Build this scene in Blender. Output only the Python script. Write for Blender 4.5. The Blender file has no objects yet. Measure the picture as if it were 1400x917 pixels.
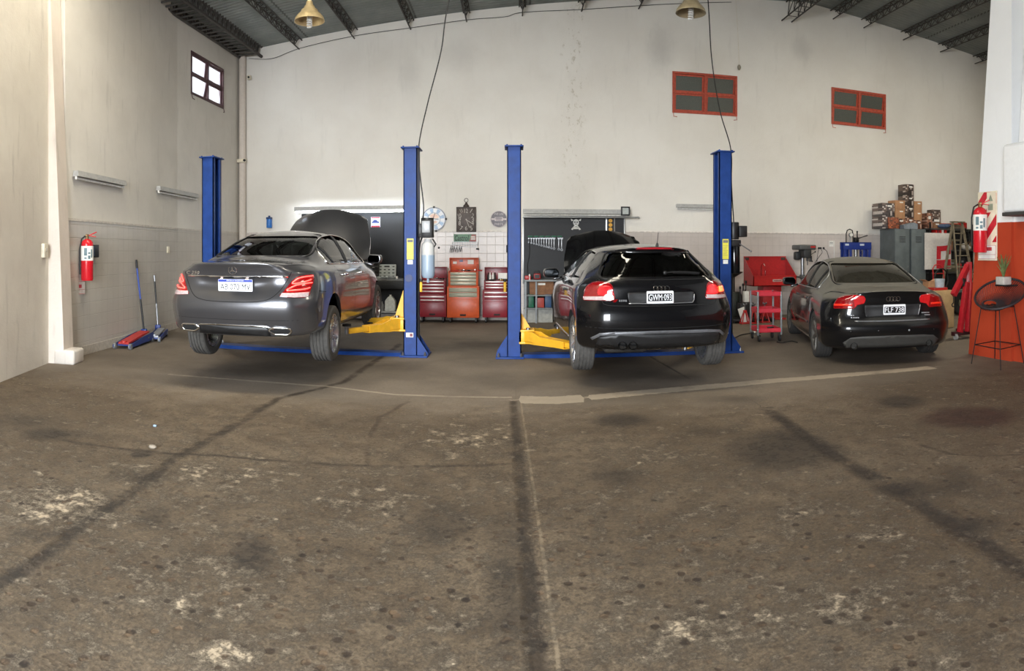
EXPOSURE = 1.8; SKY = 14.0; SKYLIGHT = 6.0; TUBE = 12.0; FLOORK = .64
SKYSTRIPS = ((6.0, -5.4, 1.2), (8.6, 7.2, 12.5))
import bpy, bmesh, math, random
from mathutils import Vector, Matrix, Euler
from mathutils.bvhtree import BVHTree
PI = math.pi
R = math.radians
COL = bpy.context.scene.collection
rng = random.Random(7)

# ---------------------------------------------------------------- camera geometry
CAMH, FOC, HORY, CX = 1.5, 910.0, 345.0, 700.0
YB = 14.8                                   # back wall
def ray(px, py):
    th = (px - CX) / FOC
    return Vector((math.sin(th), math.cos(th), (HORY - py) / FOC))
def at(px, py, d):                          # point at horizontal distance d
    r = ray(px, py); return Vector((r.x * d, r.y * d, CAMH + r.z * d))
def atY(px, py, Y):
    r = ray(px, py); d = Y / r.y; return Vector((r.x * d, Y, CAMH + r.z * d))
def atX(px, py, X):
    r = ray(px, py); d = X / r.x; return Vector((X, r.y * d, CAMH + r.z * d))
def atZ(px, py, z=0.0):
    r = ray(px, py); d = (z - CAMH) / r.z; return Vector((r.x * d, r.y * d, z))

# ---------------------------------------------------------------- materials
def lin(c):
    return tuple(((v / 255) / 12.92 if v / 255 <= .04045 else ((v / 255 + .055) / 1.055) ** 2.4) for v in c) + (1,)
class NT:
    def __init__(s, name):
        s.m = bpy.data.materials.new(name); s.m.use_nodes = True
        s.t = s.m.node_tree; s.b = s.t.nodes['Principled BSDF']
    def n(s, typ, **kw):
        nd = s.t.nodes.new(typ)
        for k, v in kw.items(): setattr(nd, k, v)
        return nd
    def put(s, sock, v):
        if hasattr(v, 'is_output') or isinstance(v, bpy.types.NodeSocket): s.t.links.new(v, sock)
        elif isinstance(v, (tuple, list, Vector)) and sock.type == 'VECTOR': sock.default_value = tuple(v)[:3]
        else: sock.default_value = v
    def math(s, op, a, b=0.0, c=None, clamp=False):
        nd = s.n('ShaderNodeMath', operation=op, use_clamp=clamp)
        s.put(nd.inputs[0], a); s.put(nd.inputs[1], b)
        if c is not None: s.put(nd.inputs[2], c)
        return nd.outputs[0]
    def vm(s, op, a, b=(0, 0, 0), scale=None):
        nd = s.n('ShaderNodeVectorMath', operation=op)
        s.put(nd.inputs[0], a); s.put(nd.inputs[1], b)
        if scale is not None: s.put(nd.inputs['Scale'], scale)
        return nd.outputs['Value'] if op in ('DOT_PRODUCT', 'LENGTH', 'DISTANCE') else nd.outputs[0]
    def mix(s, f, a, b, blend='MIX'):
        nd = s.n('ShaderNodeMix', data_type='RGBA', blend_type=blend)
        s.put(nd.inputs[0], f); s.put(nd.inputs[6], a); s.put(nd.inputs[7], b)
        return nd.outputs[2]
    def step(s, v, a, b, lo=0.0, hi=1.0):
        nd = s.n('ShaderNodeMapRange', interpolation_type='SMOOTHSTEP')
        s.put(nd.inputs[0], v); s.put(nd.inputs[1], a); s.put(nd.inputs[2], b); s.put(nd.inputs[3], lo); s.put(nd.inputs[4], hi)
        return nd.outputs[0]
    def noise(s, vec, scale, detail=4, rough=.55, dist=0.0):
        nd = s.n('ShaderNodeTexNoise'); s.put(nd.inputs['Vector'], vec)
        nd.inputs['Scale'].default_value = scale; nd.inputs['Detail'].default_value = detail
        nd.inputs['Roughness'].default_value = rough; nd.inputs['Distortion'].default_value = dist
        return nd.outputs[0]
    def voro(s, vec, scale, feature='F1', out='Distance'):
        nd = s.n('ShaderNodeTexVoronoi', feature=feature); s.put(nd.inputs['Vector'], vec); nd.inputs['Scale'].default_value = scale
        return nd.outputs[out]
    def obj(s):
        return s.n('ShaderNodeTexCoord').outputs['Object']
    def bump(s, h, dist=.01, strength=1.0):
        nd = s.n('ShaderNodeBump'); nd.inputs['Strength'].default_value = strength
        nd.inputs['Distance'].default_value = dist; s.put(nd.inputs['Height'], h)
        s.t.links.new(nd.outputs[0], s.b.inputs['Normal'])
    def set(s, col=None, rough=None, metal=None, **kw):
        if col is not None: s.put(s.b.inputs['Base Color'], col)
        if rough is not None: s.put(s.b.inputs['Roughness'], rough)
        if metal is not None: s.put(s.b.inputs['Metallic'], metal)
        for k, v in kw.items(): s.put(s.b.inputs[k.replace('_', ' ')], v)
        return s
_MC = {}
def M(name, col=None, rough=.5, metal=0.0, var=.12, scale=18.0, bump=0.0, **kw):
    """procedural material: base colour with a faint noise mottling"""
    if name in _MC: return _MC[name]
    t = NT(name); c = lin(col); o = t.obj()
    n = t.noise(o, scale, 4)
    dark = tuple(v * (1 - var) for v in c[:3]) + (1,); lite = tuple(min(1, v * (1 + var)) for v in c[:3]) + (1,)
    t.set(t.mix(t.step(n, .3, .7), dark, lite), t.math('ADD', t.math('MULTIPLY', n, .12), rough - .06), metal, **kw)
    if bump: t.bump(n, bump)
    _MC[name] = t.m; return t.m
def EM(name, col, strength):
    if name in _MC: return _MC[name]
    t = NT(name); c = lin(col)
    t.set(c, .4); t.put(t.b.inputs['Emission Color'], c); t.b.inputs['Emission Strength'].default_value = strength
    _MC[name] = t.m; return t.m

# ---------------------------------------------------------------- mesh builder
def frame_z(d):
    d = Vector(d).normalized(); return d.to_track_quat('Z', 'Y').to_matrix().to_4x4()
class MB:
    def __init__(s): s.bm = bmesh.new(); s.mi = 0
    def _add(s, t, mtx=None):
        if mtx is not None: t.transform(mtx)
        vm = {v: s.bm.verts.new(v.co) for v in t.verts}
        for f in t.faces:
            try: nf = s.bm.faces.new([vm[v] for v in f.verts])
            except ValueError: continue
            nf.material_index = s.mi; nf.smooth = f.smooth
        t.free(); return s
    def box(s, c, size, rot=None, bev=0.0, seg=2, mtx=None):
        t = bmesh.new(); bmesh.ops.create_cube(t, size=1)
        bmesh.ops.scale(t, vec=size, verts=t.verts)
        if bev: bmesh.ops.bevel(t, geom=t.edges[:], offset=min(bev, min(size) * .45), segments=seg, affect='EDGES', profile=.5)
        m = Matrix.Translation(c)
        if rot is not None: m = m @ (rot if isinstance(rot, Matrix) else Euler(rot).to_matrix().to_4x4())
        return s._add(t, m if mtx is None else mtx @ m)
    def bx(s, x0, x1, y0, y1, z0, z1, bev=0.0):
        return s.box(((x0 + x1) / 2, (y0 + y1) / 2, (z0 + z1) / 2), (abs(x1 - x0), abs(y1 - y0), abs(z1 - z0)), bev=bev)
    def cyl(s, p0, p1, r0, r1=None, seg=20, cap=True, bev=0.0):
        p0, p1 = Vector(p0), Vector(p1); d = p1 - p0; r1 = r0 if r1 is None else r1
        t = bmesh.new(); bmesh.ops.create_cone(t, cap_ends=cap, segments=seg, radius1=r0, radius2=r1, depth=d.length)
        for f in t.faces: f.smooth = len(f.verts) == 4
        if bev:
            es = [e for e in t.edges if any(len(f.verts) > 4 for f in e.link_faces)]
            bmesh.ops.bevel(t, geom=es, offset=bev, segments=2, affect='EDGES', profile=.5)
        return s._add(t, Matrix.Translation((p0 + p1) / 2) @ frame_z(d))
    def sphere(s, c, r, sc=(1, 1, 1), seg=16, rot=None):
        t = bmesh.new(); bmesh.ops.create_uvsphere(t, u_segments=seg, v_segments=max(8, seg // 2), radius=r)
        for f in t.faces: f.smooth = True
        m = Matrix.Translation(c)
        if rot is not None: m = m @ Euler(rot).to_matrix().to_4x4()
        return s._add(t, m @ Matrix.Diagonal((*sc, 1)))
    def lathe(s, prof, c=(0, 0, 0), axis=(0, 0, 1), seg=32, closed=False, smooth=True):
        """prof = [(r, h), ...] turned about the axis"""
        t = bmesh.new(); rings = []
        for r, h in prof:
            if r < 1e-6: rings.append([t.verts.new((0, 0, h))])
            else: rings.append([t.verts.new((r * math.cos(2 * PI * k / seg), r * math.sin(2 * PI * k / seg), h)) for k in range(seg)])
        pairs = list(zip(rings, rings[1:])) + ([(rings[-1], rings[0])] if closed else [])
        for a, b in pairs:
            for k in range(seg):
                k2 = (k + 1) % seg
                vs = [a[k % len(a)], a[k2 % len(a)], b[k2 % len(b)], b[k % len(b)]]
                u = []
                for v in vs:
                    if v not in u: u.append(v)
                if len(u) > 2:
                    try: f = t.faces.new(u); f.smooth = smooth
                    except ValueError: pass
        bmesh.ops.recalc_face_normals(t, faces=t.faces)
        return s._add(t, Matrix.Translation(c) @ frame_z(axis))
    def tube(s, pts, r, seg=8, closed=False, cap=True):
        pts = [Vector(p) for p in pts]; t = bmesh.new(); rings = []; n = len(pts); up = None
        rr = r if isinstance(r, (list, tuple)) else [r] * n
        for i, p in enumerate(pts):
            a = pts[i - 1] if (i or closed) else p; b = pts[(i + 1) % n] if (i < n - 1 or closed) else p
            d = (b - a).normalized()
            if up is None:
                up = Vector((0, 0, 1)) if abs(d.z) < .9 else Vector((0, 1, 0))
            x = d.cross(up).normalized(); y = x.cross(d).normalized(); up = y
            rings.append([t.verts.new(p + x * (rr[i] * math.cos(2 * PI * k / seg)) + y * (rr[i] * math.sin(2 * PI * k / seg))) for k in range(seg)])
        pr = list(zip(rings, rings[1:])) + ([(rings[-1], rings[0])] if closed else [])
        for a, b in pr:
            for k in range(seg):
                f = t.faces.new((a[k], a[(k + 1) % seg], b[(k + 1) % seg], b[k])); f.smooth = True
        if cap and not closed:
            t.faces.new(rings[0][::-1]); t.faces.new(rings[-1])
        bmesh.ops.recalc_face_normals(t, faces=t.faces)
        return s._add(t)
    def prism(s, poly, depth, mtx=None, bev=0.0):
        """2-D outline (x, y) extruded from z = 0 to depth, then placed by mtx"""
        t = bmesh.new(); vs = [t.verts.new((p[0], p[1], 0)) for p in poly]
        f = t.faces.new(vs); r = bmesh.ops.extrude_face_region(t, geom=[f])
        bmesh.ops.translate(t, vec=(0, 0, depth), verts=[v for v in r['geom'] if isinstance(v, bmesh.types.BMVert)])
        bmesh.ops.recalc_face_normals(t, faces=t.faces)
        if bev: bmesh.ops.bevel(t, geom=t.edges[:], offset=bev, segments=2, affect='EDGES', profile=.5)
        return s._add(t, mtx)
    def quad(s, pts):
        vs = [s.bm.verts.new(p) for p in pts]; f = s.bm.faces.new(vs); f.material_index = s.mi; return s
    def mat(s, i): s.mi = i; return s
    def build(s, name, mats, parent=None, loc=None, rz=0.0, sharp=35, smooth=False):
        me = bpy.data.meshes.new(name)
        bmesh.ops.recalc_face_normals(s.bm, faces=s.bm.faces)
        if smooth:
            for f in s.bm.faces: f.smooth = True
        s.bm.to_mesh(me); s.bm.free()
        for m in (mats if isinstance(mats, (list, tuple)) else [mats]): me.materials.append(m)
        try: me.set_sharp_from_angle(angle=R(sharp))
        except Exception: pass
        o = bpy.data.objects.new(name, me); COL.objects.link(o)
        if parent is not None: o.parent = parent
        if loc is not None: o.location = loc
        if rz: o.rotation_euler.z = rz
        return o
XZ = Matrix(((1, 0, 0, 0), (0, 0, -1, 0), (0, 1, 0, 0), (0, 0, 0, 1)))   # (x, y, depth) -> (x, -depth, y): faces the viewer at -Y
def text_mb(txt, w, h, depth=.002, font_shear=0.0, bold=0.0):
    """text fitted to w x h, centred, in the XZ plane facing -Y"""
    cu = bpy.data.curves.new('lettering', 'FONT'); cu.body = txt; cu.extrude = depth / 2; cu.shear = font_shear; cu.offset = bold
    cu.resolution_u = 3
    o = bpy.data.objects.new('lettering', cu); COL.objects.link(o)
    dg = bpy.context.evaluated_depsgraph_get(); dg.update()
    me = bpy.data.meshes.new_from_object(o.evaluated_get(dg)); bpy.data.objects.remove(o); bpy.data.curves.remove(cu)
    b = MB(); t = bmesh.new(); t.from_mesh(me); bpy.data.meshes.remove(me)
    xs = [v.co.x for v in t.verts]; ys = [v.co.y for v in t.verts]
    sx = w / (max(xs) - min(xs)); sy = h / (max(ys) - min(ys)); cx = (max(xs) + min(xs)) / 2; cy = (max(ys) + min(ys)) / 2
    for v in t.verts: v.co = Vector(((v.co.x - cx) * sx, (v.co.y - cy) * sy, v.co.z))
    b._add(t, XZ); return b
def shift(mb, v, rot=None):
    m = Matrix.Translation(v)
    if rot is not None: m = m @ (rot if isinstance(rot, Matrix) else Euler(rot).to_matrix().to_4x4())
    mb.bm.transform(m); return mb
def join(a, b):
    t = b.bm.copy(); b.bm.free(); a._add(t); return a

# ---------------------------------------------------------------- things
def tag(o, label=None, cat=None, group=None, kind=None):
    if label: o['label'] = label
    if cat: o['category'] = cat
    if group: o['group'] = group
    if kind: o['kind'] = kind
    return o
def thing(name, label, cat, loc=(0, 0, 0), rz=0.0, group=None):
    o = bpy.data.objects.new(name, None); COL.objects.link(o)
    o.location = loc; o.rotation_euler = (0, 0, rz); o.empty_display_size = .1
    return tag(o, label, cat, group)
def struct(name, mb, mats, **kw):
    return tag(mb.build(name, mats, **kw), kind='structure')
def dup(root, loc, rz=None, label=None, group=None):
    r = root.copy(); COL.objects.link(r); r.location = loc
    if rz is not None: r.rotation_euler.z = rz
    if label: r['label'] = label
    if group: r['group'] = group
    for ch in list(root.children):
        c = ch.copy(); COL.objects.link(c); c.parent = r
        for g in list(ch.children):
            d = g.copy(); COL.objects.link(d); d.parent = c
    return r
# ================================================================= camera, light, room
cam = bpy.data.cameras.new('camera'); cam_o = bpy.data.objects.new('camera', cam); COL.objects.link(cam_o)
cam_o.location = (0, 0, CAMH); cam_o.rotation_euler = (PI / 2, 0, 0)
cam.type = 'PANO'; cam.panorama_type = 'CENTRAL_CYLINDRICAL'
cam.central_cylindrical_radius = 1.0
cam.central_cylindrical_range_u_min = -CX / FOC; cam.central_cylindrical_range_u_max = (1400 - CX) / FOC
cam.central_cylindrical_range_v_min = -(917 - HORY) / FOC; cam.central_cylindrical_range_v_max = HORY / FOC
cam.clip_start = .05; cam.clip_end = 200
SC = bpy.context.scene; SC.camera = cam_o
SC.view_settings.view_transform = 'Standard'; SC.view_settings.look = 'None'
SC.view_settings.gamma = 1.0; SC.view_settings.use_curve_mapping = False
SC.view_settings.exposure = EXPOSURE
try:
    SC.cycles.use_denoising = True; SC.cycles.denoiser = 'OPENIMAGEDENOISE'
    SC.cycles.sample_clamp_indirect = 6.0
except Exception: pass
w = bpy.data.worlds.new('sky'); SC.world = w; w.use_nodes = True
wt = w.node_tree; bg = wt.nodes['Background']
tc = wt.nodes.new('ShaderNodeTexCoord'); sx = wt.nodes.new('ShaderNodeSeparateXYZ'); wt.links.new(tc.outputs['Generated'], sx.inputs[0])
rp = wt.nodes.new('ShaderNodeValToRGB'); wt.links.new(sx.outputs['Z'], rp.inputs[0])
rp.color_ramp.elements[0].position = 0.0; rp.color_ramp.elements[0].color = (.94, .97, 1.0, 1)
rp.color_ramp.elements[1].position = .8; rp.color_ramp.elements[1].color = (.72, .86, 1.0, 1)
wt.links.new(rp.outputs[0], bg.inputs[0]); bg.inputs[1].default_value = SKY
def portal(loc, rot, sx_, sy_):
    l = bpy.data.lights.new('daylight_opening', 'AREA'); l.shape = 'RECTANGLE'; l.size = sx_; l.size_y = sy_
    o = bpy.data.objects.new('daylight_opening', l); COL.objects.link(o); o.location = loc; o.rotation_euler = rot
    l.cycles.is_portal = True
portal((-2.3, -2.45, 2.2), (R(-90), 0, R(180)), 3.6, 4.4)
portal((-6.55, 13.0, 5.23), (R(90), 0, R(90)), 1.5, .85)

# ---- floor
import numpy as np
def floor_mesh():
    """top of the slab as a 9 cm grid carrying the signed distance to each joint and the strength of each stain and dark patch"""
    xs = np.arange(-9, 22.01, .09); ys = np.arange(-4.0, YB + .3, .09); nx, ny = len(xs), len(ys)
    X, Y = np.meshgrid(xs, ys); P = np.stack([X.ravel(), Y.ravel()], 1)
    def poly(pts):
        q = np.array([tuple(atZ(*v)[:2]) for v in pts]); ext = q.max(0) - q.min(0); ax = int(ext[1] > ext[0]); q = q[np.argsort(q[:, ax])]
        u, v = P[:, ax], P[:, 1 - ax]; sl = (q[-1, 1 - ax] - q[0, 1 - ax]) / (q[-1, ax] - q[0, ax])
        d = (v - np.interp(u, q[:, ax], q[:, 1 - ax])) / math.hypot(1, sl); over = np.maximum(0, np.maximum(q[0, ax] - u, u - q[-1, ax]))
        return d + np.where(d < 0, -1, 1) * over * 12
    def blobs(lst):
        v = np.zeros(len(P))
        for px, py, rx, ry, k in lst:
            c = np.array(atZ(px, py)[:2]); d = 1365 / (py - HORY); ax = rx * d / FOC; ay = ry * d * d / 1365; th = (px - CX) / FOC; pa = P - c
            u = (pa @ np.array([math.cos(th), -math.sin(th)])) / ax; w_ = (pa @ np.array([math.sin(th), math.cos(th)])) / ay
            v = np.maximum(v, k * np.clip(1.6 - np.hypot(u, w_), 0, 1.6) / 1.6)
        return v
    A = dict(j_center=poly([(702, 548), (707, 600), (714, 670), (722, 760), (740, 960)]),
        j_left=poly([(-60, 830), (0, 797), (60, 760), (115, 716), (170, 681), (240, 626), (290, 600), (380, 545), (470, 522), (548, 470)]),
        j_right=poly([(1045, 556), (1140, 622), (1230, 672), (1320, 727), (1420, 790)]),
        j_cross=poly([(75, 600), (190, 617), (285, 622), (400, 631), (500, 637), (700, 634)]),
        j_small=poly([(500, 637), (503, 600), (520, 570), (560, 548)]), j_rear=poly([(885, 485), (945, 519)]), j_far=poly([(1250, 605), (1300, 622), (1400, 622)]),
        curb=poly([(800, 544), (830, 541), (880, 536), (960, 529), (1060, 520), (1160, 512), (1275, 502)]), curb_near=poly([(708, 546), (760, 547), (800, 544)]),
        thin=poly([(225, 511), (330, 519), (450, 528), (540, 539), (700, 543)]),
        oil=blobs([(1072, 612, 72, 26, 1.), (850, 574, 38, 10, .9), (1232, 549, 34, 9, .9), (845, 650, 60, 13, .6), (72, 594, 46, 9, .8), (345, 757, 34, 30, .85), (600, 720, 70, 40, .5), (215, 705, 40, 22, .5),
            (1300, 660, 60, 30, .45), (30, 575, 60, 14, .5), (450, 575, 120, 14, .3), (370, 505, 120, 12, .7), (870, 512, 120, 10, .7), (1190, 492, 90, 9, .7), (1010, 545, 60, 9, .5), (540, 500, 60, 8, .5),  # besides oil stains: wide dark ellipses under the cars and between the posts
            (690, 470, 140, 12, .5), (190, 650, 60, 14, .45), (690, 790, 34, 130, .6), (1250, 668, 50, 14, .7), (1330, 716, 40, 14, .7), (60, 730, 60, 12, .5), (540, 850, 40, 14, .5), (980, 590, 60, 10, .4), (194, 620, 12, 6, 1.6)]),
        red=blobs([(1325, 570, 62, 14, 1.)]),
        pale=blobs([(85, 690, 80, 28, .9), (305, 893, 46, 22, 1.2), (1100, 700, 26, 9, .9), (1200, 732, 26, 9, .9), (960, 860, 110, 40, .6), (640, 600, 80, 20, .6), (300, 650, 120, 24, .5), (500, 680, 90, 30, .4), (900, 620, 60, 12, .5), (1150, 830, 120, 30, .4), (250, 800, 120, 40, .4)]))
    vs = np.concatenate([P, np.zeros((len(P), 1))], 1); fs = []
    idx = np.arange(nx * ny).reshape(ny, nx); q = np.stack([idx[:-1, :-1], idx[:-1, 1:], idx[1:, 1:], idx[1:, :-1]], -1).reshape(-1, 4)
    me = bpy.data.meshes.new('floor'); me.from_pydata(vs.tolist(), [], q.tolist())
    for k, v in A.items():
        at_ = me.attributes.new(k, 'FLOAT', 'POINT'); at_.data.foreach_set('value', v.astype(np.float32))
    me.update(); return me
def floor_mat():
    t = NT('worn_concrete'); P2 = t.obj()
    def A(n): return t.n('ShaderNodeAttribute', attribute_name=n).outputs['Fac']
    sep = t.n('ShaderNodeSeparateXYZ'); t.put(sep.inputs[0], P2)
    big = t.noise(P2, .55, 6, .6); med = t.noise(P2, 3.5, 7, .68); fine = t.noise(P2, 28, 6, .7)
    grain = t.noise(P2, 55, 5, .8); speck = t.noise(P2, 13, 10, .86); sp2 = t.noise(P2, 5, 8, .8); wob = t.noise(P2, 1.7, 7, .7)
    Y = t.math('ADD', sep.outputs['Y'], t.math('MULTIPLY', t.math('SUBTRACT', wob, .5), 2.2))
    mid = t.step(Y, 7.0, 5.4); rz = t.step(Y, 5.0, 3.2)
    # worked slab behind, rough brown slab with exposed aggregate in front
    slab = t.mix(t.step(big, .35, .65), lin((120, 112, 101)), lin((146, 137, 125)))
    slab = t.mix(t.math('MULTIPLY', t.step(fine, .45, .75), .35), slab, lin((80, 74, 67)))
    col = t.mix(t.step(big, .36, .64), lin((112, 97, 77)), lin((140, 125, 104)))
    col = t.mix(t.math('MULTIPLY', t.step(med, .42, .66), .65), col, lin((86, 73, 57)))
    col = t.mix(t.math('MULTIPLY', t.step(fine, .5, .72), .55), col, lin((172, 156, 131)))
    col = t.mix(mid, slab, col)
    col = t.mix(t.math('MULTIPLY', t.step(grain, .38, .62, .55, 0.0), t.math('ADD', t.math('MULTIPLY', mid, .7), .3)), col, lin((58, 48, 38)))
    crust = t.math('MULTIPLY', t.step(t.math('ADD', t.math('ADD', t.math('MULTIPLY', speck, .6), t.math('MULTIPLY', sp2, .4)), t.math('MULTIPLY', A('pale'), .085)), .50, .60), mid)
    col = t.mix(t.math('MULTIPLY', crust, .85), col, lin((208, 191, 164)))
    col = t.mix(t.math('MULTIPLY', t.step(speck, .47, .37), t.math('MULTIPLY', mid, .9)), col, lin((66, 54, 41)))
    vo = t.n('ShaderNodeTexVoronoi'); t.put(vo.inputs['Vector'], t.vm('ADD', P2, t.vm('SCALE', t.n('ShaderNodeCombineXYZ').outputs[0], scale=1.0))); vo.inputs['Scale'].default_value = 15
    sc_ = t.n('ShaderNodeSeparateColor'); t.put(sc_.inputs[0], vo.outputs['Color'])
    pd = t.math('ADD', vo.outputs['Distance'], t.math('MULTIPLY', t.math('SUBTRACT', fine, .5), .35))
    peb = t.math('MULTIPLY', t.math('MULTIPLY', t.step(pd, .36, .22), t.step(sc_.outputs[0], .48, .52)), rz)
    col = t.mix(t.math('MULTIPLY', peb, .9), col, t.mix(sc_.outputs[1], lin((58, 45, 33)), lin((124, 103, 80))))
    mot = t.noise(P2, 8.5, 9, .8); col = t.mix(t.math('MULTIPLY', t.step(mot, .53, .66), t.math('MULTIPLY', mid, .6)), col, lin((70, 56, 40)))
    # stains and dark patches
    nz = t.math('MULTIPLY', t.math('SUBTRACT', wob, .5), .9)
    def dark(m, k, c):
        nonlocal col
        col = t.mix(t.math('MULTIPLY', m, k), col, lin(c))
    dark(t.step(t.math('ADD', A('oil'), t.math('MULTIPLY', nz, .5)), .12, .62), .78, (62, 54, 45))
    dark(t.step(t.math('ADD', A('red'), t.math('MULTIPLY', nz, .6)), .12, .6), .75, (66, 36, 28))
    # joints
    jn = t.math('MULTIPLY', t.math('SUBTRACT', med, .5), .12)
    rag = t.step(t.noise(P2, 3.2, 6, .75), .36, .56, .3, 1.0)
    def joint(n, w, k, c, amp=1.0):
        d = t.math('ABSOLUTE', t.math('ADD', A(n), t.math('MULTIPLY', jn, amp))); m = t.math('MULTIPLY', t.step(d, w, w * .2), rag); dark(m, k, c); return m
    joint('j_cross', .04, .8, (64, 53, 42)); joint('j_small', .035, .6, (70, 58, 46)); joint('j_far', .035, .7, (66, 55, 44)); joint('j_rear', .03, .85, (42, 38, 35), .3)
    jl = joint('j_left', .075, .85, (60, 51, 41)); jr = joint('j_right', .11, .85, (56, 47, 38)); jc = joint('j_center', .06, .8, (58, 48, 38), .35)
    dl = t.math('ABSOLUTE', t.math('SUBTRACT', t.math('ADD', A('j_center'), t.math('MULTIPLY', jn, .25)), .075)); col = t.mix(t.math('MULTIPLY', t.step(dl, .013, .004), t.math('MULTIPLY', rag, .4)), col, lin((186, 170, 144)))
    sn = t.math('MULTIPLY', t.math('SUBTRACT', speck, .5), .2)
    strip = t.math('MULTIPLY', t.step(t.math('ADD', t.math('ABSOLUTE', A('curb')), sn), .135, .105), t.step(wob, .34, .5, .35, 1.0))
    strip = t.math('MAXIMUM', strip, t.step(t.math('ADD', t.math('ABSOLUTE', A('curb_near')), sn), .19, .16))
    strip = t.math('MAXIMUM', strip, t.math('MULTIPLY', t.step(t.math('ABSOLUTE', t.math('ADD', A('thin'), t.math('MULTIPLY', jn, .6))), .045, .012), t.math('MULTIPLY', rag, .75)))
    col = t.mix(t.math('MULTIPLY', strip, .92), col, t.mix(med, lin((206, 196, 178)), lin((164, 154, 138))))
    col = t.mix(1.0, col, (FLOORK * 1.02, FLOORK * .96, FLOORK * .90, 1), 'MULTIPLY')
    t.set(col, t.math('SUBTRACT', .88, t.math('MULTIPLY', med, .2))); t.put(t.b.inputs['Specular IOR Level'], .3)
    h = t.math('ADD', t.math('MULTIPLY', fine, .6), t.math('MULTIPLY', grain, .3))
    h = t.math('ADD', h, t.math('MULTIPLY', crust, .9)); h = t.math('SUBTRACT', h, t.math('MULTIPLY', peb, .5)); h = t.math('SUBTRACT', h, t.math('MULTIPLY', t.math('MAXIMUM', jc, t.math('MAXIMUM', jl, jr)), 1.6)); h = t.math('ADD', h, t.math('MULTIPLY', strip, 1.0))
    t.bump(t.math('MULTIPLY', h, t.math('ADD', t.math('MULTIPLY', mid, .75), .25)), .012)
    return t.m
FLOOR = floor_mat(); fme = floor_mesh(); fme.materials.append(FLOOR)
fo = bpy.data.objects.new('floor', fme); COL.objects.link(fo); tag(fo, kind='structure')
b = MB(); b.bx(-9, 22, -14, -4.0, -.2, 0); b.bx(-9, 22, -4.0, YB + .3, -.3, -.02); struct('floor_base', b, M('forecourt_concrete', (90, 84, 76), .9))

# ---- walls
def plaster(name, c1, c2, streak=False, dirt=.25):
    t = NT(name); P = t.obj()
    n1 = t.noise(P, .7, 5, .6); n2 = t.noise(P, 5, 6, .65); n3 = t.noise(t.vm('MULTIPLY', P, (2.2, 2.2, .35)), 3, 5, .6)
    col = t.mix(t.step(n1, .3, .7), lin(c1), lin(c2))
    col = t.mix(t.math('MULTIPLY', t.step(n3, .56, .75), dirt), col, lin(tuple(v * .78 for v in c1)))
    col = t.mix(t.math('MULTIPLY', t.step(n2, .6, .75), dirt * .35), col, lin(tuple(v * .86 for v in c1)))
    if streak:
        s_ = t.n('ShaderNodeSeparateXYZ'); t.put(s_.inputs[0], P); X, Z = s_.outputs['X'], s_.outputs['Z']
        band = t.math('MULTIPLY', t.step(t.math('ABSOLUTE', t.math('SUBTRACT', X, 1.36)), .42, .05), t.step(Z, 2.4, 4.2, .35, 1))
        fl_ = t.step(t.noise(t.vm('MULTIPLY', P, (1, 1, .6)), 9, 8, .75), .56, .62)
        col = t.mix(t.math('MULTIPLY', t.math('MULTIPLY', fl_, band), .6), col, lin((176, 168, 146)))
        for cx, cz, rx, rz, k in ((3.35, 6.15, .35, .55, .32), (-1.2, 5.9, .5, .4, .2), (6.9, 6.5, .3, .3, .25), (9.6, 5.2, .9, .9, .15), (-2.3, 5.5, .25, .5, .18)):
            dx = t.math('DIVIDE', t.math('SUBTRACT', X, cx), rx); dz = t.math('DIVIDE', t.math('SUBTRACT', Z, cz), rz)
            q = t.math('SQRT', t.math('ADD', t.math('MULTIPLY', dx, dx), t.math('MULTIPLY', dz, dz)))
            col = t.mix(t.math('MULTIPLY', t.step(t.math('ADD', q, t.math('MULTIPLY', n2, .8)), 1.8, .5), k), col, lin((150, 148, 145)))
    t.set(col, .8); t.put(t.b.inputs['Specular IOR Level'], .25); t.bump(t.math('ADD', n2, t.math('MULTIPLY', t.noise(P, 40, 3), .3)), .004)
    return t.m
WALLB = plaster('cream_plaster', (222, 218, 210), (230, 227, 220), True, .12)
WALLL = plaster('grey_cream_plaster', (202, 198, 190), (214, 210, 202), False, .3)
WALLN = plaster('stained_plaster', (196, 190, 180), (212, 207, 197), False, .55)
WALLR = plaster('white_plaster', (226, 228, 230), (232, 234, 236), False, .08)
def tile_mat(name, c, g, size, xdir):
    t = NT(name); P = t.obj()
    u = t.vm('DOT_PRODUCT', P, xdir); s_ = t.n('ShaderNodeSeparateXYZ'); t.put(s_.inputs[0], P)
    def gl(v):
        f = t.math('FRACT', t.math('DIVIDE', v, size)); return t.math('MINIMUM', f, t.math('SUBTRACT', 1.0, f))
    d = t.math('MINIMUM', gl(u), gl(s_.outputs['Z'])); g_ = t.step(d, .028, .012)
    n = t.noise(P, 1.2, 5, .6); n2 = t.noise(P, 7, 5, .65)
    col = t.mix(t.step(n, .3, .7), lin(c), lin(tuple(v * .94 for v in c)))
    col = t.mix(t.math('MULTIPLY', t.step(n2, .58, .75), .25), col, lin(tuple(v * .8 for v in c)))
    t.set(t.mix(t.math('MULTIPLY', g_, .32), col, lin(g)), t.math('ADD', t.math('MULTIPLY', g_, .4), .32)); t.bump(t.math('SUBTRACT', 1.0, g_), .002)
    return t.m
TILEB = tile_mat('pale_wall_tiles', (205, 196, 190), (158, 150, 145), .185, (1, 0, 0))
TILEL = tile_mat('grey_wall_tiles', (186, 180, 170), (152, 146, 136), .19, (0, 1, 0))
TRIMM = M('tile_edge', (214, 207, 200), .5)

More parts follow.
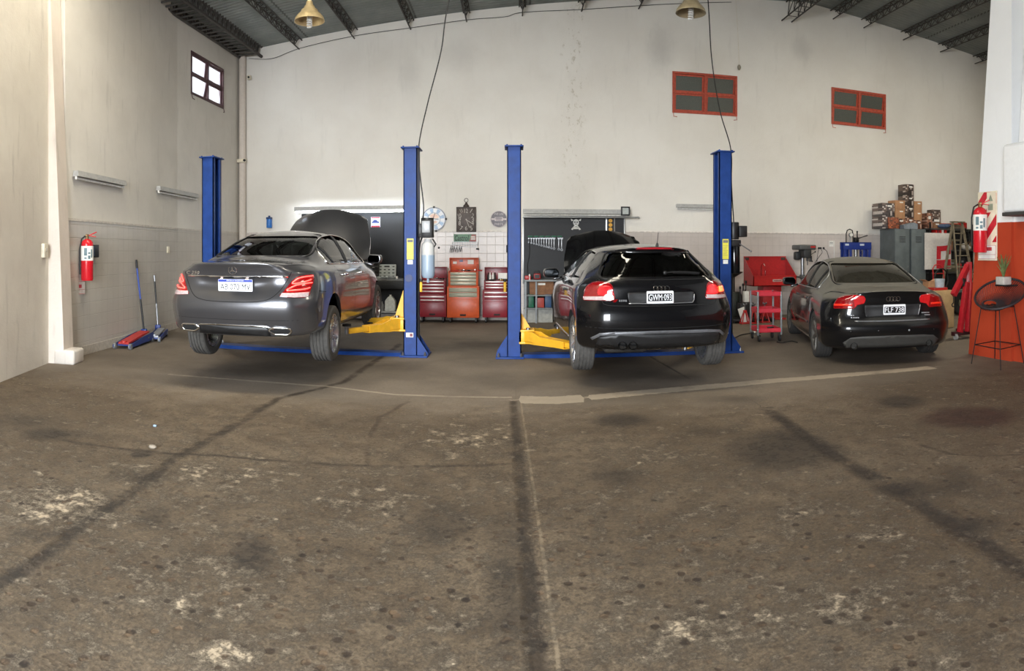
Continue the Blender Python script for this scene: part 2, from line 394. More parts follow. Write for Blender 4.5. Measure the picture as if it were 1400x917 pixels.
W1 = (3.635, 5.20, 4.70, 5.645); W2 = (7.70, 9.30, 4.72, 5.64)      # red windows x0 x1 z0 z1
b = MB(); zt = 8.0; y0, y1 = YB, YB + .25
xs = [-6.9, W1[0], W1[1], W2[0], W2[1], 20.5]
for i in range(5):
    if i in (1, 3):
        w_ = W1 if i == 1 else W2
        b.bx(w_[0], w_[1], y0, y1, -.1, w_[2]); b.bx(w_[0], w_[1], y0, y1, w_[3], zt)
    else: b.bx(xs[i], xs[i + 1], y0, y1, -.1, zt)
struct('wall_back', b, WALLB)
TZ = 1.95
b = MB(); b.bx(-6.5, 20, YB - .018, YB, 0, TZ); struct('trim_1', b, TILEB)
b = MB(); b.bx(-6.5, 20, YB - .03, YB, TZ, TZ + .035, bev=.006); struct('trim_2', b, TRIMM)

def seg_prism(mb, p0, p1, z0, z1, th):
    p0, p1 = Vector((*p0, 0)), Vector((*p1, 0)); d = (p1 - p0).normalized(); n = Vector((-d.y, d.x, 0)) * th
    q = [p0, p1, p1 + n, p0 + n]; bm = bmesh.new()
    lo = [bm.verts.new((v.x, v.y, z0)) for v in q]; hi = [bm.verts.new((v.x, v.y, z1)) for v in q]
    bm.faces.new(lo); bm.faces.new(hi)
    for i in range(4): bm.faces.new((lo[i], lo[(i + 1) % 4], hi[(i + 1) % 4], hi[i]))
    mb._add(bm)
LN = [(-4.2, 1.6), (-5.34, 5.5), (-5.80, 6.95)]
LF = [(-5.80, 7.3), (-6.38, 11.6), (-6.42, YB + .1)]
def lfx(Y):                                                         # x of the far left wall at Y
    (a, b_), (c, d_), (e, f_) = LF
    return a + (c - a) * (Y - b_) / (d_ - b_) if Y < d_ else c + (e - c) * (Y - d_) / (f_ - d_)
b = MB(); seg_prism(b, LN[0], LN[1], -.1, 7, .3); seg_prism(b, LN[1], LN[2], -.1, 7, .3); struct('wall_left_front', b, WALLN)
LW = (12.19, 13.80, 4.78, 5.68)
b = MB(); seg_prism(b, LF[0], LF[1], -.1, 7, .25)
seg_prism(b, LF[1], (lfx(LW[0]), LW[0]), -.1, 7, .25); seg_prism(b, (lfx(LW[1]), LW[1]), LF[2], -.1, 7, .25)
seg_prism(b, (lfx(LW[0]), LW[0]), (lfx(LW[1]), LW[1]), -.1, LW[2], .25); seg_prism(b, (lfx(LW[0]), LW[0]), (lfx(LW[1]), LW[1]), LW[3], 7, .25)
struct('wall_left', b, WALLL)
b = MB(); seg_prism(b, LF[0], LF[1], 0, TZ, -.016); seg_prism(b, LF[1], (LF[2][0], YB - .02), 0, TZ, -.016); struct('trim_3', b, TILEL)
b = MB(); seg_prism(b, LF[0], LF[1], TZ, TZ + .035, -.028); seg_prism(b, LF[1], (LF[2][0], YB - .03), TZ, TZ + .035, -.028); struct('trim_4', b, M('tile_edge_grey', (192, 185, 174), .55))
b = MB(); seg_prism(b, (-5.86, 7.75), LF[1], 0, .13, -.03); seg_prism(b, LF[1], (LF[2][0], YB - .02), 0, .13, -.03); struct('baseboard_left', b, M('worn_skirting', (178, 170, 158), .7))
b = MB(); b.bx(-6.3, 20, YB - .035, YB - .018, 0, .12); struct('baseboard_back', b, M('worn_skirting_back', (176, 168, 160), .7))
# pilaster on the left wall, leaning a little, on a rough block
b = MB(); bm = bmesh.new()
lo = [(-5.83, 6.92), (-5.575, 7.0), (-5.67, 7.33), (-6.1, 7.40), (-6.1, 6.92)]
v0 = [bm.verts.new((x, y, 0)) for x, y in lo]; v1 = [bm.verts.new((x - .26, y - .10, 7.0)) for x, y in lo]
bm.faces.new(v0); bm.faces.new(v1)
for i in range(5): bm.faces.new((v0[i], v0[(i + 1) % 5], v1[(i + 1) % 5], v1[i]))
b._add(bm); struct('pillar_left', b, plaster('flaking_pilaster', (206, 196, 186), (222, 212, 202), False, .5))
b = MB(); b.box((-5.61, 7.15, .09), (.30, .36, .2), rot=(0, 0, R(14)), bev=.035, seg=3); struct('trim_5', b, plaster('worn_plinth', (196, 188, 178), (216, 210, 202), False, .6))
b = MB(); b.cyl((-6.3, YB - .1, 0), (-6.3, YB - .1, 6.2), .085, seg=24); tag(b.build('downpipe', M('painted_downpipe', (206, 196, 186), .6, var=.04)), 'pale painted downpipe in the back left corner', 'pipe')
# right partition: white above, orange below
ORA = plaster('orange_paint', (158, 54, 28), (170, 62, 34), False, .25)
def part_wall(mb, x0, x1, ya0, ya1, yb, z0, z1, lean=-.0955):
    bm = bmesh.new(); ys = lambda z: ya1 + lean * z
    q = [(x0, yb), (x1, yb)]
    vs = [bm.verts.new(p) for p in ((x0, yb, z0), (x1, yb, z0), (x1, ys(z0), z0), (x0, ys(z0), z0), (x0, yb, z1), (x1, yb, z1), (x1, ys(z1), z1), (x0, ys(z1), z1))]
    for f in ((0, 1, 2, 3), (4, 5, 6, 7), (0, 1, 5, 4), (1, 2, 6, 5), (2, 3, 7, 6), (3, 0, 4, 7)): bm.faces.new([vs[i] for i in f])
    mb._add(bm)
b = MB(); part_wall(b, 6.30, 6.55, 0, 6.90, -2.5, 1.92, 8); part_wall(b, 6.25, 6.56, 0, 7.62, 6.70, 1.92, 8); struct('wall_right', b, WALLR)
b = MB(); part_wall(b, 6.29, 6.56, 0, 6.90, -2.5, 0, 1.92); part_wall(b, 6.242, 6.57, 0, 7.625, 6.70, 0, 1.92); struct('wall_right_lower', b, ORA)
b = MB(); b.bx(20.2, 20.5, 4, YB, 0, 8); b.bx(6.56, 20.5, 3.6, 4.0, 0, 8); struct('wall_right_far', b, WALLL)
# front wall with the wide entrance behind the viewer
b = MB(); b.bx(-7, -4.1, -2.7, -2.5, 0, 8); b.bx(-.5, 6.6, -2.7, -2.5, 0, 8); b.bx(-4.1, -.5, -2.7, -2.5, 4.4, 8)
seg_prism(b, (-4.2, -2.5), (-4.2, 1.6), 0, 7, .3); struct('wall_front', b, M('dark_front_wall', (92, 86, 80), .8))

b = MB(); b.bx(-9, 22, YB + 1.6, YB + 1.8, 0, 9); struct('wall_sky_blocker', b, M('grey_sky_blocker', (120, 122, 116), .9))  # unseen wall added behind the red windows to block the sky in the sashes
# ---- roof
RXR, RZR = 7.0, 7.66
def roofz(x): return RZR - (RXR - x) * .0975 if x < RXR else RZR - (x - RXR) * .085
t = NT('corrugated_roof'); P = t.obj(); n = t.noise(P, 1.5, 5, .6)
s_ = t.n('ShaderNodeSeparateXYZ'); t.put(s_.inputs[0], P)
fr = t.math('FRACT', t.math('DIVIDE', t.math('ADD', s_.outputs['X'], 20.0), 2.55))
lap = t.step(t.math('MINIMUM', fr, t.math('SUBTRACT', 1.0, fr)), .012, .004)
col = t.mix(t.step(n, .3, .7), lin((124, 130, 128)), lin((142, 147, 144)))
t.set(t.mix(t.math('MULTIPLY', lap, .7), col, lin((60, 60, 58))), .6, .15); ROOFM = t.m
bm = bmesh.new(); prev = None; per = .13; ny = int((YB + 2.7 + .3) / per * 6)
for j in range(ny + 1):
    y = -2.7 + j * per / 6; dz = .018 * math.sin(2 * PI * j / 6)
    row = [bm.verts.new((x, y, roofz(x) + dz)) for x in (-7.2, RXR, 20.6)]
    if prev:
        for k in range(2): bm.faces.new((prev[k], prev[k + 1], row[k + 1], row[k])).smooth = True
    prev = row
b = MB(); b._add(bm); b.bx(-7.3, 20.7, -2.7, YB + .3, 8.0, 8.05); struct('ceiling', b, ROOFM, sharp=60)

# ---- translucent roof sheets over the floor (lit by the sky above)
SKYL = None
def skylight_mat():
    t = NT('translucent_roof_sheet'); n = t.noise(t.obj(), 2, 4); c = t.mix(n, lin((255, 244, 220)), lin((255, 248, 230)))
    t.set(c, .5); t.put(t.b.inputs['Emission Color'], c); t.b.inputs['Emission Strength'].default_value = SKYLIGHT; return t.m
SKYM = skylight_mat()
for i, (ya_, xa_, xb_) in enumerate(SKYSTRIPS):
    bm = bmesh.new(); prev = None
    for j in range(0, 8 * 6 + 1):
        y = ya_ + j * .13 / 6; dz = .018 * math.sin(2 * PI * j / 6)
        row = [bm.verts.new((x, y, roofz(x) + dz - .03)) for x in (xa_, xb_)]
        if prev: bm.faces.new((prev[0], row[0], row[1], prev[1])).smooth = True
        prev = row
    b = MB(); b._add(bm); struct('window_%d' % (4 + i), b, SKYM, sharp=60)

# ---- lattice purlins
RUST = M('dark_steel', (70, 67, 64), .7, .2)
def lattice(name, x, zt_, w, h, y0, y1, two_bottom=False, r=.011, pitch=.3, x_shift=0):
    b = MB(); dn = []
    tops = [(-w / 2, 0), (w / 2, 0)]; bots = [(-w / 2 + x_shift, -h), (w / 2 + x_shift, -h)] if two_bottom else [(0, -h)]
    for cx, cz in tops + bots: b.cyl((cx, y0, cz), (cx, y1, cz), r * 1.35, seg=6)
    n_ = int((y1 - y0) / pitch)
    for k in range(n_):
        ya, ym, yb_ = y0 + k * pitch, y0 + (k + .5) * pitch, y0 + (k + 1) * pitch
        for i, tp in enumerate(tops):
            bo = bots[min(i, len(bots) - 1)]
            b.cyl((tp[0], ya, tp[1]), (bo[0], ym, bo[1]), r * .8, seg=5, cap=False); b.cyl((bo[0], ym, bo[1]), (tp[0], yb_, tp[1]), r * .8, seg=5, cap=False)
        b.cyl((tops[0][0], ya, 0), (tops[1][0], ym, 0), r * .7, seg=5, cap=False); b.cyl((tops[1][0], ym, 0), (tops[0][0], yb_, 0), r * .7, seg=5, cap=False)
        if two_bottom: b.cyl((bots[0][0], ym, -h), (bots[1][0], ym, -h), r * .7, seg=5, cap=False)
    return b.build(name, RUST, loc=(x, 0, zt_))
ORD = ['first', 'second', 'third', 'fourth', 'fifth', 'sixth', 'seventh', 'eighth']
PX = [-4.9, -3.57, -2.27, -1.01, .23, 1.55, 2.85]
for i, x in enumerate(PX):
    o = lattice('roof_purlin', x, roofz(x) - .04, .14, .2, 2.0, YB)
    tag(o, 'dark lattice roof purlin, %s from the high window in the left wall' % ORD[i], 'roof beam', 'lattice purlins under the metal roof')
for i, x in enumerate((7.75, 8.64, 9.86, 11.1, 12.35)):
    o = lattice('roof_purlin', x, roofz(x) - .04, .14, .2, 6.5, YB)
    tag(o, 'dark lattice roof purlin above the right red windows, %s from the ridge truss' % ORD[i], 'roof beam', 'lattice purlins under the metal roof')
o = lattice('ridge_truss', 6.6, 7.58, .26, .47, 7.8, YB, True, .013, .34, -.12)
tag(o, 'deep open lattice truss hanging under the roof ridge above the red windows', 'roof truss')
b = lattice('wall_beam', -6.1, 6.42, .5, .24, 4.5, YB, True, .03, .22)
tag(b, 'heavy dark lattice beam along the top of the left wall', 'roof beam')

# ---- windows
FRD = M('red_window_frame', (172, 70, 48), .55, var=.2); FRM = M('maroon_window_frame', (72, 38, 44), .5, var=.2)
def glass(name, tint, rough=.05, alpha=.5):
    t = NT(name); t.set(lin(tint), rough, 0.0); t.put(t.b.inputs['Alpha'], alpha); t.put(t.b.inputs['Specular IOR Level'], .6)
    n = t.noise(t.obj(), 30, 3); t.put(t.b.inputs['Roughness'], t.math('ADD', t.math('MULTIPLY', n, .15), rough)); return t.m
GREYG = M('grey_wired_glass', (84, 88, 82), .35, var=.15, scale=60)
CLEARG = glass('clear_pane', (225, 230, 236), .1, .72)
def sash_window(name, w, h, frame_m, glass_m, tilt, depth=.06, latch=True):
    """2 x 2 pivot sashes in a steel frame, facing -Y, centred at its own origin"""
    b = MB(); fw = .05
    b.bx(-w / 2, w / 2, -depth, depth, h / 2 - fw, h / 2); b.bx(-w / 2, w / 2, -depth, depth, -h / 2, -h / 2 + fw)
    b.bx(-w / 2, -w / 2 + fw, -depth, depth, -h / 2 + fw, h / 2 - fw); b.bx(w / 2 - fw, w / 2, -depth, depth, -h / 2 + fw, h / 2 - fw)
    b.bx(-.03, .03, -depth, depth, -h / 2 + fw, h / 2 - fw)
    b.bx(-w / 2 + fw, -.03, -depth * .8, depth * .8, -.02, .02); b.bx(.03, w / 2 - fw, -depth * .8, depth * .8, -.02, .02)
    root = struct(name, b, frame_m)
    pw, ph = w / 2 - fw - .035, h / 2 - fw - .025
    for i, (sx_, sz_) in enumerate(((-1, 1), (1, 1), (-1, -1), (1, -1))):
        cx, cz = sx_ * (pw / 2 + .033), sz_ * (ph / 2 + .022); m = Matrix.Translation((cx, 0, cz)) @ Matrix.Rotation(tilt[i], 4, 'X')
        s = MB(); q = .035
        for bx_ in (((-pw / 2, pw / 2), (ph / 2 - q, ph / 2)), ((-pw / 2, pw / 2), (-ph / 2, -ph / 2 + q)), ((-pw / 2, -pw / 2 + q), (-ph / 2 + q, ph / 2 - q)), ((pw / 2 - q, pw / 2), (-ph / 2 + q, ph / 2 - q))):
            s.bx(*bx_[0], -.02, .02, *bx_[1])
        s.bm.transform(m); so = s.build('sash', frame_m, root)
        g = MB(); g.bx(-pw / 2 + q * .8, pw / 2 - q * .8, -.003, .003, -ph / 2 + q * .8, ph / 2 - q * .8); g.bm.transform(m); g.build('pane', glass_m, so)
    if latch:
        l = MB()
        for sx_ in (-1, 1): l.tube([(sx_ * (w / 2 - .02), -depth, -h / 2), (sx_ * (w / 2 - .02), -depth - .02, -h / 2 - .09), (sx_ * (w / 2 - .1), -depth - .03, -h / 2 - .1)], .008, 6)
        l.build('latch', frame_m, root)
    return root
o = sash_window('window_1', W1[1] - W1[0], W1[3] - W1[2], FRD, GREYG, (R(4), R(10), R(4), R(9))); o.location = ((W1[0] + W1[1]) / 2, YB + .03, (W1[2] + W1[3]) / 2)
o = sash_window('window_2', W2[1] - W2[0], W2[3] - W2[2], FRD, GREYG, (R(7), R(11), R(7), R(12))); o.location = ((W2[0] + W2[1]) / 2, YB + .03, (W2[2] + W2[3]) / 2)
o = sash_window('window_3', LW[1] - LW[0], LW[3] - LW[2], FRM, CLEARG, (R(6), 0, R(12), 0)); o.location = (lfx(13) - .04, 13.0, 5.23); o.rotation_euler = (0, 0, R(90))
# ================================================================= cars
def pchip(pts):
    xs = [p[0] for p in pts]; ys = [p[1] for p in pts]; n = len(xs)
    h = [xs[i + 1] - xs[i] for i in range(n - 1)]; dl = [(ys[i + 1] - ys[i]) / h[i] for i in range(n - 1)]; m = [0.0] * n
    for i in range(1, n - 1):
        if dl[i - 1] * dl[i] > 0:
            w1, w2 = 2 * h[i] + h[i - 1], h[i] + 2 * h[i - 1]; m[i] = (w1 + w2) / (w1 / dl[i - 1] + w2 / dl[i])
    if n > 1: m[0], m[-1] = dl[0], dl[-1]
    def f(x):
        if x <= xs[0]: return ys[0]
        if x >= xs[-1]: return ys[-1]
        i = 0
        while x > xs[i + 1]: i += 1
        t = (x - xs[i]) / h[i]
        return (ys[i] * (1 + 2 * t) * (1 - t) ** 2 + m[i] * h[i] * t * (1 - t) ** 2 + ys[i + 1] * t * t * (3 - 2 * t) + m[i + 1] * h[i] * t * t * (t - 1))
    return f
def sstep(x, a, b):
    t = min(1, max(0, (x - a) / (b - a))); return t * t * (3 - 2 * t)
def half_section(sp, y, inset=0.0):
    g = lambda k: sp[k](y)
    W, zb, zs, ws, zt, wt, cr = g('W'), g('zb'), g('zs'), g('ws'), g('zt'), g('wt'), g('cr')
    ze = zt - cr; zm = (zb + zs) * .5 + .02; cab = sstep(zt - zs, .12, .3)
    P = [(0, zb - .012), (W * .55, zb - .006), (W - .10, zb + .004), (W - .025, zb + .05), (W - .006, zb + .17), (W, zm), (ws + .022, zs - .085), (ws + .004, zs - .035), (ws - .03, zs), ]
    bx_, bz = ws - .045, zs + .012
    for k, bul in ((.33, .022), (.66, .022)):
        P.append((bx_ + (wt + .012 - bx_) * k + bul * cab, bz + (ze - .03 * cab - bz) * k))
    P += [(wt + .012, ze - .03 * cab - .004), (wt - .03, ze - .006), (wt * .72, ze + cr * .46), (wt * .36, ze + cr * .86), (0, zt)]
    L = [0.0]
    for a, b in zip(P, P[1:]): L.append(L[-1] + max(1e-4, math.hypot(b[0] - a[0], b[1] - a[1])))
    # chord-length parameter, resampled with a fixed number of steps per control span so that rows line up between stations
    fx = pchip(list(zip(L, [p[0] for p in P]))); fz = pchip(list(zip(L, [p[1] for p in P])))
    out = []; NS = (3, 2, 2, 3, 4, 5, 2, 2, 4, 4, 4, 3, 3, 3, 3)
    for i, ns in enumerate(NS):
        for k in range(ns): t = L[i] + (L[i + 1] - L[i]) * k / ns; out.append((fx(t), fz(t)))
    out.append(P[-1])
    return [(max(0, x - inset), z) for x, z in out] if inset else out
def car_mesh(sp, nst=96):
    y0, y1 = sp['y0'] - .04, sp['y1'] + .04
    ys = [y0 + (y1 - y0) * i / (nst - 1) for i in range(nst)]
    secs = [half_section(sp, y) for y in ys]; K = len(secs[0])
    def hwf(sec):
        tbl = {}
        zz = [p[1] for p in sec]; xx = [p[0] for p in sec]
        def f(z):
            best = .05
            for i in range(K - 1):
                a, b = zz[i], zz[i + 1]
                if (a - z) * (b - z) <= 0 and abs(b - a) > 1e-9: best = max(best, xx[i] + (xx[i + 1] - xx[i]) * (z - a) / (b - a))
            return best
        def c(z):
            k = round(z, 3)
            if k not in tbl: tbl[k] = f(k)
            return tbl[k]
        return c
    def eff(sec, y):
        h = hwf(sec); zb, zs, ws, wt, ze = sp['zb'](y), sp['zs'](y), sp['ws'](y), sp['wt'](y), sp['zt'](y) - sp['cr'](y)
        def f(z):
            if z > zs - .02: return ws + (wt - ws) * min(1, max(0, (z - zs) / max(.03, ze - zs)))
            return h(max(z, zb + .09))
        return f
    hr, hf = eff(secs[0], ys[0]), eff(secs[-1], ys[-1])
    def clampy(x, y, z):
        r = sp['rear'](abs(x), z, min(1.15, abs(x) / max(.3, hr(z)))); f = sp['front'](abs(x), z, min(1.15, abs(x) / max(.3, hf(z))))
        return max(r, min(f, y))
    bm = bmesh.new(); rings = []
    for y, s in zip(ys, secs):
        full = s + [(-x, z) for x, z in s[-2:0:-1]]
        rings.append([bm.verts.new((x, clampy(x, y, z), z)) for x, z in full])
    N = len(rings[0])
    for a, b in zip(rings, rings[1:]):
        for k in range(N): bm.faces.new((a[k], a[(k + 1) % N], b[(k + 1) % N], b[k]))
    for ring, y, sec, flip in ((rings[0], ys[0], secs[0], False), (rings[-1], ys[-1], secs[-1], True)):
        NX = 44; prev = [ring[0]] * (NX + 1)
        for i in range(1, K):
            x, z = sec[i]
            if i == K - 1: row = [ring[i]] * (NX + 1)
            else:
                row = []
                for k in range(NX + 1):
                    m = -1 + 2 * k / NX
                    if k == 0: row.append(ring[N - i])
                    elif k == NX: row.append(ring[i])
                    else: row.append(bm.verts.new((x * m, clampy(x * m, y, z), z)))
            for k in range(NX):
                u = []
                for v in (prev[k], prev[k + 1], row[k + 1], row[k]):
                    if v not in u: u.append(v)
                if len(u) > 2:
                    try: bm.faces.new(u)
                    except ValueError: pass
            prev = row
    bmesh.ops.remove_doubles(bm, verts=bm.verts, dist=4e-4)
    bmesh.ops.dissolve_degenerate(bm, edges=bm.edges, dist=2e-4)
    bmesh.ops.recalc_face_normals(bm, faces=bm.faces)
    for k in range(5): bmesh.ops.smooth_vert(bm, verts=bm.verts, factor=.45, use_axis_x=True, use_axis_y=True, use_axis_z=True)
    for v in bm.verts:
        if abs(v.co.x) < 1e-4: v.co.x = 0
    for f in bm.faces: f.smooth = True
    return bm
def boolean(obj, cutters):
    def vol(me):
        t = bmesh.new(); t.from_mesh(me); v = t.calc_volume(); t.free(); return v
    for n, bm in enumerate(cutters):
        me = bpy.data.meshes.new('cut'); bmesh.ops.recalc_face_normals(bm, faces=bm.faces)
        for f in bm.faces: f.material_index = 1; f.smooth = False
        bm.to_mesh(me); cv = bm.calc_volume(); bm.free(); v0 = vol(obj.data)
        for m in obj.data.materials: me.materials.append(m)
        c = bpy.data.objects.new('cut', me); COL.objects.link(c); c.parent = obj.parent
        for k in range(6):
            c.location = (.0007 * k, .0013 * k, .0009 * k)
            md = obj.modifiers.new('b', 'BOOLEAN'); md.object = c; md.operation = 'DIFFERENCE'; md.solver = 'EXACT'
            dg = bpy.context.evaluated_depsgraph_get(); dg.update()
            new = bpy.data.meshes.new_from_object(obj.evaluated_get(dg)); obj.modifiers.clear(); v1 = vol(new)
            if v0 - abs(cv) * 1.05 - .02 < v1 < v0 - 1e-4: old = obj.data; obj.data = new; bpy.data.meshes.remove(old); break
            bpy.data.meshes.remove(new)
        else: print('boolean failed', obj.parent.name, n)
        bpy.data.objects.remove(c); bpy.data.meshes.remove(me)
    return obj
def prism_bm(poly, fn):
    """closed prism: fn(u, v, side) -> point for side 0 / 1"""
    bm = bmesh.new(); a = [bm.verts.new(fn(u, v, 0)) for u, v in poly]; b = [bm.verts.new(fn(u, v, 1)) for u, v in poly]
    bm.faces.new(a); bm.faces.new(b); n = len(poly)
    for i in range(n): bm.faces.new((a[i], a[(i + 1) % n], b[(i + 1) % n], b[i]))
    return bm
def smooth_poly(poly, n=4, closed=True):
    out = []; m = len(poly)
    for i in range(m if closed else m - 1):
        p0, p1, p2, p3 = (poly[(i + k - 1) % m] if closed else poly[min(m - 1, max(0, i + k - 1))] for k in range(4))
        for k in range(n):
            t = k / n
            out.append(tuple(.5 * (2 * p1[j] + (p2[j] - p0[j]) * t + (2 * p0[j] - 5 * p1[j] + 4 * p2[j] - p3[j]) * t * t + (3 * p1[j] - p0[j] - 3 * p2[j] + p3[j]) * t ** 3) for j in range(2)))
    if not closed: out.append(poly[-1])
    return out
def round_poly(poly, r, n=4):
    out = []; m = len(poly)
    for i in range(m):
        p, q, s = Vector(poly[i - 1]), Vector(poly[i]), Vector(poly[(i + 1) % m])
        a = (p - q); b = (s - q); ra = min(r, a.length * .45, b.length * .45)
        A = q + a.normalized() * ra; B = q + b.normalized() * ra
        for k in range(n + 1):
            t = k / n; out.append(tuple(A * (1 - t) ** 2 + q * 2 * t * (1 - t) + B * t * t))
    return out
def grow(poly, d):
    c = Vector((sum(p[0] for p in poly) / len(poly), sum(p[1] for p in poly) / len(poly))); out = []; m = len(poly)
    area = sum(poly[i][0] * poly[(i + 1) % m][1] - poly[(i + 1) % m][0] * poly[i][1] for i in range(m))
    for i in range(m):
        e1 = (Vector(poly[i]) - Vector(poly[i - 1])); e2 = (Vector(poly[(i + 1) % m]) - Vector(poly[i]))
        t = (e1.normalized() + e2.normalized()); t = t.normalized() if t.length > 1e-6 else e1.normalized()
        n = Vector((t.y, -t.x)) * (1 if area > 0 else -1); out.append(tuple(Vector(poly[i]) + n * d))
    return out
def ribbon(pts, w):
    L, Rr = [], []
    for i, p in enumerate(pts):
        a = Vector(pts[max(0, i - 1)]); b = Vector(pts[min(len(pts) - 1, i + 1)]); t = (b - a).normalized(); n = Vector((-t.y, t.x)) * w / 2
        L.append(tuple(Vector(p) + n)); Rr.append(tuple(Vector(p) - n))
    return L + Rr[::-1]
class Car:
    def __init__(s, name, label, loc, yaw, scale, raise_, sp, paint, dark):
        s.root = thing(name, label, 'car', (loc[0], loc[1], raise_), yaw); s.root.scale = (scale,) * 3
        s.M = Matrix.Translation((loc[0], loc[1], raise_)) @ Matrix.Rotation(yaw, 4, 'Z') @ Matrix.Scale(scale, 4); s.Mi = s.M.inverted()
        s.sp = sp; bm = car_mesh(sp); s.bvh = BVHTree.FromBMesh(bm)
        me = bpy.data.meshes.new('body'); bm.to_mesh(me); bm.free(); me.materials.append(paint); me.materials.append(dark)
        s.body = bpy.data.objects.new('body', me); COL.objects.link(s.body); s.body.parent = s.root; s.paint = paint; s.dark = dark
    # -- rays in the car's own space
    def m_rear(s, u, v): return Vector((u, -6, v)), Vector((0, 1, 0))
    def m_side(s, sg): return lambda u, v: (Vector((6 * sg, u, v)), Vector((-sg, 0, 0)))
    def m_top(s, u, v): return Vector((u, v, 6)), Vector((0, 0, -1))
    def m_px(s, u, v):
        o = s.Mi @ Vector((0, 0, CAMH)); p = s.Mi @ (Vector((0, 0, CAMH)) + ray(u, v)); return o, (p - o).normalized()
    def hit(s, mp, u, v, off=0.0):
        o, d = mp(u, v); h, n, i, _ = s.bvh.ray_cast(o, d)
        if h is None: return None
        if n.dot(d) > 0: n = -n
        return h + n * off, n
    def patch(s, poly, mp, step, off=.003, thick=0.0, mirror=False, maxd=None):
        bm = bmesh.new(); f = bm.faces.new([bm.verts.new((p[0], p[1], 0)) for p in poly])
        bmesh.ops.triangulate(bm, faces=[f])
        for ax in (0, 1):
            lo = min(p[ax] for p in poly); hi = max(p[ax] for p in poly); n = int((hi - lo) / step)
            for k in range(1, n + 1):
                c = [0, 0, 0]; c[ax] = lo + (hi - lo) * k / (n + 1); nn = [0, 0, 0]; nn[ax] = 1
                bmesh.ops.bisect_plane(bm, geom=bm.verts[:] + bm.edges[:] + bm.faces[:], plane_co=c, plane_no=nn, dist=1e-6)
        cx = sum(p[0] for p in poly) / len(poly); cy = sum(p[1] for p in poly) / len(poly); nor = {}
        for v in bm.verts:
            u0, v0 = v.co.x, v.co.y; r = None
            for k in range(14):
                t = k / 14; r = s.hit(mp, u0 + (cx - u0) * t, v0 + (cy - v0) * t, off)
                if r: break
            if r is None: continue
            v.co, nor[v] = r
        bmesh.ops.remove_doubles(bm, verts=bm.verts, dist=1e-5)
        nor = {v: nor.get(v, Vector((0, -1, 0))) for v in bm.verts}
        for f in bm.faces: f.smooth = True; f.normal_update()
        for f in bm.faces:
            if f.normal.dot(nor[f.verts[0]]) < 0: f.normal_flip()
        if thick:
            bd = [e for e in bm.edges if e.is_boundary]; top = {v: v.co.copy() for v in bm.verts}
            low = {v: bm.verts.new(v.co - nor[v] * thick) for v in list(nor)}
            for e in bd:
                lf = e.link_faces[0]; a, b = e.verts
                for l in lf.loops:
                    if l.edge == e: a, b = l.vert, l.link_loop_next.vert
                try: bm.faces.new((b, a, low[a], low[b]))
                except ValueError: pass
            bad = [v for v in low.values() if not v.link_faces]; bmesh.ops.delete(bm, geom=bad, context='VERTS')
        if mirror:
            c = bm.copy()
            for v in c.verts: v.co.x = -v.co.x
            bmesh.ops.reverse_faces(c, faces=c.faces)
            b = MB(); b._add(bm); b._add(c); return b
        b = MB(); b._add(bm); return b
    def put(s, name, mb, mats, parent=None, label=None, mirror_only=False):
        bm = mb.bm; me = bpy.data.meshes.new(name); bm.to_mesh(me); bm.free()
        for m in (mats if isinstance(mats, (list, tuple)) else [mats]): me.materials.append(m)
        o = bpy.data.objects.new(name, me); COL.objects.link(o); o.parent = parent or s.root
        if label: o['label'] = label
        return o
    def mirrored(s, o, name=None):
        bm = bmesh.new(); bm.from_mesh(o.data)
        for v in bm.verts: v.co.x = -v.co.x
        bmesh.ops.reverse_faces(bm, faces=bm.faces)
        me = bpy.data.meshes.new(o.name); bm.to_mesh(me); bm.free()
        for m in o.data.materials: me.materials.append(m)
        p = bpy.data.objects.new(name or o.name.split('.')[0], me); COL.objects.link(p); p.parent = o.parent; return p
    def line(s, pts, mp, off=.004):
        r = [s.hit(mp, u, v, off) for u, v in pts]; return [q[0] for q in r if q]
    def cut(s, wheels, wr, dlo, rearw, shield, bay=None, wx=.5):
        cs = []
        for (y, z) in wheels:
            for sg in (-1, 1):
                b = MB(); b.cyl((sg * wx, y, z), (sg * 1.3, y, z), wr, seg=40); cs.append(b.bm)
        # cabin hollow
        sp = s.sp; bm = bmesh.new(); rings = []; ya, yb = sp['cab']
        for k in range(15):
            y = ya + (yb - ya) * k / 14; sec = [(x - .045, z) for x, z in half_section(sp, y) if z > .5]; top = sp['zt'](y) - .035
            sec = [(max(0.0, x), min(z - (.03 if z > sp['zs'](y) + .1 else 0), top)) for x, z in sec][::2]; sec = [(0, .42), (sec[0][0], .42)] + sec
            sec[-1] = (0, sec[-1][1])
            full = sec + [(-x, z) for x, z in sec[-2:0:-1]]; rings.append(full)
        n = min(len(r) for r in rings); ok = [r for r in rings if len(r) == max(len(q) for q in rings)]
        vs = [[bm.verts.new((x, ya + (yb - ya) * i / 14, z)) for x, z in r] for i, r in enumerate(rings) if len(r) == len(ok[0])]
        for a, b in zip(vs, vs[1:]):
            for k in range(len(a)): bm.faces.new((a[k], a[(k + 1) % len(a)], b[(k + 1) % len(a)], b[k]))
        bm.faces.new(vs[0]); bm.faces.new(vs[-1]); bmesh.ops.remove_doubles(bm, verts=bm.verts, dist=1e-4); cs.append(bm)
        for poly in dlo:
            for sg in (-1, 1): cs.append(prism_bm(poly, lambda u, v, k: (sg * (.25, 1.5)[k], u, v)))
        cs.append(prism_bm(rearw[0], lambda u, v, k: (u, rearw[1][k], v)))
        cs.append(prism_bm(shield[0], lambda u, v, k: (u, shield[1][k], v)))
        if bay: cs.append(bay)
        boolean(s.body, cs)
        me = s.body.data
        for p in me.polygons: p.use_smooth = True
        me.set_sharp_from_angle(angle=R(38))
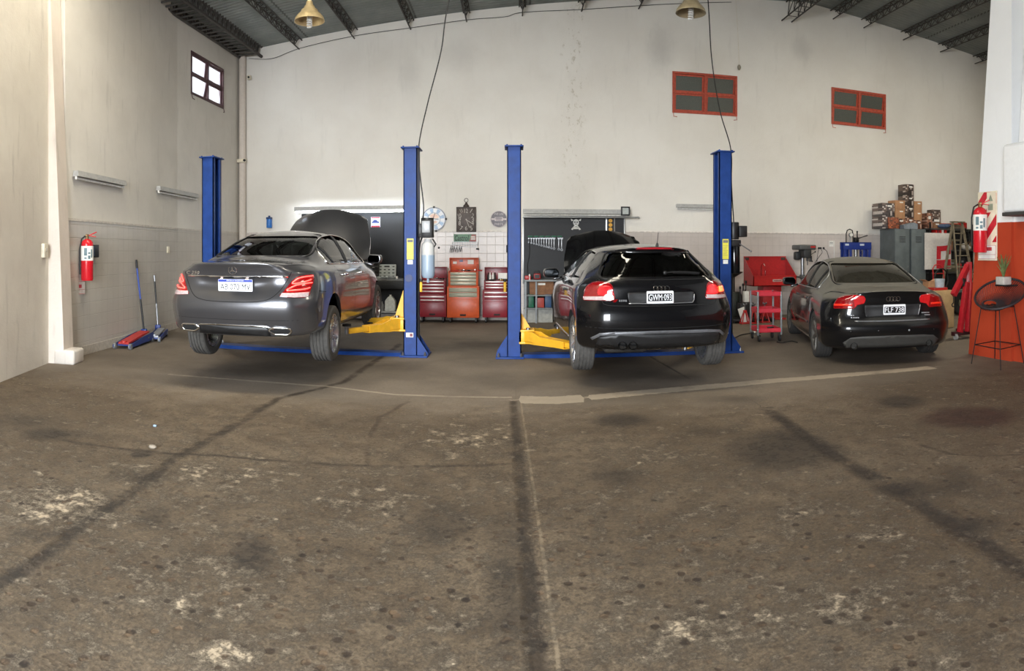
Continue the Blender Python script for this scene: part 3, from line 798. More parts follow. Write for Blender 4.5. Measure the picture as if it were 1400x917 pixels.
    def wheel(s, x, y, z, r, w, rr, style, tyre_m, rim_m):
        sg = 1 if x > 0 else -1; h = w / 2; b = MB()
        pr = [(rr, -h * .86), (rr + .012, -h * .97), (rr + (r - rr) * .45, -h * 1.02), (r - .022, -h * .97), (r - .006, -h * .86)]
        for g in (-.52, -.17, .17, .52): pr += [(r, h * (g - .07)), (r - .009, h * (g - .06)), (r - .009, h * (g + .06)), (r, h * (g + .07))]
        pr += [(r - .006, h * .86), (r - .022, h * .97), (rr + (r - rr) * .45, h * 1.02), (rr + .012, h * .97), (rr, h * .86)]
        b.lathe(pr, axis=(sg, 0, 0), seg=56, closed=False)
        o = b.build('wheel', tyre_m, s.root, loc=(x, y, z), sharp=25)
        b = MB(); b.lathe([(rr, -h * .9), (rr + .006, -h * .8), (rr - .02, -h * .7), (rr - .035, 0), (rr - .02, h * .6), (rr + .004, h * .8), (rr + .007, h * .9), (rr - .004, h * .9), (rr - .022, h * .72), (rr - .06, 0), (rr - .03, -h * .9)], axis=(sg, 0, 0), seg=48, closed=True)
        b.cyl((sg * h * .25, 0, 0), (sg * h * .72, 0, 0), .075, .055, seg=24, bev=.006)
        n = style[0]
        for k in range(n):
            for dv in (style[1] if len(style) > 1 else (0,)):
                a = 2 * PI * k / n + .3; m = Matrix.Rotation(a, 4, 'X')
                pts = [(.0, 0.045), (0, rr - .012)]
                d0, d1 = dv * .5, dv * 1.15; wd0, wd1 = style[2]
                t = bmesh.new(); v = []
                for (yy, zz, ww, x0, x1) in ((d0, .045, wd0, h * .42, h * .7), ((d0 + d1) / 2, rr * .55, (wd0 + wd1) / 2, h * .5, h * .78), (d1, rr - .01, wd1, h * .55, h * .84)):
                    v.append([t.verts.new((sg * xx, yy + ww * q, zz)) for xx, q in ((x0, -1), (x0, 1), (x1, .7), (x1, -.7))])
                for a_, b_ in zip(v, v[1:]):
                    for q in range(4): t.faces.new((a_[q], a_[(q + 1) % 4], b_[(q + 1) % 4], b_[q]))
                t.faces.new(v[0]); t.faces.new(v[-1]); bmesh.ops.recalc_face_normals(t, faces=t.faces); b._add(t, m)
        b.build('rim', rim_m, o, sharp=30)
        b = MB(); b.cyl((sg * -h * .1, 0, 0), (sg * h * .1, 0, 0), rr * .78, seg=32); b.cyl((-sg * h * .8, 0, 0), (sg * h * .2, 0, 0), rr * .3, seg=20); b.box((0, 0, rr * .6), (h * .9, .2, .12), bev=.02)
        b.build('brake_disc', M('cast_iron', (62, 60, 58), .5, .6), o)
        return o
def tinted(name, tint, dust=0.0, dustc=(120, 114, 102), refl=1.0):
    t = NT(name); nt = t.t; out = nt.nodes['Material Output']
    tr = t.n('ShaderNodeBsdfTransparent'); tr.inputs[0].default_value = lin(tint)
    gl = t.n('ShaderNodeBsdfGlossy'); gl.inputs['Roughness'].default_value = .03; gl.inputs[0].default_value = (refl, refl, refl, 1)
    fr = t.n('ShaderNodeFresnel'); fr.inputs[0].default_value = 1.52
    mx = t.n('ShaderNodeMixShader'); nt.links.new(fr.outputs[0], mx.inputs[0]); nt.links.new(tr.outputs[0], mx.inputs[1]); nt.links.new(gl.outputs[0], mx.inputs[2])
    fin = mx
    if dust:
        df = t.n('ShaderNodeBsdfDiffuse'); df.inputs[0].default_value = lin(dustc); m2 = t.n('ShaderNodeMixShader')
        t.put(m2.inputs[0], t.math('MULTIPLY', t.step(t.noise(t.obj(), 6, 5, .7), .2, .8, .7, 1.2), dust))
        nt.links.new(mx.outputs[0], m2.inputs[1]); nt.links.new(df.outputs[0], m2.inputs[2]); fin = m2
    nt.links.new(fin.outputs[0], out.inputs[0]); return t.m
def paint(name, c, metal, rough, coat=1.0, dust=0.0, dustc=(128, 122, 112), dlo=.3):
    t = NT(name); P = t.obj(); n = t.noise(P, 3, 4); base = lin(c); col = t.mix(t.step(n, .3, .7), base, tuple(v * 1.08 for v in base[:3]) + (1,))
    up = t.n('ShaderNodeSeparateXYZ'); t.put(up.inputs[0], t.n('ShaderNodeNewGeometry').outputs['Normal'])
    if dust:                                            # upward-facing panels mixed with dustc: dust on the saloon, plain grey on the hatchback
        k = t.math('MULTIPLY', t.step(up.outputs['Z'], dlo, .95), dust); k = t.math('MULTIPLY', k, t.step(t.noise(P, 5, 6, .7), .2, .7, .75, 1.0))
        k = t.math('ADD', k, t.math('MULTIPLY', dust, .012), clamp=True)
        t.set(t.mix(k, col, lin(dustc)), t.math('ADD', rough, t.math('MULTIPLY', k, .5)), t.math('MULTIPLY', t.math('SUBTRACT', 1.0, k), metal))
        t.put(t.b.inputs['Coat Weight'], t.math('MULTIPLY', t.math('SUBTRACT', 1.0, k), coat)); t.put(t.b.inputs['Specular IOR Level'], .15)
    else:
        t.set(col, rough, metal); t.b.inputs['Coat Weight'].default_value = coat
    t.b.inputs['Coat Roughness'].default_value = .03; t.b.inputs['Coat IOR'].default_value = 1.5 if metal > .1 else 1.36
    if not dust and metal < .1: t.b.inputs['Specular IOR Level'].default_value = .15
    return t.m
CHROME = M('chrome', (215, 215, 215), .12, 1.0, var=.03); SATIN = M('satin_silver', (170, 172, 175), .3, .85, var=.05)
BLKPL = M('black_plastic', (22, 22, 23), .5, var=.2); RUBBER = M('dusty_rubber', (66, 64, 61), .85, var=.2, scale=25); RUBSEAL = M('black_seal', (10, 10, 11), .6)
CAB = M('dark_cabin', (24, 24, 26), .8); WELL = M('dark_wheel_well', (16, 16, 16), .9); GAP = M('panel_shadow_gap', (8, 8, 8), .9)
RIMM = M('silver_alloy', (185, 187, 190), .28, .9, var=.05); RIMD = M('dusty_alloy', (96, 94, 90), .45, .6, var=.15)
SEATM = M('dark_upholstery', (34, 33, 33), .8)
def lampglass(name, c, em, strength):
    t = NT(name); P = t.obj(); n = t.noise(P, 40, 2); t.set(t.mix(n, lin(c), lin(tuple(v * .7 for v in c))), .12); t.b.inputs['Coat Weight'].default_value = 1.0
    t.put(t.b.inputs['Emission Color'], lin(em)); t.b.inputs['Emission Strength'].default_value = strength; return t.m
REDL = lampglass('red_lens', (120, 8, 14), (255, 20, 24), .03); REDHOT = lampglass('lit_red_lamp', (255, 70, 70), (255, 60, 52), 1.9); REDMID = lampglass('glowing_red_lens', (190, 18, 24), (255, 24, 30), .45)
CLRL = lampglass('clear_lens', (190, 176, 176), (255, 200, 200), .03); WHITEHOT = EM('lit_reversing_lamp', (255, 226, 220), 1.6)
PLATEW = M('white_plate', (232, 234, 238), .35, var=.03); PLATEB = M('black_plate', (14, 14, 16), .4, var=.05); PBLUE = M('blue_plate_band', (24, 52, 150), .4, var=.05); INK = M('black_ink', (12, 12, 14), .5)
def seats(car, yf, yr, zs, w=.36):
    def seat(name, x, y, wd):
        b = MB(); b.box((x, y + .02, zs), (wd, .5, .16), bev=.05, seg=3); b.box((x, y - .26, zs + .33), (wd, .14, .62), rot=(R(-14), 0, 0), bev=.055, seg=3)
        for hx in ([x] if wd < .6 else [-.36, .36]):
            b.box((hx, y - .36, zs + .73), (.25, .10, .18), rot=(R(-10), 0, 0), bev=.045, seg=3)
            for q in (-.06, .06): b.cyl((hx + q, y - .34, zs + .58), (hx + q, y - .36, zs + .7), .007, seg=6)
        b.build(name, SEATM, car.root)
    seat('front_seat', -w, yf, .46); seat('front_seat', w, yf, .46); seat('rear_seat', 0, yr, 1.12)
    b = MB(); b.box((0, yf + .85, zs + .24), (1.36, .4, .3), bev=.07, seg=3)
    b.build('dashboard', CAB, car.root)
    b = MB(); b.tube([(-w + .18 * math.cos(a), yf + .5 + .05 * math.sin(a), zs + .3 + .17 * math.sin(a)) for a in [2 * PI * k / 24 for k in range(24)]], .014, 8, closed=True); b.box((-w, yf + .53, zs + .3), (.34, .03, .05), bev=.01); b.build('steering_wheel', CAB, car.root)
def plate(car, pos, w, h, style, txt, tilt=0, nrm_yaw=0):
    root = None; x, y, z = pos; m = Matrix.Translation((x, y, z)) @ Matrix.Rotation(nrm_yaw, 4, 'Z') @ Matrix.Rotation(tilt, 4, 'X')
    b = MB(); b.prism(round_poly([(-w / 2, -h / 2), (w / 2, -h / 2), (w / 2, h / 2), (-w / 2, h / 2)], h * .09, 4), .008, m @ XZ)
    o = b.build('number_plate', PLATEW, car.root)
    if style == 'new':
        b = MB(); b.prism([(-w / 2 + .003, h * .27), (w / 2 - .003, h * .27), (w / 2 - .003, h / 2 - .003), (-w / 2 + .003, h / 2 - .003)], .0095, m @ XZ); b.build('plate_band', PBLUE, o)
        t = text_mb('REPUBLICA ARGENTINA', w * .5, h * .09, .002); shift(t, (0, -.0105, h * .385)); t.bm.transform(m); t.build('plate_band_text', PLATEW, o)
        t = text_mb(txt, w * .88, h * .5, .003); shift(t, (0, -.0095, -h * .13)); t.bm.transform(m); t.build('plate_text', INK, o)
    else:
        b = MB(); b.prism(round_poly([(-w * .455, -h * .33), (w * .455, -h * .33), (w * .455, h * .30), (-w * .455, h * .30)], h * .05, 3), .0095, m @ XZ); b.build('plate_panel', PLATEB, o)
        t = text_mb(txt, w * .85, h * .5, .003); shift(t, (0, -.0105, -h * .015)); t.bm.transform(m); t.build('plate_text', PLATEW, o)
    return o
def rings_badge(car, pos, r, tilt=0):
    b = MB(); m = Matrix.Translation(pos) @ Matrix.Rotation(tilt, 4, 'X')
    for k in range(4):
        c = (k - 1.5) * r * 1.5; t = MB(); t.tube([(c + r * math.cos(a), 0, r * math.sin(a)) for a in [2 * PI * q / 28 for q in range(28)]], r * .15, 6, closed=True); join(b, t)
    b.bm.transform(m); return b.build('rings_emblem', CHROME, car.root)
def mirror_part(car, x, y, z, shell):
    for sg in (-1, 1):
        b = MB(); m = Matrix.Translation((sg * (x + .095), y, z + .025)) @ Matrix.Rotation(sg * R(-8), 4, 'Z')
        b.prism(round_poly([(-.1, -.06), (.085, -.062), (.105, .0), (.09, .06), (-.07, .068), (-.105, .02)], .035, 5), .10, m @ Matrix.Diagonal((sg, 1, 1, 1)) @ Matrix.Translation((0, .05, 0)) @ XZ, bev=.007)
        b.box((sg * (x + .0), y + .03, z - .045), (.13, .06, .035), rot=(0, sg * R(14), 0), bev=.012)
        o = b.build('door_mirror', shell, car.root, sharp=45)
        b = MB(); b.prism(round_poly([(-.088, -.048), (.075, -.05), (.093, .0), (.08, .048), (-.06, .055), (-.09, .015)], .03, 4), .012, m @ Matrix.Diagonal((sg, 1, 1, 1)) @ Matrix.Translation((0, -.046, 0)) @ XZ); b.build('mirror_glass', M('mirror_glass', (46, 48, 50), .1, 1.0, var=.02), o)
def hood(car, poly, hy, hz, ang, off=.002):
    """bonnet skin taken from the car's own top surface as a regular grid, swung up about the cowl"""
    pr = [q for q in poly if q[0] > 0]; pr.sort(key=lambda q: q[1]); hw = pchip(sorted({round(q[1], 3): q[0] for q in pr}.items())); y0, y1 = pr[0][1], pr[-1][1]
    NX, NY = 28, 18; bm = bmesh.new(); g = []
    for j in range(NY + 1):
        t = j / NY; row = []
        for i in range(NX + 1):
            u = -1 + 2 * i / NX; y = y0 + (y1 - y0) * t - .10 * u ** 4 * t ** 3; x = u * hw(y)
            row.append(Vector((x, y, car.hit(car.m_top, x, y, off)[0].z)))
        g.append(row)
    for k in range(10):
        g = [[(g[j][i] if i in (0, NX) or j in (0, NY) else Vector((g[j][i].x, g[j][i].y, (g[j][i - 1].z + g[j][i + 1].z + g[j - 1][i].z + g[j + 1][i].z) / 4))) for i in range(NX + 1)] for j in range(NY + 1)]
    T = [[bm.verts.new(v) for v in r] for r in g]; B = [[bm.verts.new(v - Vector((0, 0, .03))) for v in r] for r in g]
    for j in range(NY):
        for i in range(NX): bm.faces.new((T[j][i], T[j][i + 1], T[j + 1][i + 1], T[j + 1][i])); bm.faces.new((B[j][i], B[j + 1][i], B[j + 1][i + 1], B[j][i + 1]))
    rim = [(j, 0) for j in range(NY)] + [(NY, i) for i in range(NX)] + [(j, NX) for j in range(NY, 0, -1)] + [(0, i) for i in range(NX, 0, -1)]
    for a_, c_ in zip(rim, rim[1:] + rim[:1]): bm.faces.new((T[a_[0]][a_[1]], T[c_[0]][c_[1]], B[c_[0]][c_[1]], B[a_[0]][a_[1]]))
    bmesh.ops.recalc_face_normals(bm, faces=bm.faces)
    for f in bm.faces: f.smooth = True
    m = Matrix.Translation((0, hy, hz)) @ Matrix.Rotation(ang, 4, 'X') @ Matrix.Translation((0, -hy, -hz)); bm.transform(m); b = MB(); b._add(bm)
    return b.build('hood', car.paint, car.root, sharp=40), m
def engine(car, y0, y1, z):
    b = MB(); ym = (y0 + y1) / 2
    b.box((0, ym, z), (.6, (y1 - y0) * .6, .16), bev=.03); b.box((-.42, ym + .1, z - .02), (.26, .4, .14), bev=.03); b.box((.45, ym + .05, z), (.24, .3, .18), bev=.02); b.cyl((-.2, ym, z + .09), (.2, ym, z + .09), .05, seg=16)
    b.build('engine', M('engine_plastic', (30, 30, 32), .5), car.root)
def prof(pts): return pchip(pts)
def scaled(f, k): return lambda y: f(y) * k
def front_fn(y1, W, prof_pts):
    p = prof(prof_pts)
    return lambda x, z, t: p(z) - .16 * t * t - 2.2 * max(0, t - .68) ** 2.2
# ---------------------------------------------------------------- grey saloon on the left lift
yr = prof([(.2, -.90), (.26, -.955), (.4, -1.01), (.52, -1.045), (.58, -1.05), (.66, -1.035), (.71, -1.0), (.75, -.965), (.82, -.955), (.9, -.965), (.97, -.995), (1.02, -1.02), (1.05, -1.01), (1.1, -.96), (1.4, -.9)])
def merc_rear(x, z, t):
    y = yr(z) + .085 * t * t + 2.9 * max(0, t - .735) ** 2.15
    hw = .30 + .13 * sstep(z, .665, .80)
    k = sstep(hw - x, -.02, .05) * sstep(z, .655, .72) * sstep(.862 - z, 0, .03) if z < .87 else 0      # number-plate recess
    return y + .04 * k
MERC = dict(y0=-1.05, y1=3.63, cab=(-.30, 2.55), rear=merc_rear,
    front=front_fn(3.63, .9, [(.2, 3.48), (.4, 3.6), (.6, 3.63), (.75, 3.6), (.9, 3.45), (1.2, 3.3)]),
    W=scaled(prof([(-1.05, .855), (-.9, .88), (-.5, .90), (0, .905), (2.2, .905), (2.84, .90), (3.3, .87), (3.63, .80)]), .98),
    zb=prof([(-1.05, .25), (-.5, .24), (0, .24), (.6, .21), (2.2, .20), (3.0, .21), (3.63, .25)]),
    zs=prof([(-1.05, .925), (-.9, .94), (-.5, .96), (0, .975), (.8, .965), (1.6, .95), (2.2, .93), (2.84, .89), (3.3, .83), (3.63, .74)]),
    ws=scaled(prof([(-1.05, .76), (-.9, .79), (-.5, .825), (0, .845), (.5, .855), (2.2, .86), (2.84, .83), (3.3, .78), (3.63, .68)]), .98),
    zt=prof([(-1.05, 1.035), (-.9, 1.045), (-.6, 1.06), (-.33, 1.08), (-.1, 1.165), (.15, 1.265), (.4, 1.34), (.65, 1.395), (.9, 1.43), (1.2, 1.445), (1.6, 1.438), (1.9, 1.395), (2.2, 1.26), (2.5, 1.10), (2.75, 1.005), (3.0, .955), (3.4, .86), (3.63, .74)]),
    wt=prof([(-1.05, .60), (-.6, .61), (-.33, .60), (0, .565), (.4, .545), (.9, .55), (1.5, .565), (2.0, .59), (2.5, .63), (2.8, .67), (3.2, .63), (3.63, .5)]),
    cr=prof([(-1.05, .035), (-.5, .035), (-.2, .05), (.2, .055), (.8, .06), (1.6, .06), (2.2, .07), (2.7, .05), (3.63, .05)]))
P_GREY = paint('grey_metallic_paint', (80, 80, 83), .7, .3, 1.0)
GLASSM = tinted('tinted_glass', (150, 156, 152)); GLASSD = tinted('dark_tinted_glass', (64, 66, 66))
def do_merc():
    c = Car('saloon_car', 'dark grey saloon with raised bonnet on the blue lift by the left wall', (-2.95, 7.55), R(1.2), 1.0, .36, MERC, P_GREY, WELL)
    dlo = round_poly([(.08, 1.004), (.19, 1.165), (.42, 1.275), (.75, 1.345), (1.15, 1.375), (1.5, 1.362), (1.82, 1.30), (2.10, 1.16), (2.36, .985), (1.2, .992)], .12, 5)
    dloc = dlo
    rw = round_poly([(-.59, 1.105), (.59, 1.105), (.50, 1.35), (-.50, 1.35)], .05)
    ws = round_poly([(-.62, 1.07), (.62, 1.07), (.50, 1.37), (-.50, 1.37)], .05)
    bay = MB().bx(-.611, .613, 2.873, 3.417, .737, 1.4).bm
    c.cut([(0, .30), (2.84, .33)], .365, [dloc], (rw, (-.34, .75)), (ws, (1.5, 3.0)), bay)
    # glass
    for sg in (-1, 1):
        c.put('side_window', c.patch(grow(dlo, .005), c.m_side(sg), .08, -.010, .004), GLASSM)
        ln = c.line(dlo + dlo[:1], c.m_side(sg), .004); c.put('window_trim', MB().tube(ln[:-1], .0095, 6, closed=True), CHROME)
        for a, b_ in (((1.07, .99), (1.17, 1.376)), ((.40, 1.0), (.36, 1.25))):
            w_ = .045 if a[0] > 1 else .02
            c.put('window_pillar', c.patch([(a[0] - w_, a[1]), (a[0] + w_, a[1]), (b_[0] + w_, b_[1]), (b_[0] - w_, b_[1])], c.m_side(sg), .06, .001, .01), RUBSEAL)
    c.put('rear_window', c.patch(grow(rw, .03), c.m_rear, .06, -.012, .004), GLASSM)
    fr = grow(rw, .02); ln = c.line(fr + fr[:1], c.m_rear, .001); c.put('rear_window_seal', MB().tube(ln[:-1], .012, 6, closed=True), RUBSEAL)
    c.put('windscreen', c.patch(grow(ws, .03), lambda u, v: (Vector((u, 8, v)), Vector((0, -1, 0))), .08, -.012, .004), GLASSM)
    seats(c, 1.35, .72, .44)
    # lamps traced from the right rear corner, mirrored to the left one
    z = lambda pts: [(230 + u / 4.586, 300 + v / 4.586) for u, v in pts]
    lens = z(smooth_poly([(700, 482), (722, 452), (752, 414), (785, 376), (815, 357), (860, 349), (903, 345), (914, 365), (908, 400), (893, 440), (876, 484), (790, 490)], 3))
    low = z([(700, 484), (712, 462), (790, 462), (884, 455), (876, 486), (790, 490)])
    o = c.put('tail_lamp', c.patch(lens, c.m_px, 1.6, .004, .012), REDL); o2 = c.mirrored(o)
    q = c.put('lower_lens', c.patch(low, c.m_px, 1.8, .007, .004), CLRL, o); k = c.mirrored(q); k.parent = o2
    for pts in ([(903, 354), (850, 360), (815, 369), (790, 385), (776, 401), (800, 402), (850, 392), (892, 377)], [(898, 397), (850, 403), (806, 412), (768, 429), (743, 446), (775, 447), (850, 439), (884, 429)]):
        q = c.put('light_strip', MB().tube(c.line(z(smooth_poly(pts, 6, False)), c.m_px, .012), .0075, 6), REDHOT, o); k = c.mirrored(q); k.parent = o2
    # boot lid details
    c.put('chrome_strip', c.patch(ribbon([(-.575, .884), (-.3, .878), (0, .876), (.3, .878), (.60, .884)], .02), c.m_rear, .05, .004, .006), CHROME)
    lid = [(-.63, .93), (-.60, .86), (-.53, .74), (-.44, .655), (-.33, .622), (-.2, .612), (0, .609), (.2, .612), (.33, .622), (.44, .655), (.53, .74), (.60, .86), (.63, .93)]
    b = c.patch(ribbon(smooth_poly(lid, 3, False), .008), c.m_rear, .04, .0015)
    join(b, c.patch(ribbon([(-.72, .715), (-.62, .70)], .006), c.m_rear, .04, .0015))
    c.put('boot_lid_gap', b, GAP)
    for sg in (-1, 1):
        b = c.patch(ribbon([(1.13, .26), (1.12, .6), (1.11, .98)], .007), c.m_side(sg), .05, .001)
        for l in ([(2.2, .26), (2.26, .6), (2.22, .95)], [(.33, .62), (.42, .8), (.28, .98)], [(-.62, .72), (-.36, .70)], [(.36, .28), (2.2, .265)]): join(b, c.patch(ribbon(l, .007), c.m_side(sg), .05, .001))
        c.put('door_gap', b, GAP)
        for hy in (.62, 1.62):
            h = MB(); p, n = c.hit(c.m_side(sg), hy, .865, .0); h.box(p + Vector((sg * .022, 0, 0)), (.022, .2, .032), bev=.009, seg=3); h.box(p + Vector((sg * .01, .07, 0)), (.03, .03, .025), bev=.006); h.box(p + Vector((sg * .01, -.07, 0)), (.03, .03, .025), bev=.006)
            h.build('door_handle', CHROME, c.root)
        c.put('sill_trim', c.patch([(.45, .235), (2.3, .225), (2.3, .275), (.45, .285)], c.m_side(sg), .1, .006, .008), BLKPL)
    mirror_part(c, .90, 1.98, 1.02, P_GREY)
    # rear bumper trim and exhaust tips
    tr = [(-.66, .335), (-.44, .33), (-.36, .318), (-.28, .325), (0, .328), (.28, .325), (.36, .318), (.44, .33), (.66, .335)]
    c.put('bumper_trim', c.patch(ribbon([(-.46, .325), (-.38, .352), (-.2, .357), (.2, .357), (.38, .352), (.46, .325)], .014), c.m_rear, .05, .006, .008), CHROME)
    c.put('rear_diffuser', c.patch([(-.42, .25), (.42, .25), (.40, .35), (-.40, .35)], c.m_rear, .05, .003, .006), BLKPL)
    for sg in (-1, 1):
        q = round_poly([(sg * .40, .315), (sg * .46, .348), (sg * .625, .342), (sg * .645, .308), (sg * .61, .272), (sg * .47, .272)], .02, 3)
        p = [c.hit(c.m_rear, u, v, .006)[0] for u, v in q]
        o = c.put('exhaust_tip', MB().tube(p, .0105, 8, closed=True), CHROME)
        c.put('tip_opening', c.patch(grow(q, -.004), c.m_rear, .04, .002, .004), WELL, o)
    c.put('bumper_gap', c.patch(ribbon([(-.72, .425), (-.4, .42), (0, .418), (.4, .42), (.72, .425)], .004), c.m_rear, .05, .001), GAP)
    b = MB(); s = .046; p = c.hit(c.m_rear, 0, .952, .006)[0]
    b.tube([(s * math.cos(a), 0, s * math.sin(a)) for a in [2 * PI * k / 32 for k in range(32)]], .0045, 6, closed=True)
    for k in range(3):
        a = PI / 2 + 2 * PI * k / 3; b.prism([(.009 * math.cos(a + 1.57), .009 * math.sin(a + 1.57)), (.043 * math.cos(a), .043 * math.sin(a)), (.009 * math.cos(a - 1.57), .009 * math.sin(a - 1.57))], .006, XZ)
    b.bm.transform(Matrix.Translation(p) @ Matrix.Rotation(R(12), 4, 'X')); b.build('star_emblem', CHROME, c.root)
    t = text_mb('C 250', .19, .034, .004, .25, .01); p = c.hit(c.m_rear, -.50, .918, .004)[0]; t.bm.transform(Matrix.Translation(p) @ Matrix.Rotation(R(-16), 4, 'Z')); t.build('model_badge', CHROME, c.root)
    p = c.hit(c.m_rear, .025, .775, .034)[0]; plate(c, p, .40, .13, 'new', 'AB 070 MV', R(2))
    for x in (-.15, .15):
        b = MB(); q = c.hit(c.m_rear, x, .852, .004)[0]; b.box(q, (.03, .012, .008), bev=.003); b.build('plate_lamp', WHITEHOT, c.root)
    ho, m = hood(c, round_poly([(-.78, 2.60), (.78, 2.60), (.72, 3.1), (.58, 3.6), (-.58, 3.6), (-.72, 3.1)], .12), 2.60, 1.03, R(69))
    engine(c, 2.9, 3.4, .72)
    for x, y, z in ((-.775, 0, .19), (.775, 0, .19), (-.78, 2.84, .30), (.78, 2.84, .30)): c.wheel(x, y, z, .328, .228, .222, (5, (-.045, .045), (.016, .02)), RUBBER, RIMM)
    b = MB(); b.box((0, -.35, .33), (1.0, .3, .16), bev=.05, seg=3); b.cyl((-.55, -.62, .3), (.55, -.62, .3), .085, seg=20); b.cyl((-.2, .2, .3), (-.1, 2.4, .28), .03, seg=10); b.box((0, 0, .28), (1.3, .12, .09), bev=.02); b.build('underbody', M('dirty_underbody', (38, 36, 34), .75), c.root)
    return c
merc = do_merc()
# ---------------------------------------------------------------- black hatchback on the right lift
ya = prof([(.2, -.62), (.3, -.68), (.42, -.735), (.55, -.77), (.66, -.765), (.735, -.745), (.765, -.705), (.82, -.70), (.95, -.685), (1.02, -.64), (1.10, -.565), (1.2, -.475), (1.29, -.40), (1.325, -.395), (1.355, -.43), (1.38, -.435), (1.41, -.39), (1.5, -.35)])
def a3_rear(x, z, t):
    y = ya(z) + .095 * t * t + 2.5 * max(0, t - .70) ** 2.15
    k = sstep(.36 - x, 0, .04) * sstep(z, .68, .72) * sstep(.885 - z, 0, .02) if z < .9 else 0
    return y + .03 * k * sstep(z, .74, .78)
A3 = dict(y0=-.77, y1=3.45, cab=(-.30, 2.3), rear=a3_rear,
    front=front_fn(3.45, .88, [(.2, 3.3), (.4, 3.42), (.6, 3.45), (.75, 3.42), (.9, 3.25), (1.2, 3.1)]),
    W=prof([(-.77, .855), (-.6, .875), (-.3, .885), (0, .89), (.5, .885), (2.2, .885), (2.6, .885), (3.1, .86), (3.45, .78)]),
    zb=prof([(-.77, .30), (-.6, .28), (-.3, .25), (0, .24), (.5, .21), (2.2, .2), (3.1, .21), (3.45, .25)]),
    zs=prof([(-.77, .975), (-.3, .985), (0, .985), (.5, .975), (1.6, .945), (2.2, .92), (2.6, .89), (3.1, .82), (3.45, .72)]),
    ws=prof([(-.77, .775), (-.6, .80), (-.3, .83), (0, .845), (.5, .85), (2.2, .85), (2.6, .83), (3.1, .77), (3.45, .66)]),
    zt=prof([(-.77, 1.365), (-.45, 1.375), (0, 1.405), (.5, 1.42), (1.0, 1.418), (1.45, 1.395), (1.75, 1.34), (2.05, 1.20), (2.35, 1.06), (2.6, .99), (3.0, .93), (3.3, .85), (3.45, .74)]),
    wt=prof([(-.77, .47), (-.4, .49), (0, .525), (.8, .555), (1.5, .56), (2.0, .60), (2.5, .66), (3.0, .62), (3.45, .5)]),
    cr=prof([(-.77, .05), (0, .06), (1.6, .06), (2.2, .07), (2.7, .05), (3.45, .05)]))
P_BLACK = paint('black_paint', (9, 9, 11), .0, .25, 1.0); P_BGREY = paint('black_paint_grey_roof', (9, 9, 11), .0, .25, 1.0, .3, (118, 118, 114), .7)  # second black turns grey on the faces that point upward
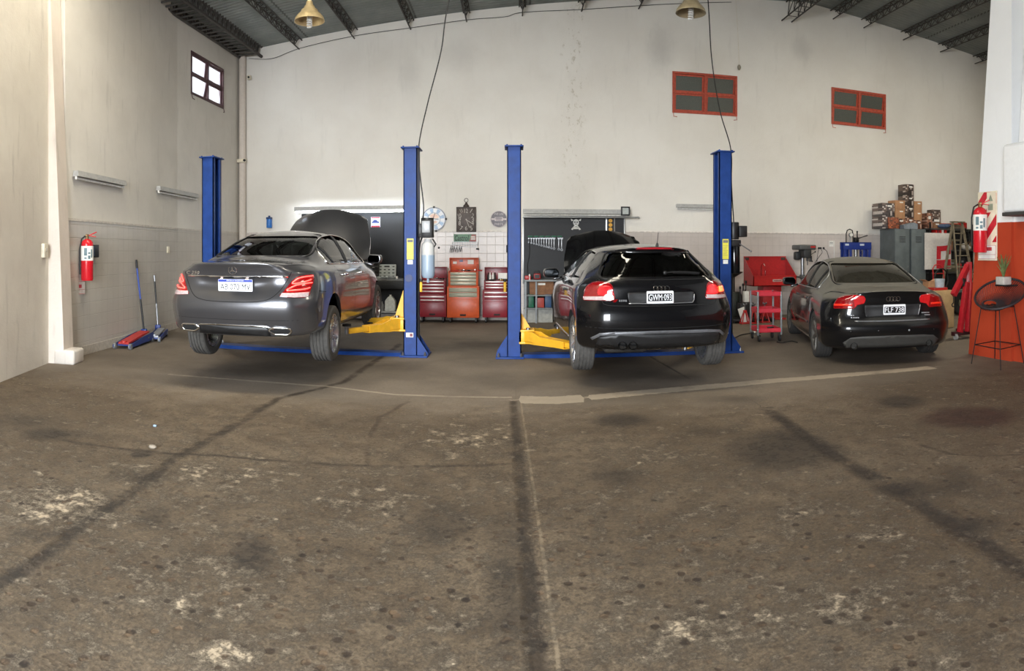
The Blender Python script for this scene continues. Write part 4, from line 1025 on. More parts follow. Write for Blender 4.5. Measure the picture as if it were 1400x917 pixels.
def do_a3():
    c = Car('hatchback_car', 'glossy black hatchback with raised bonnet on the right blue lift', (1.565, 7.62), R(1.6), 1.0, .19, A3, P_BGREY, WELL)
    dlo = round_poly([(-.06, 1.02), (.05, 1.22), (.22, 1.305), (.8, 1.345), (1.2, 1.325), (1.55, 1.24), (1.85, 1.07), (1.97, .985), (1.0, .995)], .12, 5)
    dloc = dlo
    rw = round_poly([(-.635, 1.045), (.635, 1.045), (.475, 1.305), (-.475, 1.305)], .05)
    ws = round_poly([(-.62, 1.05), (.62, 1.05), (.50, 1.33), (-.50, 1.33)], .05)
    bay = MB().bx(-.611, .613, 2.653, 3.217, .717, 1.4).bm
    c.cut([(0, .30), (2.578, .32)], .36, [dloc], (rw, (-.9, .3)), (ws, (1.4, 2.8)), bay)
    for sg in (-1, 1):
        c.put('side_window', c.patch(grow(dlo, .005), c.m_side(sg), .08, -.010, .004), GLASSM)
        c.put('window_pillar', c.patch([(.68, .99), (.76, .99), (.80, 1.35), (.72, 1.35)], c.m_side(sg), .06, .001, .01), RUBSEAL)
    c.put('rear_window', c.patch(grow(rw, .03), c.m_rear, .05, -.012, .004), GLASSD)
    fr = grow(rw, .022); ln = c.line(fr + fr[:1], c.m_rear, .0); c.put('rear_window_seal', MB().tube(ln[:-1], .012, 6, closed=True), RUBSEAL)
    c.put('windscreen', c.patch(grow(ws, .03), lambda u, v: (Vector((u, 8, v)), Vector((0, -1, 0))), .08, -.012, .004), GLASSM)
    seats(c, 1.15, .55, .40)
    z = lambda pts: [(770 + u / 4.825, 320 + v / 4.825) for u, v in pts]
    lens = z(smooth_poly([(138, 436), (137, 405), (144, 365), (172, 330), (225, 313), (290, 319), (322, 338), (332, 372), (337, 436), (240, 438)], 3))
    low = z([(139, 434), (138, 413), (240, 412), (334, 408), (336, 434), (240, 437)])
    glow = z(smooth_poly([(235, 400), (240, 355), (270, 340), (312, 348), (325, 380), (326, 404)], 3))
    o = c.put('tail_lamp', c.patch(lens, c.m_px, 1.6, .006, .014), REDL); o2 = c.mirrored(o)
    q = c.put('lower_lens', c.patch(low, c.m_px, 1.6, .010, .004), CLRL, o); k = c.mirrored(q); k.parent = o2
    q = c.put('lit_segment', c.patch(glow, c.m_px, 1.6, .010, .004), REDMID, o); k = c.mirrored(q); k.parent = o2
    b = c.patch(z(smooth_poly([(272, 432), (280, 402), (318, 396), (330, 432)], 3)), c.m_px, 1.4, .013, .004); c.put('reversing_lamp', b, WHITEHOT, o)
    b = c.patch([(.685, .87), (.775, .87), (.775, .93), (.685, .93)], c.m_rear, .02, .014, .004); c.put('lit_segment', b, lampglass('orange_lit_lens', (255, 110, 60), (255, 80, 40), 2.2), o2)
    c.put('brake_light', c.patch(ribbon([(-.22, 1.352), (0, 1.356), (.22, 1.352)], .02), c.m_rear, .04, .004, .006), M('dull_red_lens', (150, 26, 34), .3))
    p = c.hit(c.m_rear, .0, .925, .006)[0]; rings_badge(c, p, .027, R(-12))
    hatch = [(-.645, 1.02), (-.635, .80), (-.60, .76), (-.5, .748), (0, .742), (.5, .748), (.60, .76), (.635, .80), (.645, 1.02)]
    b = c.patch(ribbon(smooth_poly(hatch, 2, False), .007), c.m_rear, .04, .0015); join(b, c.patch(ribbon([(-.52, 1.022), (0, 1.018), (.52, 1.022)], .006), c.m_rear, .05, .0015)); c.put('tailgate_gap', b, GAP)
    c.put('plate_recess', c.patch(round_poly([(-.35, .775), (.35, .775), (.37, .885), (-.37, .885)], .02), c.m_rear, .03, .002, .003), BLKPL)
    c.put('recess_trim', c.patch(ribbon([(-.36, .77), (0, .763), (.345, .77), (.365, .80), (.37, .86)], .008), c.m_rear, .03, .006, .004), SATIN)
    p = c.hit(c.m_rear, -.02, .83, .022)[0]; plate(c, p, .294, .129, 'old', 'GWM\u00b7093', R(-3))
    # red slanted mark and small silver letters of the badge
    b = MB(); p = c.hit(c.m_rear, -.50, .80, .004)[0]; b.prism([(-.028, -.014), (.006, -.014), (.028, .014), (-.006, .014)], .004, Matrix.Translation(p) @ XZ); o = b.build('model_badge', REDL, c.root)
    b = MB()
    for k in range(4): b.prism([(.03 + k * .022, -.010), (.046 + k * .022, -.010), (.046 + k * .022, .010), (.03 + k * .022, .010)], .004, Matrix.Translation(Vector((p.x, c.hit(c.m_rear, p.x + .04 + k * .022, .80, .003)[0].y, p.z)) + Vector((.01, 0, 0))) @ XZ)
    b.build('badge_letters', SATIN, o)
    # wiper
    b = MB(); p = [c.hit(c.m_rear, x, zz, .02)[0] for x, zz in ((.06, 1.075), (.16, 1.085), (.3, 1.082), (.46, 1.07))]; b.tube(p, .008, 6); b.sphere(p[0], .02, (1, .6, 1), 12); b.tube([q + Vector((0, .008, -.012)) for q in p[1:]], .006, 6); b.build('rear_wiper', BLKPL, c.root)
    # bumper lower part
    dif = [(-.74, .395), (-.66, .45), (-.5, .463), (0, .468), (.5, .463), (.66, .45), (.74, .395)]
    c.put('rear_diffuser', c.patch([(-.70, .30), (.70, .30), (.68, .42), (.5, .445), (-.5, .445), (-.68, .42)], c.m_rear, .05, .004, .006), BLKPL)
    c.put('bumper_trim', c.patch(ribbon(dif, .032), c.m_rear, .04, .008, .010), M('grey_bumper_trim', (104, 105, 108), .4, .4))
    c.put('bumper_gap', c.patch(ribbon([(-.80, .525), (-.4, .512), (0, .508), (.4, .512), (.80, .525)], .006), c.m_rear, .05, .001), GAP)
    for x in (-.425, -.315):
        b = MB(); y = yr_tip = c.hit(c.m_rear, x, .33, 0)[0].y
        b.lathe([(.0, .03), (.036, .03), (.040, 0), (.044, -.01), (.047, .03), (.047, .25)], c=(x, y - .03, .325), axis=(0, 1, 0), seg=24); b.build('exhaust_pipe', M('dark_exhaust', (40, 38, 36), .35, .8), c.root)
    b = MB(); b.box((-.35, -.35, .30), (.5, .34, .15), bev=.05, seg=3); b.box((.1, -.42, .30), (.3, .2, .1), bev=.03); b.cyl((-.3, 0, .28), (-.1, 2.3, .26), .03, seg=10); b.box((0, 0, .28), (1.2, .12, .09), bev=.02); b.build('underbody', M('dirty_underbody', (38, 36, 34), .75), c.root)
    for sg in (-1, 1):
        b = c.patch(ribbon([(.52, .3), (.6, .6), (.66, .98)], .007), c.m_side(sg), .05, .001)
        for l in ([(1.98, .26), (2.0, .6), (1.98, .95)], [(.52, .29), (1.98, .27)]): join(b, c.patch(ribbon(l, .007), c.m_side(sg), .05, .001))
        c.put('door_gap', b, GAP)
        h = MB(); p, n = c.hit(c.m_side(sg), .82, .85, .0); h.box(p + Vector((sg * .02, 0, 0)), (.02, .2, .03), bev=.009, seg=3); h.box(p + Vector((sg * .008, .07, 0)), (.03, .03, .025), bev=.006); h.box(p + Vector((sg * .008, -.07, 0)), (.03, .03, .025), bev=.006); h.build('door_handle', P_BLACK, c.root)
        c.put('sill_trim', c.patch([(.42, .225), (2.1, .215), (2.1, .29), (.42, .30)], c.m_side(sg), .1, .008, .01), P_BLACK)
    mirror_part(c, .88, 1.68, 1.0, P_BLACK)
    h, m = hood(c, round_poly([(-.70, 2.46), (.70, 2.46), (.66, 2.9), (.55, 3.38), (-.55, 3.38), (-.66, 2.9)], .1), 2.46, 1.0, R(58)); h.data.materials[0] = P_BLACK
    b = MB(); p0 = m @ Vector((.62, 3.0, .93)); b.cyl((.66, 2.62, .9), p0, .008, seg=8); b.cyl((.66, 2.62, .9), (Vector((.66, 2.62, .9)) + p0) / 2, .012, seg=8); b.build('bonnet_strut', BLKPL, c.root)
    b = MB(); p = c.hit(c.m_top, .06, -.25, 0)[0]; b.cyl(p, p + Vector((0, -.012, .03)), .02, .01, seg=12); b.cyl(p + Vector((0, -.01, .02)), p + Vector((0, -.06, .15)), .004, .003, seg=6); b.build('roof_aerial', BLKPL, c.root)
    engine(c, 2.7, 3.2, .68)
    for x, y, zz in ((-.765, 0, .285), (.765, 0, .285), (.765, 2.578, .29)): c.wheel(x, y, zz, .318, .225, .232, (5, (-.05, .05), (.018, .024)), RUBBER, RIMM)
    return c
a3 = do_a3()
# ---------------------------------------------------------------- dusty black saloon parked on the floor
y4 = prof([(.2, -.80), (.28, -.87), (.4, -.93), (.50, -.975), (.55, -.985), (.595, -.967), (.625, -.922), (.76, -.905), (.9, -.915), (.97, -.94), (1.0, -.955), (1.03, -.94), (1.1, -.86), (1.4, -.8)])
def a4_rear(x, z, t):
    y = y4(z) + .09 * t * t + 2.7 * max(0, t - .70) ** 2.15
    k = sstep(.36 - x, 0, .04) * sstep(z, .65, .68) * sstep(.83 - z, 0, .02) if z < .84 else 0
    return y + .025 * k
A4 = dict(y0=-.985, y1=3.55, cab=(-.28, 2.4), rear=a4_rear,
    front=front_fn(3.55, .88, [(.2, 3.4), (.4, 3.52), (.6, 3.55), (.75, 3.52), (.9, 3.35), (1.2, 3.2)]),
    W=prof([(-.985, .845), (-.85, .868), (-.5, .882), (0, .886), (2.1, .884), (2.65, .88), (3.1, .86), (3.55, .78)]),
    zb=prof([(-.985, .28), (-.5, .25), (0, .23), (.5, .21), (2.2, .2), (3.0, .21), (3.55, .25)]),
    zs=prof([(-.985, .905), (-.85, .92), (-.5, .94), (0, .95), (.8, .935), (1.6, .92), (2.1, .90), (2.65, .87), (3.1, .81), (3.55, .72)]),
    ws=prof([(-.985, .765), (-.85, .79), (-.5, .82), (0, .838), (.5, .845), (2.1, .845), (2.65, .82), (3.1, .77), (3.55, .66)]),
    zt=prof([(-.985, 1.005), (-.85, 1.015), (-.55, 1.03), (-.32, 1.05), (-.08, 1.145), (.15, 1.235), (.4, 1.315), (.65, 1.375), (.95, 1.42), (1.25, 1.432), (1.55, 1.415), (1.85, 1.34), (2.15, 1.18), (2.45, 1.04), (2.65, .98), (3.0, .93), (3.4, .83), (3.55, .74)]),
    wt=prof([(-.985, .60), (-.55, .61), (-.32, .60), (0, .575), (.4, .55), (.95, .55), (1.5, .56), (2.0, .60), (2.5, .64), (2.7, .66), (3.1, .62), (3.55, .5)]),
    cr=prof([(-.985, .035), (-.5, .035), (-.2, .05), (.2, .055), (.8, .06), (1.6, .06), (2.2, .07), (2.6, .05), (3.55, .05)]))
P_DUST = paint('dusty_black_paint', (10, 10, 12), .0, .28, 1.0, .8, (112, 109, 100))
GLASSU = tinted('dusty_tinted_glass', (44, 45, 43), .16, (110, 106, 94), .7)
def do_a4():
    c = Car('saloon_car', 'dusty black saloon parked on the floor beside the orange wall', (5.07, 8.36), R(-16.5), 1.045, -.062, A4, P_DUST, WELL)
    dlo = round_poly([(.14, .98), (.24, 1.135), (.42, 1.235), (.72, 1.32), (1.1, 1.36), (1.45, 1.345), (1.75, 1.28), (2.0, 1.14), (2.24, .955), (1.2, .968)], .12, 5)
    dloc = dlo
    rw = round_poly([(-.59, 1.078), (.59, 1.078), (.50, 1.335), (-.50, 1.335)], .04)
    ws = round_poly([(-.62, 1.05), (.62, 1.05), (.50, 1.35), (-.50, 1.35)], .05)
    c.cut([(0, .37), (2.648, .37)], .352, [dloc], (rw, (-.33, .75)), (ws, (1.4, 2.8)))
    for sg in (-1, 1):
        c.put('side_window', c.patch(grow(dlo, .005), c.m_side(sg), .08, -.010, .004), GLASSU)
        ln = c.line(dlo + dlo[:1], c.m_side(sg), .004); c.put('window_trim', MB().tube(ln[:-1], .0085, 6, closed=True), SATIN)
        for a, b_ in (((1.08, .965), (1.16, 1.362)), ((.46, .978), (.52, 1.26))):
            w_ = .04 if a[0] > 1 else .018
            c.put('window_pillar', c.patch([(a[0] - w_, a[1]), (a[0] + w_, a[1]), (b_[0] + w_, b_[1]), (b_[0] - w_, b_[1])], c.m_side(sg), .06, .001, .01), RUBSEAL)
    c.put('rear_window', c.patch(grow(rw, .03), c.m_rear, .06, -.012, .004), GLASSU)
    fr = grow(rw, .02); ln = c.line(fr + fr[:1], c.m_rear, .0); c.put('rear_window_seal', MB().tube(ln[:-1], .011, 6, closed=True), RUBSEAL)
    c.put('windscreen', c.patch(grow(ws, .03), lambda u, v: (Vector((u, 8, v)), Vector((0, -1, 0))), .08, -.012, .004), GLASSU)
    seats(c, 1.3, .68, .42)
    z = lambda pts: [(1070 + u / 5.73, 340 + v / 5.73) for u, v in pts]
    lens = z(round_poly([(396, 468), (404, 425), (432, 384), (490, 366), (560, 361), (638, 368), (652, 395), (640, 430), (585, 440), (562, 470)], 14, 3))
    inner = z(round_poly([(549, 364), (638, 370), (650, 396), (638, 428), (584, 438), (566, 462)], 8, 3))
    bar = z([(404, 446), (404, 430), (545, 432), (545, 447)])
    o = c.put('tail_lamp', c.patch(lens, c.m_px, 1.5, .004, .012), REDL); o2 = c.mirrored(o)
    q = c.put('inner_lens', c.patch(inner, c.m_px, 1.5, .008, .004), lampglass('bright_red_lens', (180, 24, 30), (255, 30, 30), .06), o); k = c.mirrored(q); k.parent = o2
    q = c.put('reflector_bar', c.patch(bar, c.m_px, 1.5, .008, .003), lampglass('orange_red_lens', (205, 50, 34), (255, 40, 20), .15), o); k = c.mirrored(q); k.parent = o2
    p = c.hit(c.m_rear, .0, .905, .006)[0]; rings_badge(c, p, .028, R(8))
    lid = [(-.60, .90), (-.595, .74), (-.57, .64), (-.52, .615), (0, .61), (.52, .615), (.57, .64), (.595, .74), (.60, .90)]
    b = c.patch(ribbon(smooth_poly(lid, 2, False), .007), c.m_rear, .04, .0015); c.put('boot_lid_gap', b, GAP)
    c.put('plate_recess', c.patch(round_poly([(-.35, .68), (.35, .68), (.37, .83), (-.37, .83)], .02), c.m_rear, .03, .002, .003), BLKPL)
    c.put('recess_trim', c.patch(ribbon([(.345, .69), (.365, .76), (.372, .825)], .007), c.m_rear, .03, .006, .004), SATIN)
    c.put('boot_strip', c.patch(ribbon([(-.50, .632), (0, .626), (.50, .632)], .013), c.m_rear, .05, .004, .006), SATIN)
    p = c.hit(c.m_rear, .02, .768, .018)[0]; plate(c, p, .294, .129, 'old', 'FLF 738', R(2))
    for x0, dz, n, ww in ((-.53, .672, 4, .022), (-.53, .70, 2, .018), (.40, .715, 5, .018), (.44, .685, 4, .016)):   # small illegible badges
        b = MB()
        for k in range(n):
            p = c.hit(c.m_rear, x0 + k * ww * 1.25, dz, .004)[0]; b.box(p, (ww, .004, .013), bev=.002)
        b.build('model_badge', SATIN, c.root)
    dif = [(-.64, .36), (-.55, .425), (-.4, .44), (0, .444), (.4, .44), (.55, .425), (.64, .36)]
    c.put('rear_diffuser', c.patch(dif[::-1] + [(-.60, .29), (.60, .29)], c.m_rear, .05, .004, .006), M('dusty_black_plastic', (52, 51, 48), .6))
    for x in (-.5, .5):
        b = MB(); y = c.hit(c.m_rear, x, .33, 0)[0].y
        b.lathe([(.0, .03), (.034, .03), (.038, 0), (.042, -.01), (.045, .03), (.045, .2)], c=(x, y - .02, .315), axis=(0, 1, 0), seg=24); b.build('exhaust_pipe', M('dusty_exhaust', (46, 44, 41), .5, .5), c.root)
    for x in (-.55, -.2, .2, .55):
        b = MB(); p = c.hit(c.m_rear, x, .505, .0)[0]; b.sphere(p, .013, (1, .4, 1), 12); b.build('parking_sensor', SATIN if x == .2 else P_BLACK, c.root)
    for sg in (-1, 1):
        b = c.patch(ribbon([(1.12, .26), (1.11, .6), (1.10, .96)], .007), c.m_side(sg), .05, .001)
        for l in ([(2.1, .26), (2.14, .6), (2.1, .93)], [(.36, .62), (.44, .8), (.32, .96)], [(-.6, .70), (-.34, .68)], [(.36, .28), (2.1, .265)]): join(b, c.patch(ribbon(l, .007), c.m_side(sg), .05, .001))
        c.put('door_gap', b, GAP)
        for hy in (.62, 1.6):
            h = MB(); p, n = c.hit(c.m_side(sg), hy, .84, .0); h.box(p + Vector((sg * .02, 0, 0)), (.02, .19, .03), bev=.009, seg=3); h.box(p + Vector((sg * .008, .07, 0)), (.03, .03, .025), bev=.006); h.box(p + Vector((sg * .008, -.07, 0)), (.03, .03, .025), bev=.006); h.build('door_handle', P_DUST, c.root)
        c.put('door_moulding', c.patch(ribbon([(.42, .50), (2.1, .49)], .03), c.m_side(sg), .08, .008, .01), P_BLACK)
        c.put('sill_trim', c.patch([(.42, .225), (2.2, .215), (2.2, .28), (.42, .29)], c.m_side(sg), .1, .008, .01), P_DUST)
    mirror_part(c, .88, 1.86, 1.0, P_BLACK)
    for x, y in ((-.76, 0), (.76, 0), (-.76, 2.648), (.76, 2.648)): c.wheel(x, y, .377, .318, .225, .225, (5, (-.05, .05), (.02, .03)), M('dusty_dark_rubber', (44, 42, 40), .9, var=.2, scale=25), RIMD)
    b = MB(); b.box((0, -.35, .33), (1.2, .3, .16), bev=.05, seg=3); b.box((0, 0, .28), (1.3, .12, .09), bev=.02); b.build('underbody', M('dirty_underbody', (38, 36, 34), .75), c.root)
    return c
a4 = do_a4()
# ================================================================= two-post lifts
BLUE = M('lift_blue_paint', (28, 58, 120), .45, var=.12, scale=9, Specular_IOR_Level=.2); BLUED = M('lift_blue_dark', (18, 38, 92), .5); YEL = M('lift_yellow_paint', (226, 170, 42), .45, var=.1, scale=8)
STEEL = M('bare_steel', (150, 152, 155), .35, .9, var=.1); BLK = M('black_paint_plain', (18, 18, 19), .45); YLAB = M('yellow_label', (214, 206, 74), .5, var=.05); WLAB = M('white_label', (222, 222, 218), .5, var=.05)
HOSE = M('black_hose', (16, 16, 16), .55); GREYL = M('grey_print', (110, 110, 108), .6)
def post(root, x, sg, HT=3.0, car_h=.75, label=True, cz=.45, small=True):
    """C-section column, sg = direction of the open side"""
    b = MB(); w, d, th = .20, .30, .014
    b.bx(x - sg * w / 2, x - sg * (w / 2 - th), -d / 2, d / 2, .02, HT)
    for q in (-1, 1):
        b.bx(x - sg * w / 2, x + sg * w / 2, q * d / 2, q * (d / 2 - th), .02, HT)
        b.bx(x + sg * (w / 2 - th), x + sg * w / 2, q * d / 2, q * (d / 2 - .07), .02, HT)
    o = b.build('post', BLUE, root)
    b = MB(); b.box((x - sg * .0, 0, HT + .01), (.27, .38, .02), bev=.004)
    for q in (-1, 1):
        for p in (-1, 1): b.cyl((x + p * .1, q * .16, HT + .02), (x + p * .1, q * .16, HT + .035), .013, seg=6)
    b.build('top_plate', BLUE, o)
    b = MB(); b.box((x - sg * .06, 0, .012), (.40, .50, .024), bev=.004)
    for q in (-1, 1):
        b.prism([(0, 0), (.15, 0), (.15, .04), (0, .27)], .014, Matrix.Translation((x - sg * w / 2, q * .13, .024)) @ Matrix.Diagonal((-sg, 1, 1, 1)) @ XZ)
    b.build('base_plate', BLUE, o)
    for p in (-.22, .1):
        for q in (-.2, .2):
            b = MB(); b.cyl((x + sg * p, q, .02), (x + sg * p, q, .055), .018, seg=6); b.cyl((x + sg * p, q, .05), (x + sg * p, q, .075), .010, seg=8); b.build('anchor_bolt', STEEL, o)
    # carriage that rides inside the column
    b = MB(); b.box((x + sg * .03, 0, cz + car_h / 2), (.13, .22, car_h), bev=.01); b.box((x + sg * .13, 0, cz), (.14, .30, .17), bev=.012); b.box((x + sg * .19, 0, cz - .085), (.24, .34, .03), bev=.006); b.box((x + sg * .19, 0, cz + .085), (.2, .32, .03), bev=.006)
    b.prism([(0, 0), (.16, 0), (.02, car_h * .55), (0, car_h * .55)], .02, Matrix.Translation((x + sg * .09, .0, cz + .09)) @ Matrix.Diagonal((sg, 1, 1, 1)) @ XZ)
    b.build('carriage', YEL, root)
    if label:
        l = MB(); l.bx(x - .048, x + .048, -d / 2 - .003, -d / 2, 1.40, 1.70); lo = l.build('warning_label', YLAB, o, )
        l = MB(); l.bx(x - .04, x + .04, -d / 2 - .0045, -d / 2 - .002, 1.645, 1.685)
        for k in range(7): l.bx(x - .036, x + .036 - .01 * (k % 3), -d / 2 - .0045, -d / 2 - .002, 1.60 - k * .024, 1.604 - k * .024)
        l.build('label_print', GREYL, lo)
        l = MB(); l.bx(x - .038, x + .038, -d / 2 - .003, -d / 2, 1.33, 1.39); l.build('small_label', WLAB, o)
    if small:
        l = MB(); l.bx(x - .06, x + .045, -d / 2 - .003, -d / 2, .28, .345); l.build('maker_label', WLAB, o)
        l = MB(); l.bx(x - .005, x + .036, -d / 2 - .0045, -d / 2 - .002, .29, .335); l.build('label_print', M('red_blue_print', (120, 60, 70), .5), o)
    return o
def arm(root, p0, p1, z):
    """telescopic swing arm from pivot p0 to pad p1 (x, y)"""
    v = Vector((p1[0] - p0[0], p1[1] - p0[1], 0)); L = v.length; a = math.atan2(v.y, v.x); m = Matrix.Translation((p0[0], p0[1], z)) @ Matrix.Rotation(a, 4, 'Z')
    b = MB(); t = MB()
    t.cyl((0, 0, -.09), (0, 0, .1), .055, seg=20); b._add(t.bm)
    side = [(-.06, -.085), (.26, -.085), (L * .62, -.055), (L * .62, .035), (.42, .035), (.22, .085), (-.06, .085)]
    for q in (-.075, .06): b.prism(side, .015, Matrix.Translation((0, q + .015, 0)) @ XZ)
    b.prism([(-.06, -.075), (.25, -.075), (L * .62, -.06), (L * .62, .06), (.25, .075), (-.06, .075)], .012, Matrix.Translation((0, 0, -.066)))
    b.prism([(.3, -.07), (L * .62, -.06), (L * .62, .06), (.3, .07)], .012, Matrix.Translation((0, 0, .022)))
    b.box((L * .72, 0, -.012), (L * .5, .09, .066), bev=.004)
    b.bm.transform(m); o = b.build('swing_arm', YEL, root)
    b = MB(); b.cyl((L - .03, 0, -.05), (L - .03, 0, .06), .03, seg=16); b.bm.transform(m); b.build('pad_screw', STEEL, o)
    b = MB(); b.cyl((L - .03, 0, .055), (L - .03, 0, .085), .065, .06, seg=24); b.bm.transform(m); b.build('rubber_pad', RUBSEAL, o)
    b = MB(); b.cyl((0, 0, .1), (0, 0, .125), .03, seg=12); b.bm.transform(m); b.build('pivot_pin', STEEL, o)
def lift(name, label, cx, cy, half, cz, car_h, arms, labels):
    root = thing(name, label, 'vehicle lift', (cx, cy, 0), group=None)
    ps = []
    for i, sg in enumerate((1, -1)):
        x = -sg * half; ps.append(post(root, x, sg, car_h=car_h, cz=cz, label=labels[i], small=labels[i]))
        for (dx, dy) in arms[i]: arm(root, (x + sg * .2, .1 if dy > 0 else -.1), (dx, dy), cz)
    b = MB(); b.prism([(-.17, 0), (.17, 0), (.12, .045), (-.12, .045)], 2 * half - .28, Matrix.Translation((-half + .14, 0, 0)) @ Matrix.Rotation(R(90), 4, 'Z') @ Matrix.Rotation(R(90), 4, 'X')); b.build('floor_plate', BLUE, root)
    return root, ps
lift1, p1 = lift('two_post_lift', 'blue two-post lift with yellow arms holding the dark grey saloon', -3.06, 9.62, 1.60, .46, .8, [[(.1 - .86, -1.05), (-.8, .75)], [(.86, -1.02), (.72, .72)]], (False, True))
lift2, p2 = lift('two_post_lift', 'blue two-post lift with yellow arms holding the glossy black hatchback', 1.585, 9.6, 1.555, .30, .42, [[(-.55, -1.4), (-.86, .72)], [(.6, -1.35), (.82, .72)]], (False, True))
# power unit with translucent tank on the outer side of the left lift's right post
def tank_mat():
    t = NT('translucent_tank'); P = t.obj(); s_ = t.n('ShaderNodeSeparateXYZ'); t.put(s_.inputs[0], P)
    t.set(t.mix(t.step(s_.outputs['Z'], 1.47, 1.455), lin((206, 206, 204)), lin((160, 178, 196))), .35); t.b.inputs['Transmission Weight'].default_value = .15; return t.m
x0 = 1.60
b = MB(); b.box((x0 + .235, -.02, 1.85), (.17, .2, .26), bev=.02); b.cyl((x0 + .235, -.02, 1.97), (x0 + .235, -.02, 2.0), .09, seg=24); b.box((x0 + .13, 0, 1.82), (.08, .12, .2), bev=.01); b.box((x0 + .225, -.02, 1.745), (.19, .19, .06), bev=.01)
u = b.build('power_unit', BLK, lift1)
b = MB(); b.box((x0 + .225, -.125, 1.87), (.12, .012, .17), bev=.004); b.build('motor_plate', M('grey_motor_plate', (140, 142, 144), .45, .4), u)
b = MB(); b.lathe([(.0, 1.12), (.075, 1.13), (.095, 1.17), (.098, 1.25), (.098, 1.56), (.09, 1.62), (.055, 1.66), (.05, 1.70), (0, 1.70)], c=(x0 + .24, 0, 0), seg=32); b.cyl((x0 + .24, 0, 1.06), (x0 + .24, 0, 1.13), .02, seg=12); b.build('fluid_tank', tank_mat(), u)
b = MB(); b.tube([(x0 + .16, -.06, 1.72), (x0 + .13, -.08, 1.62), (x0 + .115, -.1, 1.4), (x0 + .11, -.1, .8), (x0 + .12, -.1, .2), (x0 + .16, -.1, .04)], .012, 8); b.tube([(x0 + .31, -.05, 1.7), (x0 + .36, -.06, 1.62), (x0 + .34, -.06, 1.58)], .012, 8); b.build('hydraulic_hose', HOSE, u)
b = MB(); b.cyl((x0 - .02, -.152, 1.13), (x0 - .02, -.156, 1.13), .055, seg=24); b.build('round_cover', BLUED, p1[1])
# black power unit on the right lift's outer post
x0 = 1.555
b = MB(); b.box((x0 + .30, -.02, 1.82), (.13, .18, .17), bev=.012); b.cyl((x0 + .17, -.02, 1.70), (x0 + .17, -.02, 1.96), .085, seg=24, bev=.01); b.box((x0 + .18, 0, 1.64), (.18, .2, .1), bev=.015); b.box((x0 + .12, .05, 1.6), (.06, .14, .3), bev=.01)
u = b.build('power_unit', BLK, lift2)
b = MB(); b.cyl((x0 + .185, -.02, 1.18), (x0 + .185, -.02, 1.60), .085, seg=28, bev=.012); b.build('fluid_tank', M('glossy_black_tank', (14, 14, 15), .15), u)
b = MB(); b.cyl((x0 + .24, -.1, 1.63), (x0 + .40, -.16, 1.52), .009, seg=8); b.sphere((x0 + .40, -.16, 1.52), .018, seg=10); b.build('lever', STEEL, u)
b = MB(); b.tube([(x0 + .13, -.06, 1.25), (x0 + .12, -.1, .9), (x0 + .12, -.1, .3), (x0 + .15, -.1, .04)], .012, 8); b.build('hydraulic_hose', HOSE, u)
# feed cables hanging from the roof
def cable(name, pts, r, label, cat='cable', group=None):
    ps = [Vector(p) for p in pts]; out = []
    for i in range(len(ps) - 1):
        p0, p1_, p2_, p3 = ps[max(0, i - 1)], ps[i], ps[i + 1], ps[min(len(ps) - 1, i + 2)]
        for k in range(8):
            t = k / 8; out.append(.5 * (2 * p1_ + (p2_ - p0) * t + (2 * p0 - 5 * p1_ + 4 * p2_ - p3) * t * t + (3 * p1_ - p0 - 3 * p2_ + p3) * t ** 3))
    out.append(ps[-1]); b = MB(); b.tube(out, r, 6); return tag(b.build(name, HOSE), label, cat, group)
cable('power_cable', [(-.45, 9.6, roofz(-.45) - .05), atY(614, 0, 9.6), atY(603, 70, 9.6), atY(585, 140, 9.6), atY(573, 196, 9.5), atY(574, 235, 9.45), atY(579, 280, 9.45), (-3.06 + 1.78, 9.5, 1.97)], .009, 'black cable hanging from the roof to the left lift motor')
cable('power_cable', [(2.75, 9.6, roofz(2.75) - .05), atY(968, 0, 9.6), atY(973, 80, 9.6), atY(984, 150, 9.6), atY(999, 203, 9.5), atY(1000, 250, 9.5), (1.585 + 1.72, 9.55, 1.96)], .009, 'black cable hanging from the roof to the right lift motor')
# ================================================================= workshop furniture and tools
def wall_pt(px, py, off=.02): return atY(px, py, YB - off)
RED = M('red_enamel', (124, 24, 36), .35, var=.08); ORG = M('orange_enamel', (196, 82, 38), .35, var=.06); REDB = M('bright_red_enamel', (172, 32, 30), .4, var=.1); RAIL = M('pale_drawer_rail', (224, 214, 212), .3, .3, var=.04); GRN = M('grey_green_drawer', (150, 148, 128), .4, .2, var=.05)
DARK = M('dark_recess', (20, 18, 18), .7); GREYM = M('grey_steel_paint', (128, 132, 134), .5, .2, var=.08); LOCK = M('locker_grey', (98, 106, 108), .5, .1, var=.12, scale=5); WOODP = M('plywood', (176, 146, 104), .7, var=.15, scale=6); CARD = M('cardboard', (176, 132, 96), .85, var=.1); BROWN = M('brown_carton', (130, 92, 66), .85, var=.15)
BATT = M('batten_grey', (168, 168, 166), .5, .1); TUBEOFF = M('unlit_tube', (214, 214, 210), .3); PEG = M('black_pegboard', (20, 22, 27), .55, var=.25, scale=40); ALU = M('aluminium_edge', (176, 178, 178), .35, .8, var=.06); PAPER = M('white_paper', (228, 226, 220), .8, var=.03); CHR = CHROME
NAVY = M('navy_paint', (30, 52, 128), .45, var=.1); GREENP = M('green_plastic', (22, 92, 66), .5); CREAM = M('cream_plastic', (214, 206, 186), .5)

